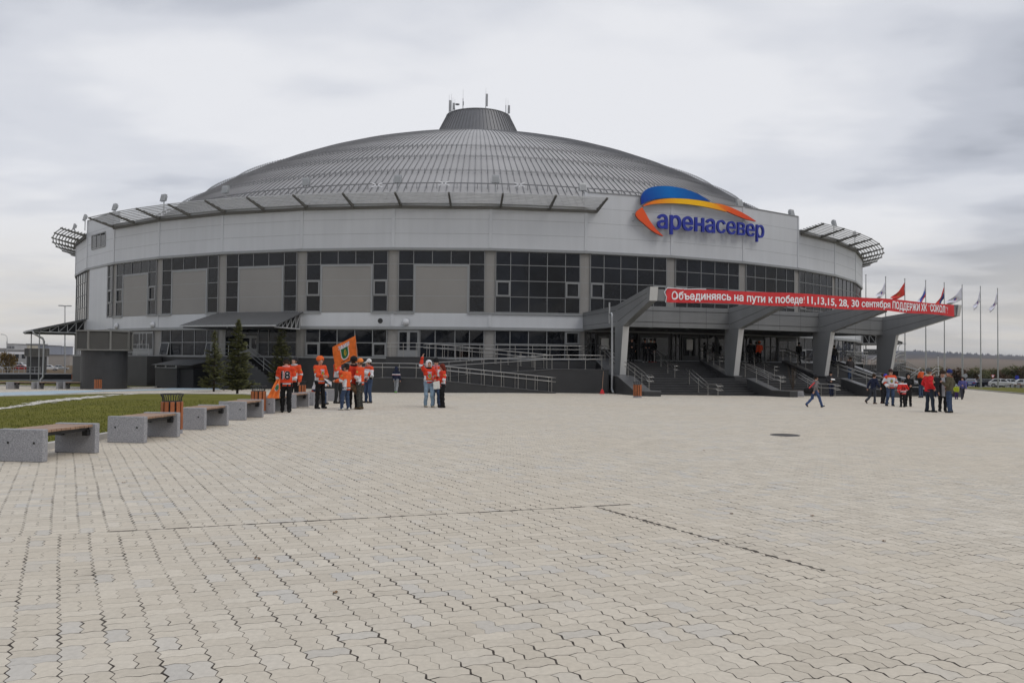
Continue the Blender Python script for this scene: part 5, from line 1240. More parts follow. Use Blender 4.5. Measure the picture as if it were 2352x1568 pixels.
# ================================================================== CARS
def make_car(kind, colr, label, metal=.3):
    """axis along +Y (front), origin on the ground"""
    root = thing('parked_car', label, 'car', (0, 0, 0), 0, 'parked cars'); pm = mat('car_paint', colr, .28, metal, .02, coat=.6)
    Lc, W = (4.4, 1.76) if kind != 'van' else (4.7, 1.85)
    prof = {'sedan': [(2.18, .30), (2.22, .55), (2.05, .72), (1.0, .90), (-1.55, .95), (-2.15, .90), (-2.2, .55), (-2.15, .30)], 'hatch': [(2.1, .30), (2.12, .58), (1.95, .76), (1.05, .94), (-1.7, .98), (-2.05, .92), (-2.1, .5), (-2.05, .3)], 'van': [(2.3, .32), (2.33, .62), (2.2, .85), (1.3, 1.05), (-2.1, 1.05), (-2.25, .95), (-2.3, .5), (-2.25, .32)]}[kind]
    roof = {'sedan': [(1.05, .90), (.30, 1.38), (-.05, 1.44), (-.75, 1.42), (-1.60, .95)], 'hatch': [(1.1, .93), (.35, 1.42), (-.1, 1.50), (-1.2, 1.47), (-1.95, .98)], 'van': [(1.35, 1.04), (.65, 1.70), (.2, 1.80), (-1.9, 1.76), (-2.2, 1.04)]}[kind]
    # lower body: lofted sections across the width with a rounded shoulder
    def loft(mb, P, half, inset):
        k = len(P); secs = [(-half, .86), (-half*.97, .97), (-half*.8, 1.0), (half*.8, 1.0), (half*.97, .97), (half, .86)]; vs = []
        zc = sum(z for _, z in P)/k; yc = sum(y for y, _ in P)/k
        for x, s in secs: vs += [(x, yc+(y-yc)*(1-(1-s)*.35), zc+(z-zc)*s) for y, z in P]
        fs = [(i*k+j, i*k+(j+1) % k, (i+1)*k+(j+1) % k, (i+1)*k+j) for i in range(5) for j in range(k)]+[tuple(range(k))[::-1], tuple(5*k+j for j in range(k))]
        mb.add(vs, fs)
    b = MB(); loft(b, prof, W/2, 0); body = b.build('body', pm, root, smooth=False, bevel=.03)
    b = MB(); hb, ht = W/2-.06, W/2-.24; k = len(roof)
    xs = lambda z: hb+(ht-hb)*(z-.92)/.52 if kind != 'van' else hb+(ht-hb)*(z-1.04)/.9
    vs = [(-xs(z), y, z) for y, z in roof]+[(xs(z), y, z) for y, z in roof]
    b.add(vs, [tuple(range(k)), tuple(range(k, 2*k))[::-1]]+[(i, i+1, k+i+1, k+i) for i in range(k-1)]); cab = b.build('cabin', pm, root, bevel=.02)
    def pane(pts, nm='window'):
        q = MB(); q.add(pts, [tuple(range(len(pts)))]); q.build(nm, M['carglass'], root)
    sh = lambda y0, z0, y1, z1, f: (y0+(y1-y0)*f, z0+(z1-z0)*f)
    for (a, c, nm) in ((0, 1, 'windscreen'), (k-1, k-2, 'rear_window')):
        (y0, z0), (y1, z1) = roof[a], roof[c]; A = sh(y0, z0, y1, z1, .12); B_ = sh(y0, z0, y1, z1, .9); s = .018*(1 if a == 0 else -1)
        pane([(-xs(A[1])+.07, A[0]+s, A[1]+.012), (xs(A[1])-.07, A[0]+s, A[1]+.012), (xs(B_[1])-.07, B_[0]+s, B_[1]+.012), (-xs(B_[1])+.07, B_[0]+s, B_[1]+.012)], nm)
    zb, ztp = roof[0][1]+.07, max(z for _, z in roof)-.09
    def yat(z, front):
        a, c = (roof[0], roof[1]) if front else (roof[-1], roof[-2]); return a[0]+(c[0]-a[0])*(z-a[1])/(c[1]-a[1])
    ym = (-.25 if kind != 'van' else 0)
    for s in (-1, 1):
        for y0, y1, y2, y3 in ((yat(zb, True)-.16, ym+.04, ym+.04, yat(ztp, True)-.10), (ym-.04, yat(zb, False)+.2, yat(ztp, False)+.14, ym-.04)):
            pane([(s*(xs(zb)+.012), y0, zb), (s*(xs(zb)+.012), y1, zb), (s*(xs(ztp)+.012), y2, ztp), (s*(xs(ztp)+.012), y3, ztp)])
        for y in (1.38, -1.32):
            q = MB(); R = .33; q.tube([(s*(W/2-.20), y, R), (s*(W/2+.005), y, R)], R, 18); w = q.build('wheel', M['rubber'], root); q = MB(); q.tube([(s*(W/2), y, R), (s*(W/2+.018), y, R)], .20, 14); q.build('rim', M['rim'], w)
        q = MB(); q.box((s*(W/2-.30), prof[1][0]-.10, .66), (.42, .16, .13)); q.build('headlight', M['lampw'], root)
        q = MB(); q.box((s*(W/2-.26), prof[-2][0]+.06, .76), (.36, .14, .15)); q.build('tail_light', M['lampred'], root)
    q = MB(); q.box((0, prof[-2][0]-.004, .62), (.52, .03, .12)); q.build('number_plate', M['letter'], root); return root
def put_car(px, py, yaw, kind, col, label, metal=.3, D=None):
    p = gp(px, py) if D is None else atd(px, py, D)
    c = make_car(kind, col, label, metal); c.location = (p.x, p.y, g(p.x, p.y)+.03); c.rotation_euler = (0, 0, rad(yaw))
put_car(2231, 888.5, -35, 'sedan', (.03, .06, .20), 'blue sedan seen from behind, leftmost of the right-hand parked cars')
put_car(2272, 889, 38, 'sedan', (.015, .016, .018), 'black sedan among the right-hand parked cars, tail towards the verge')
put_car(2302, 889.8, -120, 'hatch', (.62, .62, .62), 'white hatchback partly hidden behind the black sedan')
put_car(2324, 889.5, -115, 'sedan', (.50, .51, .53), 'silver sedan, big and light, right of the white hatchback', .6)
put_car(2352, 890, -110, 'sedan', (.60, .60, .61), 'pale car cut by the right picture edge')
put_car(2252, 887, 60, 'hatch', (.10, .10, .11), 'dark grey car behind the gap between blue and black sedans')
put_car(4, 850, -60, 'sedan', (.40, .41, .43), 'silver car at the left picture edge', .6)
put_car(26, 850.5, -65, 'hatch', (.62, .62, .62), 'white car second from the left picture edge')
put_car(50, 851, -60, 'sedan', (.30, .03, .03), 'dark red sedan left of the far vent tower')
put_car(46, 845.5, -80, 'van', (.62, .62, .62), 'white minivan behind the dark red sedan')
put_car(114, 851, -70, 'hatch', (.58, .58, .58), 'white car seen between the downpipes')
put_car(137, 851, -60, 'sedan', (.35, .36, .37), 'grey car right of the downpipes', .5)
# ================================================================== bushes and far trees
M['leaf_a'] = mat('autumn_leaf_green', (0.085, 0.085, 0.035), 0.9, var=0.45, vscale=0.5, spec=.1)
M['leaf_b'] = mat('autumn_leaf_rust', (0.135, 0.085, 0.05), 0.9, var=0.45, vscale=0.5, spec=.1)
M['leaf_c'] = mat('autumn_leaf_yellow', (0.20, 0.14, 0.045), 0.9, var=0.4, vscale=0.5, spec=.1)
def make_bush(m_, seed, tall=1.0):
    r2 = random.Random(seed); root = thing('bush', 'x', 'bush', (0, 0, 0), 0, 'autumn bushes behind the parked cars'); b = MB(); t = MB()
    lobes = [(r2.uniform(-1.6, 1.6), r2.uniform(-.8, .8), r2.uniform(.8, 2.5)*tall, r2.uniform(.6, 1.2)) for _ in range(11)]
    for x, y, z, r in lobes:
        t.tube([(x*.2, y*.2, -.3), (x*.6, y*.6, z*.5), (x, y, z)], [.07, .05, .02], 5)
        for _ in range(150):
            v = Vector((r2.gauss(0, 1), r2.gauss(0, 1), r2.gauss(0, .8))).normalized()*r*r2.uniform(.45, 1.15)**.6; c = Vector((x, y, z))+v
            if c.z < .05: continue
            a = Vector((r2.gauss(0, 1), r2.gauss(0, 1), r2.gauss(0, 1))).normalized(); u = a.cross(Vector((.3, .5, .8))).normalized(); s = r2.uniform(.09, .2)
            b.add([c-a*s, c+u*s*.8, c+a*s, c-u*s*.8], [(0, 1, 2, 3)])
    t.build('trunk', M['bark'], root); b.build('crown', m_, root); return root
bushes = [make_bush(M['leaf_a'], 1), make_bush(M['leaf_b'], 2), make_bush(M['leaf_c'], 3, 1.3), make_bush(M['leaf_b'], 4, 1.3), make_bush(M['leaf_a'], 5, 1.2)]
BL_ = ('low green-brown bush', 'low rust-brown bush', 'yellow-brown bush', 'tall rust-brown bush', 'tall green-brown bush')
for i, b0 in enumerate(bushes): b0.location = (30+i*14, 215+i*3, g(40, 215)-.2)
seen = set(); r2 = random.Random(8)
bl = [(2056, 3, 'behind the curved lamp post'), (2085, 2, 'right of the fourth pier'), (2112, 0, 'behind the child on the shoulders'), (2138, 4, 'behind the striped pole'), (2160, 2, 'right of the striped pole'), (2186, 3, 'behind the olive jacket'), (2205, 0, 'behind the purple jacket'), (2222, 1, 'above the blue sedan'), (2240, 4, 'between the blue and black sedans'), (2256, 1, 'just left of the yield sign'), (2272, 0, 'above the black sedan'), (2288, 3, 'right of the yield sign'), (2305, 1, 'above the white hatchback'), (2322, 4, 'above the silver sedan'), (2338, 3, 'behind the blue round sign'), (2354, 4, 'at the right picture edge'), (1996, 1, 'low down between the third and fourth pier')]
used = set()
for px, k, txt in bl:
    D = 196+r2.uniform(-6, 8); p = atd(px, 886, D); o = bushes[k] if k not in used else dup(bushes[k]); used.add(k)
    o.location = (p.x, p.y, g(p.x, p.y)-.2); o.rotation_euler = (0, 0, r2.random()*6); s = r2.uniform(.95, 1.35); o.scale = (s*1.15, s, s); o['label'] = BL_[k]+' '+txt
o = dup(bushes[2]); p = atd(17, 852, 165); o.location = (p.x, p.y, g(p.x, p.y)); o.scale = (.8, .8, 1.0); o['label'] = 'yellow-green small tree behind the cars at the far left'; o['group'] = 'bushes at the far left'
# treeline on the ridge
b = MB(); r2 = random.Random(4)
for k in range(420):
    px = r2.uniform(2085, 2420) if k < 330 else r2.uniform(1960, 2100); D = 3750; p = ring(0, 0, 0); d = ray(px, 800); a = math.atan2(d.x, d.y)
    ridge = [(1900, 815), (1960, 812), (2045, 811), (2075, 809), (2110, 812), (2200, 817), (2250, 820), (2352, 824), (2600, 826)]
    top = np.interp(px, [q[0] for q in ridge], [q[1] for q in ridge]); P0 = atd(px, top+3, D*math.cos(a)); h = r2.uniform(7, 24)*(1 if px > 2100 else .35); w = r2.uniform(3, 7)
    c = [P0+Vector((w*math.cos(q), w*math.sin(q), r2.uniform(-2, 2)+h*.45)) for q in (0, 1.25, 2.5, 3.77, 5.0)]; b.add([P0-Vector((0, 0, 12))]+c+[P0+Vector((r2.uniform(-2, 2), 0, h))], [(0, 1+i, 1+(i+1) % 5) for i in range(5)]+[(6, 1+(i+1) % 5, 1+i) for i in range(5)])
tag(b.build('ridge_trees', mat('far_wood', (.030, .028, .032), 1, var=.2, vscale=.02)), 'thin line of trees along the far ridge', 'far trees', kind='stuff')
# ================================================================== lamps, poles, road signs
def lamp(px, ybase, ytop, D, kind, label, arm=14):
    B0 = atd(px, ybase, D); T = atd(px, ytop, D); root = thing('street_lamp', label, 'street lamp', (B0.x, B0.y, g(B0.x, B0.y)), 0); z0 = g(B0.x, B0.y); b = MB()
    if kind == 'arm':
        k = D/FPX; b.tube([(B0.x, B0.y, z0-.2), (B0.x, B0.y, T.z-1.6)], .12, 8); b.tube([(B0.x, B0.y, T.z-1.6), (B0.x, B0.y, T.z-.8), (B0.x+arm*k*.2, B0.y, T.z-.3), (B0.x+arm*k*.55, B0.y, T.z-.05), (B0.x+arm*k, B0.y, T.z)], .06, 7)
        b.build('pole', M['galv'], root); b = MB(); b.beam((B0.x+arm*k*.93, B0.y, T.z), (B0.x+arm*k*1.18, B0.y, T.z+.05), .28, .14); b.build('lamp_head', M['galv'], root)
    else:
        b.tube([(B0.x, B0.y, z0), T], [.14, .07], 8); b.build('pole', M['galv'], root)
        for a in (0, 2.1, 4.2):
            b = MB(); e = T+Vector((.75*math.cos(a), .75*math.sin(a), .05)); b.beam(T, e, .07, .07); b.box(e, (.7, .45, .16), a); b.build('lamp_head', M['galv'], root)
lamp(149.5, 850, 703, 148, 'cross', 'tall lamp mast with cluster of lamp heads beside the far left arena wall')
lamp(15, 845, 768, 205, 'arm', 'curved street lamp at the far left over the parked cars', -12)
lamp(2063, 880, 789, 150, 'arm', 'curved street lamp seen right of the fourth pier', 15)
def road_sign(px, ybase, ytop, D, kind, label):
    B0 = atd(px, ybase, D); T = atd(px, ytop, D); root = thing('road_sign', label, 'road sign', (B0.x, B0.y, g(B0.x, B0.y)), 0); b = MB(); b.tube([(B0.x, B0.y, g(B0.x, B0.y)), (B0.x, B0.y, T.z)], .035, 7); b.build('pole', M['galv'], root)
    c = Vector((B0.x, B0.y-.06, T.z-.4)); r = .48
    if kind == 'yield':
        for rr, m_, y in ((r, 'red', 0), (r*.66, 'letter', -.012)):
            q = MB(); q.prism([c+Vector((rr*math.cos(a), y, rr*math.sin(a)*1.0)) for a in (rad(-90), rad(30), rad(150))], (0, .01, 0)); q.build('face', M[m_], root)
    elif kind == 'back':
        q = MB(); q.prism([c+Vector((r*math.cos(a), 0, r*math.sin(a))) for a in (rad(-90), rad(30), rad(150))], (0, .02, 0)); q.build('plate', M['galv'], root)
    else:
        q = MB(); n_ = 20; q.prism([c+Vector((.42*math.cos(2*math.pi*i/n_), 0, .42*math.sin(2*math.pi*i/n_))) for i in range(n_)], (0, .02, 0)); q.build('face', M['blue'] if kind == 'blue' else M['galv'], root)
road_sign(2280, 880, 858.5, 158, 'yield', 'white and red yield sign on a thin pole among the bushes'); road_sign(2250, 880, 858, 162, 'back', 'grey back of a triangular road sign by the second pole from the right'); road_sign(2335.5, 882, 862, 165, 'blue', 'round blue road sign in front of the bushes'); road_sign(2217, 882, 858, 165, 'grey', 'grey back of a round road sign above the blue sedan')
p = atd(2155, 880, 120); t = atd(2155, 817, 120); b = MB(); vs = []; cols = []; z0 = g(p.x, p.y); n_ = 48
for i in range(n_+1):
    for dz in (0, .999):
        z = z0+(t.z-z0)*min((i+dz)/(n_+1), 1); c_ = (.7, .7, .7) if i % 3 else (.05, .05, .05)
        for j in range(8): vs.append((p.x+.07*math.cos(j*math.pi/4), p.y+.07*math.sin(j*math.pi/4), z)); cols.append(c_)
b.add(vs, [(r*8+j, r*8+(j+1) % 8, (r+1)*8+(j+1) % 8, (r+1)*8+j) for r in range(2*n_+1) for j in range(8)])
tag(b.build('striped_pole', M['cloth'], cols=cols), 'slim white pole with black bands behind the red jacket', 'pole')
# ================================================================== far city and low walls at the left
def block(x0, x1, ytop, D, col, label, rows=0, ncol=0, roofc=None, depth=14, strip=None):
    a = atd(x0, 830, D); c = atd(x1, 830, D); z1 = atd(x0, ytop, D).z; zb = g(-85, 190)-2; root = thing('far_building', label, 'building', ((a.x+c.x)/2, D, zb), 0); w = c.x-a.x
    b = MB(); b.box(((a.x+c.x)/2, D+depth/2, (zb+z1)/2), (w, depth, z1-zb)); b.build('wall', mat('far_wall', col, .9, var=.08, vscale=.1), root)
    b = MB(); b.box(((a.x+c.x)/2, D+depth/2, z1+.15), (w+.6, depth+.6, .3)); b.build('roof', mat('far_roof', roofc or (.2, .2, .2), .9), root)
    for i in range(rows):
        for j in range(ncol):
            b = MB(); b.box((a.x+w*(j+.5)/ncol, D-.03, z1-2.2-3.0*i), (w/ncol*.55, .08, 1.5)); b.build('window', M['carglass'], root)
    if strip:
        b = MB(); b.box(((a.x+c.x)/2, D-.04, z1-strip), (w, .1, strip*.8)); b.build('fascia', M['letter'], root)
block(-30, 62, 803.5, 300, (.36, .36, .36), 'long low white warehouse at the far left', 1, 6, (.4, .4, .4), strip=1.0)
block(15, 33, 790, 560, (.42, .42, .43), 'pale block with dark windows above the warehouse', 2, 5); block(43, 65, 792, 600, (.45, .42, .34), 'yellowish far building right of the pale block')
block(60, 86, 790, 650, (.28, .29, .32), 'grey far building behind the yellowish one', 1, 6); block(87, 112, 793.5, 520, (.24, .26, .31), 'blue-grey far shed left of the downpipe'); block(112, 141, 795.5, 540, (.25, .27, .32), 'blue-grey far shed right of the downpipe')
block(105, 160, 815, 420, (.33, .30, .27), 'low brownish far wall behind the posts'); block(-40, 16, 800, 620, (.33, .31, .30), 'low brown far roofs at the left picture edge')
b = MB(); A_ = gp(-60, 872); B_ = gp(178, 871); b.beam((A_.x, A_.y, A_.z+.2), (B_.x, B_.y, B_.z+.2), .4, .95); tag(b.build('low_wall', M['plinth']), 'long low dark granite wall at the far left behind the benches', 'wall')
b = MB(); A_ = gp(-60, 858); B_ = gp(92, 857)
fr = thing('low_fence', 'thin grey railing in front of the cars at the far left', 'fence', tuple(A_))
for h in (.5, .95): b.beam(A_+Vector((0, 0, h)), B_+Vector((0, 0, h)), .05, .05)
b.build('rail', M['galv'], fr)
for k in range(13):
    q = A_.lerp(B_, k/12); b = MB(); b.beam(q, q+Vector((0, 0, .97)), .05, .05); b.build('post', M['galv'], fr)
# ================================================================== small things on the ground
p = gp(1803, 999); mh = thing('drain_grate', 'dark round drain grate set in the pale paving', 'drain grate', tuple(p)); b = MB(); b.lathe(p, [(.35, -.02), (.35, .010), (.31, .012)], 24, False); b.build('rim', M['grate'], mh)
b = MB()
for k in range(-5, 6):
    w = math.sqrt(max(.30**2-(k*.055)**2, .001)); b.box((p.x, p.y+k*.055, p.z+.004), (2*w, .03, .012))
b.lathe(p+Vector((0, 0, -.03)), [(.31, 0), (.31, .012)], 20); b.build('grate', M['grate'], mh)
M['leaf'] = mat('fallen_leaf', (.16, .085, .035), .8, var=.3, vscale=20)
for i, (x, y, a, l) in enumerate(((284, 1109, .3, 'dry brown leaf left of the middle on the paving, upper one'), (771, 1361, 1.2, 'reddish leaf on the near paving left of the middle'), (590, 1283, .1, 'long dry leaf on the near left paving'), (1617, 1035, .6, 'tiny dark leaf in the middle of the plaza'), (1680, 1180, 2., 'small dry leaf right of the middle'), (2030, 1243, 1., 'small upright dry leaf on the right paving'), (1866, 1185, .4, 'flat brown leaf on the right paving'), (1255, 988, .8, 'tiny dark leaf near the people in the centre'))):
    p = gp(x, y); b = MB(); r = .020; vs = [(p.x, p.y, p.z+.012)]
    for k in range(9): t = 6.283*k/9; rr = r*(.55+.45*abs(math.cos(t*1.5))); vs.append((p.x+1.5*rr*math.cos(t)*math.cos(a)-rr*math.sin(t)*math.sin(a), p.y+1.5*rr*math.cos(t)*math.sin(a)+rr*math.sin(t)*math.cos(a), p.z+.006+.008*(k % 2)))
    b.add(vs, [(0, 1+k, 1+(k+1) % 9) for k in range(9)]); tag(b.build('fallen_leaf', M['leaf']), l, 'leaf', 'fallen leaves on the paving')
p = atd(1375/1, 905, 53.0)
br = thing('broom', 'broom with red bristles leaning on the dark wall left of the stairs', 'broom', (0, 0, 0)); q0 = gp(1383, 905); q1 = q0+Vector((.12, .45, 1.45)); b = MB(); b.tube([q0+Vector((0, 0, .25)), q1], .016, 6); b.build('stick', M['wood'], br)
b = MB(); b.hexa([q0+Vector(v) for v in ((-.16, -.05, .02), (.16, -.05, .02), (.16, .05, .02), (-.16, .05, .02), (-.05, -.03, .32), (.05, -.03, .32), (.05, .03, .32), (-.05, .03, .32))]); b.build('bristles', M['red'], br)
# planter with a bare wire tree by the stairs
q = gp(1821, 911); pl0 = thing('planter', 'low pale planter box with a bare spindly shrub at the foot of the stairs', 'planter', tuple(q)); b = MB()
for k in range(3): b.box((q.x, q.y, q.z+.08+k*.13), (1.3-.06*k, .6, .10))
b.build('box', M['conc'], pl0, bevel=.01); b = MB(); b.box((q.x, q.y, q.z+.41), (1.1, .5, .06)); b.build('soil', M['bark'], pl0); b = MB(); r2 = random.Random(6)
for k in range(16):
    a = r2.random()*6.28; s = r2.uniform(.1, .45); b.tube([(q.x, q.y, q.z+.4), (q.x+.3*s*math.cos(a), q.y+.3*s*math.sin(a), q.z+.8), (q.x+s*math.cos(a), q.y+s*math.sin(a), q.z+r2.uniform(1.2, 2.3))], [.018, .012, .005], 5)
b.build('shrub', M['bark'], pl0)
# belt of trees on the far side of the square behind the camera: it is what the lower windows mirror
b = MB(); t_ = MB(); r2 = random.Random(21)
for k in range(150):
    a = rad(118+124*(k+r2.uniform(-.4, .4))/150); R_ = r2.uniform(135, 165); x, y = R_*math.sin(a), R_*math.cos(a); h = r2.uniform(9, 15); w = r2.uniform(2.6, 4.2)
    b.tube([(x, y, -.3), (x, y, h*.5)], [.2, .1], 5)
    for _ in range(46):
        v = Vector((r2.gauss(0, 1), r2.gauss(0, 1), r2.gauss(0, 1))).normalized()*r2.uniform(.3, 1)**.5; c = Vector((x+v.x*w, y+v.y*w, h*.54+v.z*h*.46)); s = r2.uniform(.5, 1.1)
        n_ = Vector((r2.gauss(0, 1), r2.gauss(0, 1), r2.gauss(0, 1))).normalized(); u = n_.cross(Vector((.3, .5, .8))).normalized(); b.add([c-n_*s, c+u*s, c+n_*s, c-u*s], [(0, 1, 2, 3)])
tag(b.build('tree_belt', mat('distant_autumn_trees', (.05, .045, .028), 1, var=.3, vscale=.3)), 'dark belt of trees across the square, mirrored in the lower windows', 'trees', kind='stuff')
# ================================================================== PEOPLE
def surface_nets(F, o, h):
    s = F < 0; nx, ny, nz = F.shape
    c = np.zeros((nx-1, ny-1, nz-1), np.int8)
    corners = [(i, j, k) for i in (0, 1) for j in (0, 1) for k in (0, 1)]
    for i, j, k in corners: c += s[i:nx-1+i, j:ny-1+j, k:nz-1+k]
    act = (c > 0) & (c < 8); idx = np.argwhere(act); ids = -np.ones(c.shape, np.int64); ids[act] = np.arange(len(idx))
    V = {q: F[idx[:, 0]+q[0], idx[:, 1]+q[1], idx[:, 2]+q[2]] for q in corners}
    acc = np.zeros((len(idx), 3)); cnt = np.zeros(len(idx))
    for a in corners:
        for ax in range(3):
            if a[ax] == 0:
                b = list(a); b[ax] = 1; b = tuple(b); va, vb = V[a], V[b]; mk = (va < 0) != (vb < 0)
                t = np.where(mk, va/np.where(mk, va-vb, 1), 0); p = np.array(a, float)[None, :].repeat(len(idx), 0); p[:, ax] += t
                acc[mk] += p[mk]; cnt[mk] += 1
    verts = np.array(o)+(idx+acc/cnt[:, None])*h; faces = []
    for ax in range(3):
        u, v = (ax+1) % 3, (ax+2) % 3
        sl0 = [slice(None)]*3; sl1 = [slice(None)]*3; sl0[ax] = slice(0, -1); sl1[ax] = slice(1, None)
        e = np.argwhere(s[tuple(sl0)] != s[tuple(sl1)]); e = e[(e[:, u] > 0) & (e[:, v] > 0) & (e[:, u] < F.shape[u]-1) & (e[:, v] < F.shape[v]-1)]
        if len(e) == 0: continue
        du = np.zeros(3, int); du[u] = 1; dv = np.zeros(3, int); dv[v] = 1
        q = np.stack([ids[tuple((e-du-dv).T)], ids[tuple((e-dv).T)], ids[tuple(e.T)], ids[tuple((e-du).T)]], 1)
        fl = s[tuple(e.T)]; q[~fl] = q[~fl][:, ::-1]; faces.append(q[(q >= 0).all(1)])
    return verts, np.concatenate(faces) if faces else np.zeros((0, 4), int)
class SDF:
    def __init__(s, lo, hi, h):
        s.h = h; s.o = np.array(lo, float); s.n = np.ceil((np.array(hi)-s.o)/h).astype(int)+1
        s.ax = [s.o[i]+np.arange(s.n[i])*h for i in range(3)]; s.F = np.full(s.n, 9.0)
    def cap(s, a, b, r0, r1, k=0.03, ys=1.0, cut=False):
        a = np.array(a, float); b = np.array(b, float); R = max(r0, r1)+k*1.5+s.h*3
        lo = np.minimum(a, b)-R; hi = np.maximum(a, b)+R
        i0 = np.clip(((lo-s.o)/s.h).astype(int), 0, s.n-1); i1 = np.clip(((hi-s.o)/s.h).astype(int)+2, 1, s.n)
        if (i1 <= i0).any(): return s
        X, Y, Z = np.meshgrid(*[s.ax[q][i0[q]:i1[q]] for q in range(3)], indexing='ij')
        ab = b-a; ab[1] *= ys; L2 = max((ab**2).sum(), 1e-9); px, py, pz = X-a[0], (Y-a[1])*ys, Z-a[2]
        t = np.clip((px*ab[0]+py*ab[1]+pz*ab[2])/L2, 0, 1)
        d = np.sqrt((px-ab[0]*t)**2+(py-ab[1]*t)**2+(pz-ab[2]*t)**2)-(r0+(r1-r0)*t)
        sub = s.F[i0[0]:i1[0], i0[1]:i1[1], i0[2]:i1[2]]
        if cut: np.maximum(sub, -d, out=sub)
        else:
            q = np.clip(0.5+0.5*(sub-d)/k, 0, 1); sub[...] = sub*(1-q)+d*q-k*q*(1-q)
        return s
    def halfspace(s, n, d):   # keep n.p < d
        n = np.array(n, float); X = s.ax[0][:, None, None]*n[0]+s.ax[1][None, :, None]*n[1]+s.ax[2][None, None, :]*n[2]-d
        s.F = np.maximum(s.F, X); return s
    def wrinkle(s, amp, seed):
        r = np.random.default_rng(seed); X, Y, Z = np.meshgrid(*s.ax, indexing='ij', sparse=True); W = 0
        for _ in range(5):
            k = r.normal(0, 16, 3); k[2] *= 1.4; W = W+np.sin(X*k[0]+Y*k[1]+Z*k[2]+r.uniform(0, 6))
        s.F = s.F+W*amp/2.2; return s
    def mesh(s):
        s.F[0] = s.F[-1] = 9; s.F[:, 0] = s.F[:, -1] = 9; s.F[:, :, 0] = s.F[:, :, -1] = 9
        return surface_nets(s.F, s.o, s.h)
def np_obj(name, v, f, m_, parent, cols):
    me = bpy.data.meshes.new(name); me.from_pydata(v.tolist(), [], f.tolist()); me.materials.append(m_); me.polygons.foreach_set('use_smooth', [True]*len(me.polygons)); setcol(me, cols)
    o = bpy.data.objects.new(name, me); COL.objects.link(o); o.parent = parent; return o
def hand_mesh():
    s = SDF((-.09, -.09, -.24), (.09, .09, .04), .0058)
    s.cap((0, 0, .02), (0, 0, -.03), .026, .028, .015, 1.3).cap((-.022, .002, -.05), (.022, .002, -.05), .019, .020, .02).cap((-.026, .004, -.088), (.026, .004, -.088), .014, .015, .02)
    for x, L in ((-.031, .062), (-.011, .076), (.010, .082), (.030, .074)):
        s.cap((x, .004, -.088), (x*1.12, .010, -.088-L*.5), .0098, .0092, .004).cap((x*1.12, .010, -.088-L*.5), (x*1.12, .010+L*.36, -.088-L*.86), .0092, .0078, .004)
    s.cap((.030, .006, -.03), (.050, .022, -.066), .014, .011, .012).cap((.050, .022, -.066), (.048, .036, -.096), .011, .009, .005); return s.mesh()
HV, HF = hand_mesh()
SKIN = (.50, .29, .21)
ARM = {'down': ((.245, -.02, 1.13), (.255, .07, .89)), 'pocket': ((.30, -.07, 1.15), (.215, .10, .97)), 'front': ((.26, .02, 1.14), (.09, .25, 1.10)), 'chest': ((.26, .03, 1.13), (.10, .25, 1.25)),
       'raise': ((.34, .06, 1.60), (.30, .10, 1.87)), 'fwd': ((.24, .10, 1.16), (.21, .36, 1.12)), 'swf': ((.24, .08, 1.14), (.22, .27, .95)), 'swb': ((.25, -.14, 1.15), (.25, -.20, .91)), 'hip': ((.38, -.08, 1.18), (.22, .06, 1.02)),
       'reach': ((.28, .16, 1.22), (.20, .40, 1.12)), 'low': ((.25, .08, 1.12), (.24, .20, .86)), 'up': ((.26, .16, 1.45), (.15, .16, 1.68)), 'face': ((.25, .14, 1.20), (.10, .20, 1.46))}
LEG = {'stand': ((.10, .015, .50), (.115, -.02, .085), 0), 'wide': ((.14, .015, .50), (.19, -.02, .085), 0), 'fwd': ((.11, .10, .51), (.12, .12, .085), 0), 'back': ((.10, -.03, .50), (.11, -.17, .11), .5),
       'wf': ((.095, .24, .53), (.09, .40, .095), -.25), 'wb': ((.095, -.10, .50), (.09, -.44, .17), .9), 'sit': ((.12, .40, .50), (.12, .42, .085), 0), 'ride': ((.13, .16, .78), (.11, .20, .44), 0), 'step': ((.10, .20, .62), (.10, .14, .26), 0)}
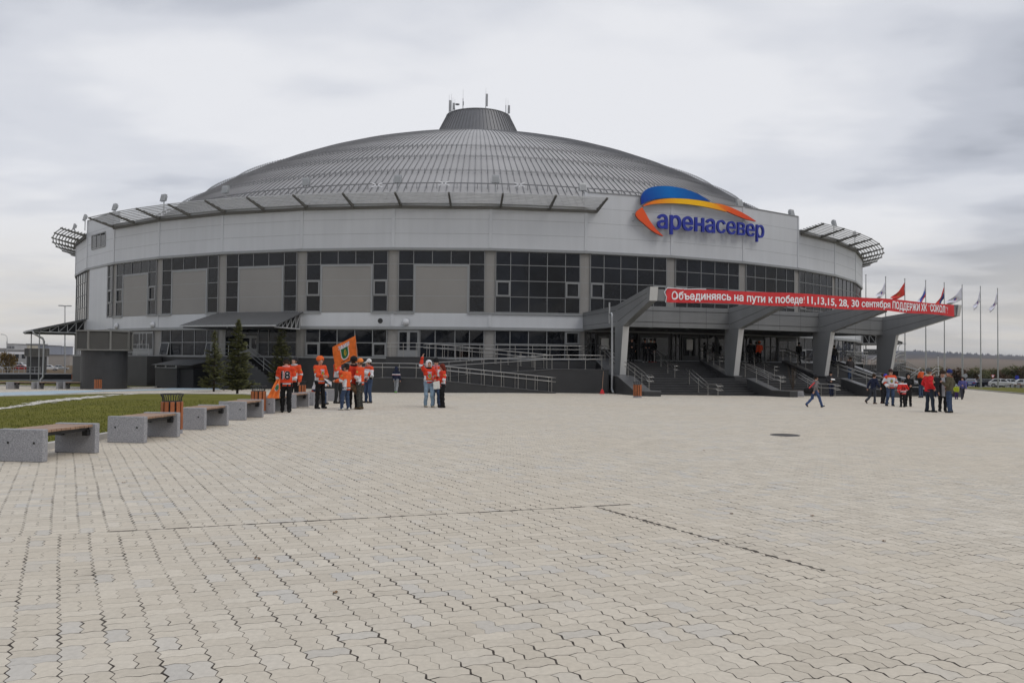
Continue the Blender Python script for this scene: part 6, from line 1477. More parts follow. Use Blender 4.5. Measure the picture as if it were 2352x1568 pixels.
def person(px, pf, ph, yaw, label, top, legs, shoes=(.02, .02, .02), hat=None, hair=(.04, .025, .015), arms=('down', 'down'), leg=('stand', 'stand'), head=0, nod=0, lean=0, style='plain', hem=.86, trim=None, long_hair=False, scarf=None, gloves=None, loc=None, H=None, group=None, seat=None, fit=1.0, bottom='trousers', seed=None, build=1.0):
    p = loc if loc is not None else gp(px, pf); D = p.y
    Hh = H if H else (pf-ph)*D/FPX; S = Hh/1.76; sd_ = seed if seed is not None else int(px*7) % 997
    h = .015 if D < 36 else (.020 if D < 52 else .024)
    root = thing('person', label, 'person', (0, 0, 0), 0, group); root.location = p; root.rotation_euler = (0, 0, rad(yaw)); root.scale = (S, S, S)
    dz = 0.0
    if seat is not None: dz = seat/S-.86
    A = []
    for i, (sx, nm) in enumerate(((1, arms[0]), (-1, arms[1]))):
        e, w = ARM[nm] if isinstance(nm, str) else nm; A.append((np.array((sx*.185, -.005, 1.415+dz)), np.array((sx*e[0], e[1], e[2]+dz)), np.array((sx*w[0], w[1], w[2]+dz))))
    Lg = []
    for sx, nm in ((1, leg[0]), (-1, leg[1])):
        k, a, pitch = LEG[nm]; add = np.array((0, 0, 0.0)); Lg.append((np.array((sx*.09, 0, .92+dz)), np.array((sx*k[0], k[1], k[2])), np.array((sx*a[0], a[1], a[2])), pitch))
    ly = math.sin(rad(lean)); sh = lambda q: np.array((q[0], q[1]+ly*max(q[2]-(.95+dz), 0), q[2]))
    A = [(sh(a), sh(b), sh(c)) for a, b, c in A]
    hc = sh(np.array((0, .012, 1.60+dz))); ch, shh = math.cos(rad(head)), math.sin(rad(head)); cn, sn = math.cos(rad(nod)), math.sin(rad(nod))
    def hp(x, y, z):
        z -= 1.60; y -= .0; y, z = y*cn+z*sn, -y*sn+z*cn   # nod down positive
        return hc+np.array((x*ch-y*shh, x*shh+y*ch, z))
    lo = np.array((-.62, -.75, -.06)); hi = np.array((.62, .75, 2.2))
    pts = np.array([q for arm in A for q in arm]+[q for l in Lg for q in l[:3]]+[hc]); lo = pts.min(0)-.27; hi = pts.max(0)+.27; lo[2] = min(lo[2], -.05)
    # ---- body: one continuous skin mesh
    s = SDF(lo, hi, h); P0, P1, P2 = sh((0, 0, .95+dz)), sh((0, 0, 1.28+dz)), sh((0, -.01, 1.46+dz))
    s.cap(P0, P1, .125*build, .135*build, .05, 1.45).cap(sh((-.13, -.005, 1.39+dz)), sh((.13, -.005, 1.39+dz)), .062, .062, .05).cap(P2, hp(0, -.005, 1.55), .056, .052, .03)
    s.cap(hp(0, -.015, 1.665), hp(0, .012, 1.615), .088, .080, .03).cap(hp(0, .03, 1.60), hp(0, .045, 1.535), .062, .042, .03)
    s.cap(hp(0, .092, 1.625), hp(0, .112, 1.590), .011, .016, .012)
    for sx in (-1, 1): s.cap(hp(sx*.083, -.012, 1.625), hp(sx*.086, -.012, 1.595), .018, .014, .01)
    for a, b, c in A: s.cap(a, b, .048, .040, .03).cap(b, c, .040, .028, .02)
    for a, b, c, _ in Lg: s.cap(a, b, .072, .050, .04).cap(b, c, .050, .036, .02).cap(c+np.array((0, -.02, -.02)), c+np.array((0, .09, -.045)), .030, .022, .02)
    v, f = s.mesh(); cols = np.tile(np.array(SKIN), (len(v), 1))
    def near(q, r): return ((v-q)**2).sum(1) < r*r
    for sx in (-1, 1): cols[near(hp(sx*.032, .085, 1.628), .016)] = (.05, .03, .025); cols[near(hp(sx*.032, .092, 1.652), .014)] = np.array(hair)*.8
    cols[near(hp(0, .088, 1.553), .020)] = (.33, .11, .09)
    allv, allf, allc = [v], [f], [cols]; off = len(v)
    for i, (a, b, c) in enumerate(A):
        d = (c-b)/np.linalg.norm(c-b); z = -d; inw = np.array((-1.0 if i == 0 else 1.0, .25, 0)); y = inw-z*inw.dot(z); y /= np.linalg.norm(y); x = np.cross(y, z); Rm = np.stack([x, y, z], 1)
        hv = HV.copy(); hf = HF
        if i == 1: hv[:, 0] *= -1; hf = HF[:, ::-1]
        allv.append(hv @ Rm.T+c); allf.append(hf+off); allc.append(np.tile(np.array(gloves if gloves else SKIN), (len(hv), 1))); off += len(hv)
    np_obj('body', np.concatenate(allv), np.concatenate(allf), M['skin'], root, np.concatenate(allc))
    # ---- jacket / jersey
    s = SDF(lo, hi, h); w = fit*build; hemz = hem+dz
    s.cap(sh((0, 0, hemz+.03)), P1, .178*w, .176*w, .05, 1.42).cap(P1, sh((0, -.01, 1.37+dz)), .172*w, .135*w, .05, 1.5).cap(sh((-.155, -.005, 1.395+dz)), sh((.155, -.005, 1.395+dz)), .078*w, .078*w, .05).cap(sh((0, -.01, 1.40+dz)), sh((0, -.006, 1.475+dz)), .085, .074, .03)
    for a, b, c in A: s.cap(a, b, .078*w, .068*w, .04).cap(b, c-(c-b)*.04, .068*w, .054*w, .03)
    s.wrinkle(.011, sd_).halfspace((0, 0, -1), -hemz).halfspace((0, 0, 1), 1.49+dz) if arms[0] not in ('raise', 'up') and arms[1] not in ('raise', 'up') else s.wrinkle(.011, sd_).halfspace((0, 0, -1), -hemz)
    v, f = s.mesh(); n = len(v); cols = np.tile(np.array(top), (n, 1))
    def segd(p, a, b): ab = b-a; t = np.clip(((p-a) @ ab)/(ab @ ab), 0, 1); return np.linalg.norm(p-a-t[:, None]*ab, axis=1), t
    tz = v[:, 2]-dz; arm = np.zeros(n, bool); ta = np.zeros(n)
    for a, b, c in A:
        d1, t1 = segd(v, a, b); d2, t2 = segd(v, b, c); d = np.minimum(d1, d2); t = np.where(d1 < d2, t1, 1+t2); tor = np.abs(v[:, 0])/1.0
        mk = (d < .10*w) & ((t > .35) | (np.abs(v[:, 0]) > .19)); arm |= mk; ta = np.where(mk, t, ta)
    tor = ~arm; z0 = hem; BK, WH, ORA = (.015, .015, .017), (.62, .62, .64), np.array((.66, .075, .022))
    fx = v[:, 0]; fy = v[:, 1]-ly*np.maximum(v[:, 2]-(.95+dz), 0)
    def emblem(zc, sc=1.0):
        fr = tor & (fy > .04); d = np.hypot(fx/(.078*sc), (tz-zc)/(.098*sc))
        cols[fr & (d < 1)] = (.50, .50, .50); cols[fr & (d < .78)] = (.02, .12, .05); cols[fr & (np.hypot((fx+.005)/(.028*sc), (tz-zc)/(.055*sc)) < 1)] = (.55, .36, .03)
        cols[fr & (np.abs(fx) < .085*sc) & (np.abs(tz-zc-.125*sc) < .020*sc)] = (.35, .36, .45)
    if style in ('orange', 'orange_back'):
        side = tor & (np.abs(fx) > .135) & (tz < 1.20) & (np.abs(fy) < .10); cols[side & (style == 'orange')] = WH
        for a_, b_, c_ in ((.045, .062, BK), (.062, .092, WH), (.092, .108, BK)): cols[tor & (tz > z0+a_) & (tz < z0+b_)] = c_
        for a_, b_, c_ in ((.86, .90, BK), (.90, 1.10, WH), (1.10, 1.14, BK), (1.82, 1.87, BK)): cols[arm & (ta > a_) & (ta < b_)] = c_
        emblem(1.20); cols[tor & (fy > .05) & (np.abs(fx) < .10) & (np.abs(tz-z0-.155) < .018)] = (.42, .27, .03)
        for a, b, c in A: cols[((v-(a+(b-a)*.35+np.array((np.sign(a[0])*.07, 0, 0))))**2).sum(1) < .035**2] = (.40, .36, .08)
    elif style == 'white':
        cols[(tz > 1.38) & tor] = ORA; cols[arm & (ta < .30)] = ORA
        for a_, b_, c_ in ((0, .055, ORA), (.055, .075, BK), (.095, .112, BK)): cols[tor & (tz >= z0+a_) & (tz < z0+b_)] = c_
        for a_, b_, c_ in ((1.18, 1.26, BK), (1.26, 1.50, ORA), (1.50, 1.56, BK)): cols[arm & (ta > a_) & (ta < b_)] = c_
        emblem(1.20); cols[tor & (fy > .05) & (np.abs(fx) < .11) & (np.abs(tz-z0-.16) < .02)] = (.5, .08, .06)
        cols[tor & (np.abs(fx) > .145) & (tz < 1.15)] = BK
    elif style == 'red16':
        for a_, b_, c_ in ((.075, .095, WH), (.115, .15, BK)): cols[tor & (tz > z0+a_) & (tz < z0+b_)] = c_
        mz = z0+.19+.022*np.abs(((fx*9) % 1)-.5)*4; cols[tor & (tz < mz) & (tz > z0+.15)] = WH; cols[arm & (ta > 1.2) & (ta < 1.4)] = WH; cols[(tz > 1.42)] = WH
    elif style == 'kid':
        cols[(tz > 1.24) & (tz < 1.30)] = WH; cols[(tz > 1.215) & (tz < 1.24)] = (.5, .03, .03)
    elif style == 'open':   # open coat over a patterned jumper
        cols[tor & (fy > .03) & (np.abs(fx) < .065)] = trim or (.3, .3, .32)
    elif style == 'puffer':
        cols[(np.abs(((tz*11) % 1)-.5) > .44)] *= .55
    jk = np_obj('jacket', v, f, M['cloth'], root, cols); JV = v
    # ---- trousers or skirt
    s = SDF(lo, hi, h); hz = .92+dz
    s.cap((-.07, -.005, hz), (.07, -.005, hz), .122*w, .122*w, .05, 1.12)
    if bottom == 'coat':
        pass
    for a, b, c, _ in Lg: s.cap(a, b, .098*build, .074*build, .035).cap(b, c, .074*build, .064, .02)
    s.wrinkle(.010, sd_+3).halfspace((0, 0, 1), hemz+.10)
    v, f = s.mesh(); cols = np.tile(np.array(legs), (len(v), 1))
    if style != 'plain' or True:
        if legs[2] > legs[0]*1.5 and legs[2] > .06:      # worn denim: paler thighs
            for a, b, c, _ in Lg: d, t = segd(v, a*.5+b*.5+np.array((0, .06, 0)), b+np.array((0, .06, 0))); k = np.clip(1-d/.09, 0, 1)[:, None]; cols = cols*(1+.55*k)
    np_obj('trousers', v, f, M['cloth'], root, cols)
    for a, b, c, pitch in Lg:
        s = SDF(c-np.array((.12, .22, .16)), c+np.array((.12, .30, .16)), min(h, .014)); cp, sp = math.cos(pitch), math.sin(pitch)
        def ft(y, z): return c+np.array((0, y*cp-z*sp*0, 0))+np.array((0, 0, -y*sp+z))
        s.cap(ft(-.045, -.045), ft(.14, -.052), .044, .036, .03).cap(ft(-.03, -.03), ft(.0, .03), .048, .050, .03).halfspace((0, 0, -1) if abs(pitch) < .1 else (0, -sp, -cp), .085-c[2] if abs(pitch) < .1 else -(c[1]*sp+c[2]*cp)+.085)
        v, f = s.mesh(); cl = np.tile(np.array(shoes), (len(v), 1)); cl[v[:, 2] < c[2]-.066] = np.array(shoes)*.4 if max(shoes) < .3 else (.25, .25, .24); np_obj('shoe', v, f, M['cloth'], root, cl)
    # ---- hair and headwear
    if hair is not None:
        s = SDF(hc-np.array((.24, .24, .38)), hc+np.array((.24, .24, .24)), .013)
        s.cap(hp(0, -.02, 1.672), hp(0, -.012, 1.63), .102, .094, .02)
        if long_hair: s.cap(hp(0, -.03, 1.66), hp(0, -.055, 1.46), .105, .085, .04)
        s.cap(hp(0, .075, 1.52), hp(0, .095, 1.625), .080, .068, .01, cut=True)
        if not long_hair: s.cap(hp(0, -.03, 1.42), hp(0, -.03, 1.52), .12, .058, .01, cut=True)
        v, f = s.mesh()
        if len(v): np_obj('hair', v, f, M['cloth'], root, np.tile(np.array(hair), (len(v), 1))*rng.uniform(.75, 1.25, (len(v), 1)))
    if hat:
        kind, hcol = hat; s = SDF(hc-np.array((.26, .26, .34)), hc+np.array((.26, .30, .26)), .013)
        if kind in ('cap', 'beanie', 'fur', 'officer'):
            r = {'cap': .108, 'beanie': .110, 'fur': .128, 'officer': .115}[kind]; s.cap(hp(0, -.018, 1.70), hp(0, -.012, 1.655), r*.97, r, .02)
            q0 = hp(0, 0, 1.652 if kind != 'beanie' else 1.640); nrm = hp(0, 0, 1.7)-hp(0, 0, 1.6); nrm /= np.linalg.norm(nrm); s.halfspace(-nrm, -(q0 @ nrm))
            if kind == 'cap': s.cap(hp(-.035, .095, 1.662), hp(-.03, .165, 1.648), .020, .012, .01).cap(hp(.035, .095, 1.662), hp(.03, .165, 1.648), .020, .012, .02).cap(hp(0, .10, 1.664), hp(0, .175, 1.648), .020, .012, .02)
            if kind == 'beret' or kind == 'officer': s.cap(hp(-.05, -.01, 1.715), hp(.05, -.01, 1.715), .095, .095, .02).cap(hp(0, .09, 1.655), hp(0, .135, 1.635), .02, .014, .02)
        elif kind == 'beret':
            s.cap(hp(-.02, -.05, 1.705), hp(.03, -.02, 1.70), .112, .115, .03); q0 = hp(0, 0, 1.64); nrm = hp(0, .03, 1.7)-hp(0, 0, 1.6); nrm /= np.linalg.norm(nrm); s.halfspace(-nrm, -(q0 @ nrm))
        elif kind in ('hood',):
            s.cap(hp(0, -.025, 1.68), hp(0, -.02, 1.60), .122, .122, .03).cap(hp(0, -.03, 1.60), hp(0, -.03, 1.47), .115, .10, .03).cap(hp(0, .09, 1.55), hp(0, .11, 1.64), .082, .085, .01, cut=True)
        v, f = s.mesh(); np_obj('hat' if kind != 'hood' else 'hood', v, f, M['cloth'], root, np.tile(np.array(hcol), (len(v), 1)))
    if scarf:
        s = SDF(sh((-.25, -.25, 1.2+dz))-.1, sh((.25, .35, 1.62+dz))+.05, .014)
        ringp = [sh((.085*math.cos(q), .075*math.sin(q)-.005, 1.485+dz)) for q in np.linspace(0, 2*math.pi, 13)]
        for a, b in zip(ringp[:-1], ringp[1:]): s.cap(a, b, .036, .036, .02)
        if scarf[1]: s.cap(sh((.05, .10, 1.46+dz)), sh((.06, .165, 1.20+dz)), .032, .030, .02).cap(sh((-.04, .10, 1.46+dz)), sh((-.05, .16, 1.26+dz)), .03, .03, .02)
        v, f = s.mesh(); cl = np.tile(np.array(scarf[0]), (len(v), 1)); cl[(np.abs(((v[:, 2]*14) % 1)-.5) > .36)] = scarf[2] if len(scarf) > 2 else (.6, .5, .4); np_obj('scarf', v, f, M['cloth'], root, cl)
    root['_s'] = S; del root['_s']
    return root, JV, S
def number(root, JV, txt, zc, hgt, wid, m_, outline=None, side=-1):
    """number sewn on the back (side -1) or front"""
    def fn_(off, grow):
        def fn(u, v, e):
            x = -(u-wid/2)*(-side)*grow if side < 0 else (u-wid/2); x = (u-wid/2) if side < 0 else -(u-wid/2); z = zc+v-hgt/2
            d = (JV[:, 0]-x)**2+(JV[:, 2]-z)**2+np.where(JV[:, 1]*side > 0, 0, 1); y = JV[np.argsort(d)[:4], 1].mean()
            return Vector((x, y+side*off, z))
        return fn
    vs, fs = text_geo(txt, .03, .0, 4, .07)
    for nm, off, b_, mm in ([('number_outline', .012, .075, outline)] if outline else [])+[('number', .024, .03, m_)]:
        vs, fs = text_geo(txt, b_, 0.0, 4, .06); x0 = min(q[0] for q in vs); x1 = max(q[0] for q in vs); y0 = min(q[1] for q in vs); y1 = max(q[1] for q in vs); ex = (b_-.03)*.35
        fn = fn_(off, 1); k = wid/(x1-x0)*(1+ex); kv = hgt/(y1-y0)*(1+ex)
        b = MB(); b.add([fn((q[0]-(x0+x1)/2)*k+wid/2, (q[1]-(y0+y1)/2)*kv+hgt/2, 0) for q in vs], fs)
        o = b.build(nm, mm); o.parent = root; o.location = (0, 0, 0)
M['blackp'] = mat('black_print', (.012, .012, .014), .8, var=0)
RD_, OR_, WJ, BLK, DK, JEAN, JEANL, NVY = (.60, .045, .020), (.66, .075, .022), (.62, .62, .64), (.012, .012, .013), (.022, .022, .025), (.04, .062, .115), (.10, .145, .20), (.015, .02, .045)
GL, GC, GR, GT = 'fans in orange by the benches', 'three fans standing in the plaza', 'people at the right of the plaza', 'people at the top of the entrance stairs'
ORJ = dict(style='orange')
W = lambda a, b, c: (a, b)
r_, jv, s_ = person(656, 947, 823, 8, 'fan seen from behind in orange jersey with black number 18, black trousers and cap', (.63, .058, .02), BLK, hat=('cap', BLK), arms=('front', ((.27, .06, 1.14), (.24, .22, .98))), nod=18, head=8, style='orange_back', fit=1.14, scarf=((.70, .12, .08), False, (.6, .5, .5)), group=GL, leg=('stand', 'fwd'), build=1.06)
number(r_, jv, '18', 1.215, .27, .29, M['blackp'], M['letter'])
person(675, 931, 821, 165, 'fan in orange jersey and dark knitted cap looking up, behind the number 18 jersey', OR_, BLK, hat=('beanie', DK), nod=-22, head=-12, style='orange', scarf=((.55, .55, .55), False, (.3, .3, .35)), group=GL, fit=1.08)
person(734, 938, 820.5, -125, 'fan in orange beret and striped orange jersey holding out a white cloth, black trousers', OR_, BLK, hat=('beret', (.72, .13, .03)), hair=(.09, .045, .02), arms=('fwd', 'front'), style='orange', head=-30, leg=('stand', 'wide'), fit=1.12, group=GL, gloves=None)
person(774, 926, 818, -95, 'fan in orange cap with dark hood and white arm bands, charcoal trousers, facing right', OR_, (.03, .032, .033), hat=('cap', (.75, .12, .03)), arms=('fwd', 'front'), style='orange', scarf=((.03, .03, .04), False, (.02, .02, .02)), leg=('stand', 'fwd'), group=GL, fit=1.05)
person(795, 941.5, 837, 70, 'boy in black cap, orange jacket, blue jeans and white sneakers facing left', (.72, .11, .025), JEAN, shoes=(.55, .53, .48), hat=('cap', BLK), arms=('front', 'fwd'), style='orange', leg=('stand', 'fwd'), hem=.78, group=GL, fit=1.08)
person(811, 938.5, 821, 25, 'fan in black fur hat and black hood over an orange jersey, seen from behind', RD_, BLK, hat=('fur', BLK), arms=('fwd', 'face'), style='plain', scarf=(BLK, False, BLK), group=GL, fit=1.1)
r_, jv, s_ = person(826, 939.5, 825, 80, 'fan in light orange cap and orange jersey facing left, grey trousers and brown boots', OR_, (.05, .05, .045), shoes=(.09, .06, .03), hat=('cap', (.75, .22, .05)), hair=(.12, .08, .05), arms=('low', 'front'), style='orange', group=GL, fit=1.08)
person(846, 925, 826, 135, 'fan in white cap and white jersey with a camera on his chest, blue jeans', WJ, JEAN, shoes=(.06, .045, .03), hat=('cap', (.65, .65, .64)), arms=('pocket', 'chest'), style='white', leg=('wide', 'stand'), head=-18, scarf=((.70, .15, .09), False, (.1, .1, .2)), group=GL, fit=1.1)
bp_ = benches[6].location; q = gp(757, 926)
person(757, 926, 850, -60, 'dark-haired fan in white jersey sitting on the seventh bench with the back turned', WJ, JEAN, arms=('fwd', 'front'), leg=('sit', 'sit'), style='white', H=1.7, seat=.54, loc=Vector((bp_.x+.05, bp_.y+.25, bp_.z)), lean=24, hem=.84, group=GL, hat=('beanie', (.03, .06, .40)))
person(910, 902, 843, -20, 'small boy in navy jacket with white stripe and grey trousers, walking away alone', NVY, (.25, .26, .28), shoes=(.10, .30, .05), hat=('hood', NVY), style='kid', leg=('back', 'fwd'), fit=1.12)
person(984, 935, 828.5, 205, 'woman in white hood and orange jersey waving with a raised arm, pale jeans', RD_, (.20, .28, .36), shoes=(.32, .29, .23), hat=('hood', (.66, .66, .67)), hair=(.03, .015, .01), long_hair=True, arms=('pocket', 'raise') if False else ('raise', 'pocket'), style='orange', scarf=((.015, .012, .012), False, (.01, .01, .01)), group=GC, hem=.92, fit=1.02, leg=('stand', 'fwd'))
person(1001, 933.5, 824, 175, 'man in black knitted cap and white jersey with orange scarf, standing behind the two women', WJ, JEAN, hat=('beanie', BLK), arms=('front', 'pocket'), style='white', scarf=((.75, .17, .10), True, (.12, .1, .3)), group=GC, nod=10, fit=1.05)
person(1015.5, 936, 836, 110, 'red-haired woman in orange and white jersey reading a paper, tight black trousers', RD_, BLK, hair=(.13, .022, .012), long_hair=True, arms=('chest', 'front'), style='orange', nod=18, group=GC, hem=.86, fit=1.08)
person(1871, 935, 862.5, -78, 'walking woman in grey jacket and blue jeans with a large black shoulder bag', (.17, .15, .15), (.05, .085, .19), shoes=(.012, .012, .012), hat=('fur', BLK), arms=('swb', 'swf'), leg=('wf', 'wb'), lean=7, group=GR, hem=.84)
person(2006, 927, 858, -75, 'walking man in dark jacket and dark trousers, one foot lifted, beside the stairs', NVY, (.04, .045, .055), shoes=(.10, .06, .035), arms=('swf', 'swb'), leg=('stand', 'wb'), lean=4, group=GR)
person(2028, 926.5, 857, -95, 'balding man in long black coat left of the white jersey', BLK, DK, hair=(.06, .04, .03), shoes=(.10, .03, .02), arms=('low', 'front'), group=GR, hem=.62)
person(2034, 927, 860, -60, 'person in blue cap and black jacket half hidden behind the tall white jersey', BLK, DK, hat=('beanie', (.03, .05, .40)), arms=('front', 'face'), group=GR)
person(2045.5, 932, 848.5, 178, 'tall man in white hockey jersey with crest, dark cap and blue jeans', WJ, JEAN, shoes=(.03, .03, .03), hat=('cap', (.04, .02, .02)), arms=('pocket', 'pocket'), leg=('wide', 'stand'), style='white', group=GR, fit=1.12)
r_, jv, s_ = person(2073, 934.5, 870, 5, 'boy seen from behind in red jersey number 16 with grey cap and black trousers', (.58, .025, .02), BLK, hat=('beanie', (.10, .10, .11)), arms=('pocket', 'pocket'), style='red16', hem=.80, group=GR, fit=1.2)
number(r_, jv, '16', 1.17, .19, .22, M['blackp'], None)
person(2086, 933, 858, 170, 'woman in black hooded coat behind the boy in red', BLK, BLK, hat=('hood', BLK), arms=('down', 'front'), group=GR, hem=.55, fit=1.05)
mn, _, sM = person(2115, 913, 860, 20, 'man in black jacket and blue jeans carrying a child on his shoulders', BLK, JEAN, hat=('beanie', (.03, .02, .02)), arms=('up', 'up'), group=GR)
person(2115, 860, 838, 15, 'child in orange jacket riding on the shoulders of the man in black', (.60, .10, .03), (.10, .04, .03), hat=('beanie', (.11, .11, .12)), arms=('low', 'low'), leg=('ride', 'ride'), loc=mn.location+Vector((0, -.06, 1.47*sM-.86*.70)), H=1.24, group=GR, fit=1.2)
person(2133, 946, 847, -88, 'man in bright red jacket, grey cap and dark jeans with a striped scarf, facing right', (.55, .02, .025), (.022, .03, .045), hat=('cap', (.075, .08, .085)), hair=(.12, .08, .06), arms=('pocket', 'pocket'), scarf=((.55, .33, .12), True, (.5, .5, .5)), leg=('fwd', 'stand'), group=GR, hem=.84, fit=1.06)
person(2145, 911.5, 857, 150, 'dark-haired person in dark coat just behind the red jacket', DK, NVY, long_hair=True, arms=('down', 'front'), group=GR, hem=.7)
person(2158, 911.5, 862, -120, 'person in white jacket and dark blue jeans between the red jacket and the smiling woman', (.55, .57, .60), (.03, .04, .10), shoes=(.5, .5, .5), arms=('front', 'low'), leg=('fwd', 'back'), group=GR, fit=1.05)
person(2165, 945, 852.5, 170, 'smiling woman with short dark curls in a dark open coat beside the olive jacket', DK, BLK, hair=(.035, .022, .015), arms=('low', 'front'), style='open', trim=(.30, .30, .32), group=GR, hem=.66, hat=('fur', (.035, .022, .015)), head=-8)
person(2181, 947.5, 850, 48, 'man in olive jacket, navy knitted cap and blue jeans, back turned', (.085, .075, .048), JEAN, shoes=(.05, .045, .035), hat=('beanie', (.02, .03, .13)), hair=(.16, .12, .10), arms=('pocket', 'chest'), group=GR, hem=.80, fit=1.1, head=20, scarf=((.25, .08, .04), False, (.1, .05, .05)))
person(2210, 917, 866, 160, 'woman in purple-blue jacket and dark trousers walking beside the toddler', (.09, .09, .24), (.03, .03, .04), hat=('beanie', (.05, .03, .03)), arms=('front', 'low'), leg=('wf', 'wb'), group=GR)
person(2196.5, 916.5, 883, 185, 'toddler in bright yellow-green jacket and pale hat beside the woman in purple', (.42, .48, .03), (.05, .03, .12), hat=('hood', (.45, .55, .55)), arms=('pocket', 'pocket'), group=GR, fit=1.35)
def on_stairs(px, pf, rho, z): q = oncyl(px, pf, rho); return Vector((q.x, q.y, z))
person(1908, 903, 846.5, 170, 'man in dark jacket reading a leaflet on the lower steps', (.03, .03, .034), NVY, hat=('beanie', BLK), arms=('front', 'chest'), nod=15, leg=('wf', 'stand'), loc=on_stairs(1908, 900, 58.6, sz(58.6)), group='people on the entrance stairs', H=1.75)
person(1953, 877, 822, 8, 'man in grey jacket and jeans climbing the steps, seen from behind', (.05, .045, .045), JEAN, arms=('down', 'face'), leg=('step', 'stand'), loc=on_stairs(1953, 875, 55.9, sz(55.9)), group='people on the entrance stairs', H=1.8)
person(1916, 848, 805, 12, 'person in dark jacket at the top of the steps behind the third pier', (.035, .032, .03), NVY, arms=('down', 'front'), loc=on_stairs(1916, 846, 51.6, sz(51.6)), group=GT, H=1.75)
for px, rho, yaw, lab, hat_, sh_ in ((1451, 50.4, 178, 'officer in dark uniform and peaked cap beside the first pier', ('officer', (.03, .02, .02)), BLK), (1481, 49.3, 190, 'man in black clothes and white shoes, left of three by the doors', ('beanie', BLK), (.6, .6, .6)), (1495, 49.6, 150, 'man in dark jacket, middle of three by the doors', ('beanie', (.03, .03, .03)), (.5, .04, .03)), (1503, 49.3, 110, 'man in dark jacket and grey trousers with red shoes, right of three by the doors', ('cap', BLK), (.5, .04, .03)), (1724, 49.6, -20, 'dark figure at the doors right of the second pier', ('beanie', BLK), BLK), (1737, 49.2, 30, 'dark figure in the middle at the doors right of the second pier', None, BLK), (1744, 49.6, 10, 'figure in orange cap and orange jersey at the doors', ('cap', (.7, .12, .03)), BLK), (1835, 50.0, 20, 'man in long black coat at the doors left of the third pier', ('beanie', BLK), BLK)):
    orange = 'orange jersey' in lab
    person(px, 836, 790, yaw, lab, OR_ if orange else BLK, (.06, .06, .06) if 'grey trousers' in lab else BLK, shoes=sh_, hat=hat_, arms=('front', 'down'), loc=on_stairs(px, 836, rho, ZP), H=1.76, group=GT, hem=.6 if 'long black' in lab else .84)
# ---- things carried by people
def cloth_sheet(name, c00, c10, c11, c01, colfn, label, cat, wave=.05, n=(40, 30), ph=0.0, freq=9):
    A, B_ = n; vs = []; cols = []; c00, c10, c11, c01 = map(Vector, (c00, c10, c11, c01)); nr = (c10-c00).cross(c01-c00).normalized()
    for i in range(A+1):
        for j in range(B_+1):
            a, f = i/A, j/B_; p = c00.lerp(c10, a).lerp(c01.lerp(c11, a), f); vs.append(p+nr*(wave*math.sin(freq*a+4*f+ph)*(.3+.7*a)+wave*.5*math.sin(freq*.6*f+ph))); cols.append(colfn(a, f))
    b = MB(); b.add(vs, [(i*(B_+1)+j, (i+1)*(B_+1)+j, (i+1)*(B_+1)+j+1, i*(B_+1)+j+1) for i in range(A) for j in range(B_)])
    o = b.build(name, M['cloth'], smooth=True, cols=cols); s = o.modifiers.new('thickness', 'SOLIDIFY'); s.thickness = .006; return (tag(o, label, cat) if label else o), vs, nr
FO = (.72, .17, .035)
def shield(a, f, ca=.5, cf=.5, sa=.17, sf=.26):
    x, y = (a-ca)/sa, (f-cf)/sf
    k = max(abs(x)*1.05, abs(y)) if y > -.2 else math.hypot(x*1.05, (y+.2)/.85*1.0)
    if k > 1: return None
    if k > .80: return (.60, .60, .62)
    return (.55, .38, .04) if math.hypot((x+.05)/.30, (y-.0)/.52) < 1 and (math.sin(x*13+y*7) > -.55) else (.02, .13, .05)
Dw = 31.6
HT, HB, FT, FB = atd(817, 771, Dw), atd(821, 819, Dw), atd(764, 797, Dw+.2), atd(770, 845, Dw+.2)
def wf(a, f): q = shield(a, f, .52, .47, .20, .30); return q if q else FO
fl_, fvs, fnr = cloth_sheet('fan_flag', HB, FB, FT, HT, wf, 'large orange fan flag with green and yellow crest flying above the group', 'flag', .04, (70, 56))
b = MB(); p0 = atd(815.5, 768, Dw); p1 = atd(826, 868, Dw); b.tube([p0, p1], .012, 7); b.build('pole', M['wood'], None); COL.objects[-1].name = 'flag_pole'
fp = bpy.data.objects['flag_pole']; fp.parent = fl_; ORG['flag_pole'] = Vector()
def onflag(u, f): 
    i = min(max(u, 0), 1)*70; j = min(max(f, 0), 1)*56; i0, j0 = int(min(i, 69)), int(min(j, 55)); k = lambda x, y: Vector(fvs[x*57+y]); fi, fj = i-i0, j-j0
    return k(i0, j0).lerp(k(i0+1, j0), fi).lerp(k(i0, j0+1).lerp(k(i0+1, j0+1), fi), fj)
if fnr.y > 0: sgnf = -1
else: sgnf = 1
def ftxt(txt, a0, wid, f0, hg, m_, bold):
    fW, fH = (FB-HB).length, (HT-HB).length
    fn = lambda u, v, e: onflag(a0+u/fW, f0+v/fH)+fnr*(sgnf*.012+e)
    return text_obj(txt, fn, m_, 'lettering', fl_, bold=bold, extr=.001, w=wid*fW, h=hg*fH)
ftxt('ЕРМАК', .28, .48, .74, .15, M['letter'], .06); ftxt('ЕРМАК', .29, .46, .75, .13, M['blue'], .015)
ftxt('г. Ангарск', .28, .46, .08, .10, M['blackp'], .0)
# orange flag lying over the fifth bench
b5 = benches[4].location; q = atd(639, 871, 26.6); r0_ = atd(613, 914, 26.4); r1_ = atd(641, 915, 26.2)
cloth_sheet('folded_flag', q+Vector((-.05, 0, 0)), q+Vector((.06, .05, .02)), r1_, r0_, lambda a, f: (.03, .13, .05) if math.hypot((a-.62)/.26, (f-.45)/.17) < .8 else ((.45, .42, .45) if math.hypot((a-.62)/.26, (f-.45)/.17) < 1.05 else FO), 'orange flag with green crest hanging down onto the fifth bench', 'flag', .06, (24, 24), .6, 14)
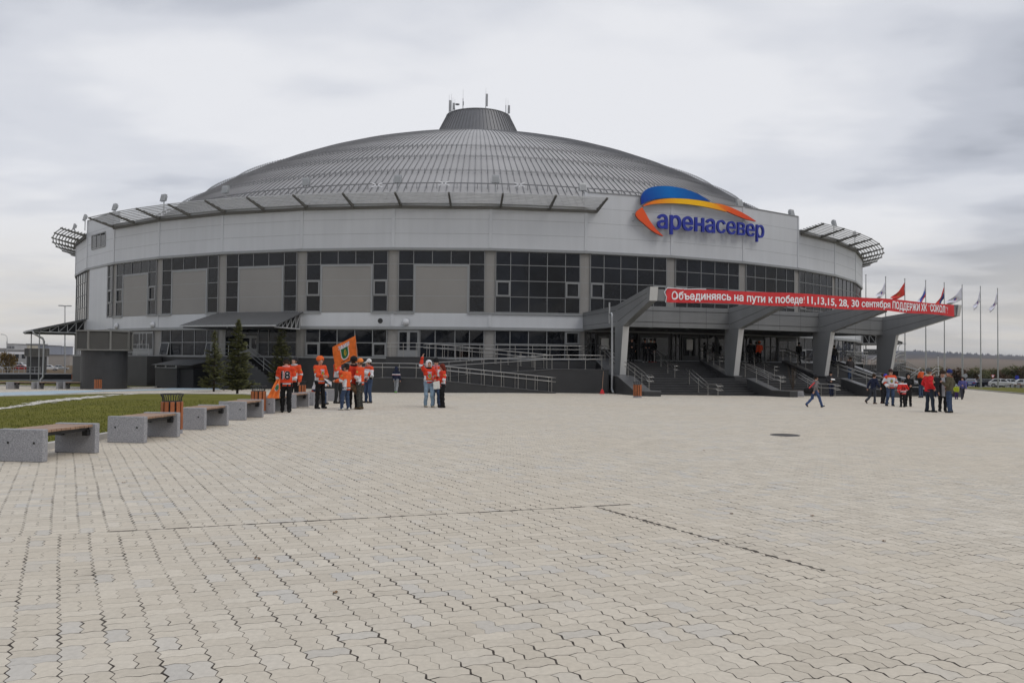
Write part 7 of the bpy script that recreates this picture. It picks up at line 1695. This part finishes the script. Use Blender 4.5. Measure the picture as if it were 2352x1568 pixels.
# white cloth between two fans
q0, q1 = atd(744, 868, 29.6), atd(762, 876, 29.8); cloth_sheet('white_cloth', q0, q1, q1+Vector((-.02, 0, -.20)), q0+Vector((.06, 0, -.10)), lambda a, f: (.6, .6, .62) if f < .75 or a > .8 else (.1, .2, .3), 'white cloth with small emblem stretched between two orange fans', 'cloth', .02, (14, 10))
# brown camouflage bag cloth at the boy's side
p = atd(815, 893, 30.3); b = MB(); b.tube([p+Vector((-.2, 0, .2)), p+Vector((0, -.02, .02)), p+Vector((.18, 0, -.18))], [.05, .13, .11], 9); tag(b.build('bundle', mat('brown_patterned_cloth', (.10, .055, .025), .9, var=.5, vscale=12), smooth=True), 'brown patterned jacket bundle tied at the waist of the fan in light orange cap', 'bundle')
p = atd(838, 872, 33.0); b = MB(); b.box(p, (.14, .10, .10)); b.tube([p+Vector((0, -.05, 0)), p+Vector((-.03, -.16, 0))], .045, 12); tag(b.build('photo_camera', M['iron'], bevel=.01), 'black camera hanging on the chest of the fan in white', 'camera')
p = atd(1003, 884, 30.3); cloth_sheet('paper_sheet', p+Vector((-.14, 0, .10)), p+Vector((.10, -.04, .16)), p+Vector((.13, -.02, -.13)), p+Vector((-.11, .02, -.16)), lambda a, f: (.68, .68, .64), 'white sheet of paper read by the red-haired woman', 'paper', .01, (8, 8))
wp = gp(1871, 935)
bag = thing('shoulder_bag', 'large black shoulder bag with red strap carried by the walking woman', 'bag', (0, 0, 0)); c = atd(1859, 897, wp.y-.12); b = MB(); b.lathe((0, 0, 0), [(.001, -.01), (.16, .02), (.21, .12), (.17, .24), (.001, .27)], 18, False)
b.v = [(c.x+x*1.25, c.y+y*.5, c.z-.12+z) for x, y, z in b.v]; b.build('bag_body', M['cloth'], bag, smooth=True, cols=[BLK]*len(b.v)); b = MB(); t_ = atd(1871, 878, wp.y-.16); b.beam(c+Vector((-.05, -.05, .1)), t_, .09, .03); b.build('strap', M['red'], bag)
p = on_stairs(1912, 868, 59.2, 0); p = atd(1913, 871, p.y-.05); b = MB(); b.box(p, (.26, .16, .015), R=Matrix.Rotation(.5, 3, 'X')); tag(b.build('leaflet', M['paper']), 'pale leaflet held by the man reading on the steps', 'leaflet')
p = atd(1018, 903, 30.2)
# ================================================================== the air
b = MB(); b.box((0, 0, 38), (15000, 15000, 90)); hz_m = bpy.data.materials.new('haze_air'); hz_m.use_nodes = True; t = hz_m.node_tree; t.nodes.clear()
o_ = t.nodes.new('ShaderNodeOutputMaterial'); v_ = t.nodes.new('ShaderNodeVolumePrincipled'); v_.inputs['Color'].default_value = (.78, .82, .90, 1); v_.inputs['Density'].default_value = 0.0001; v_.inputs['Anisotropy'].default_value = 0.2
t.links.new(v_.outputs[0], o_.inputs['Volume'])
ho = b.build('haze', hz_m); ho['kind'] = 'stuff'; tag(ho, 'thin grey-blue haze over the plain and hills', 'haze')
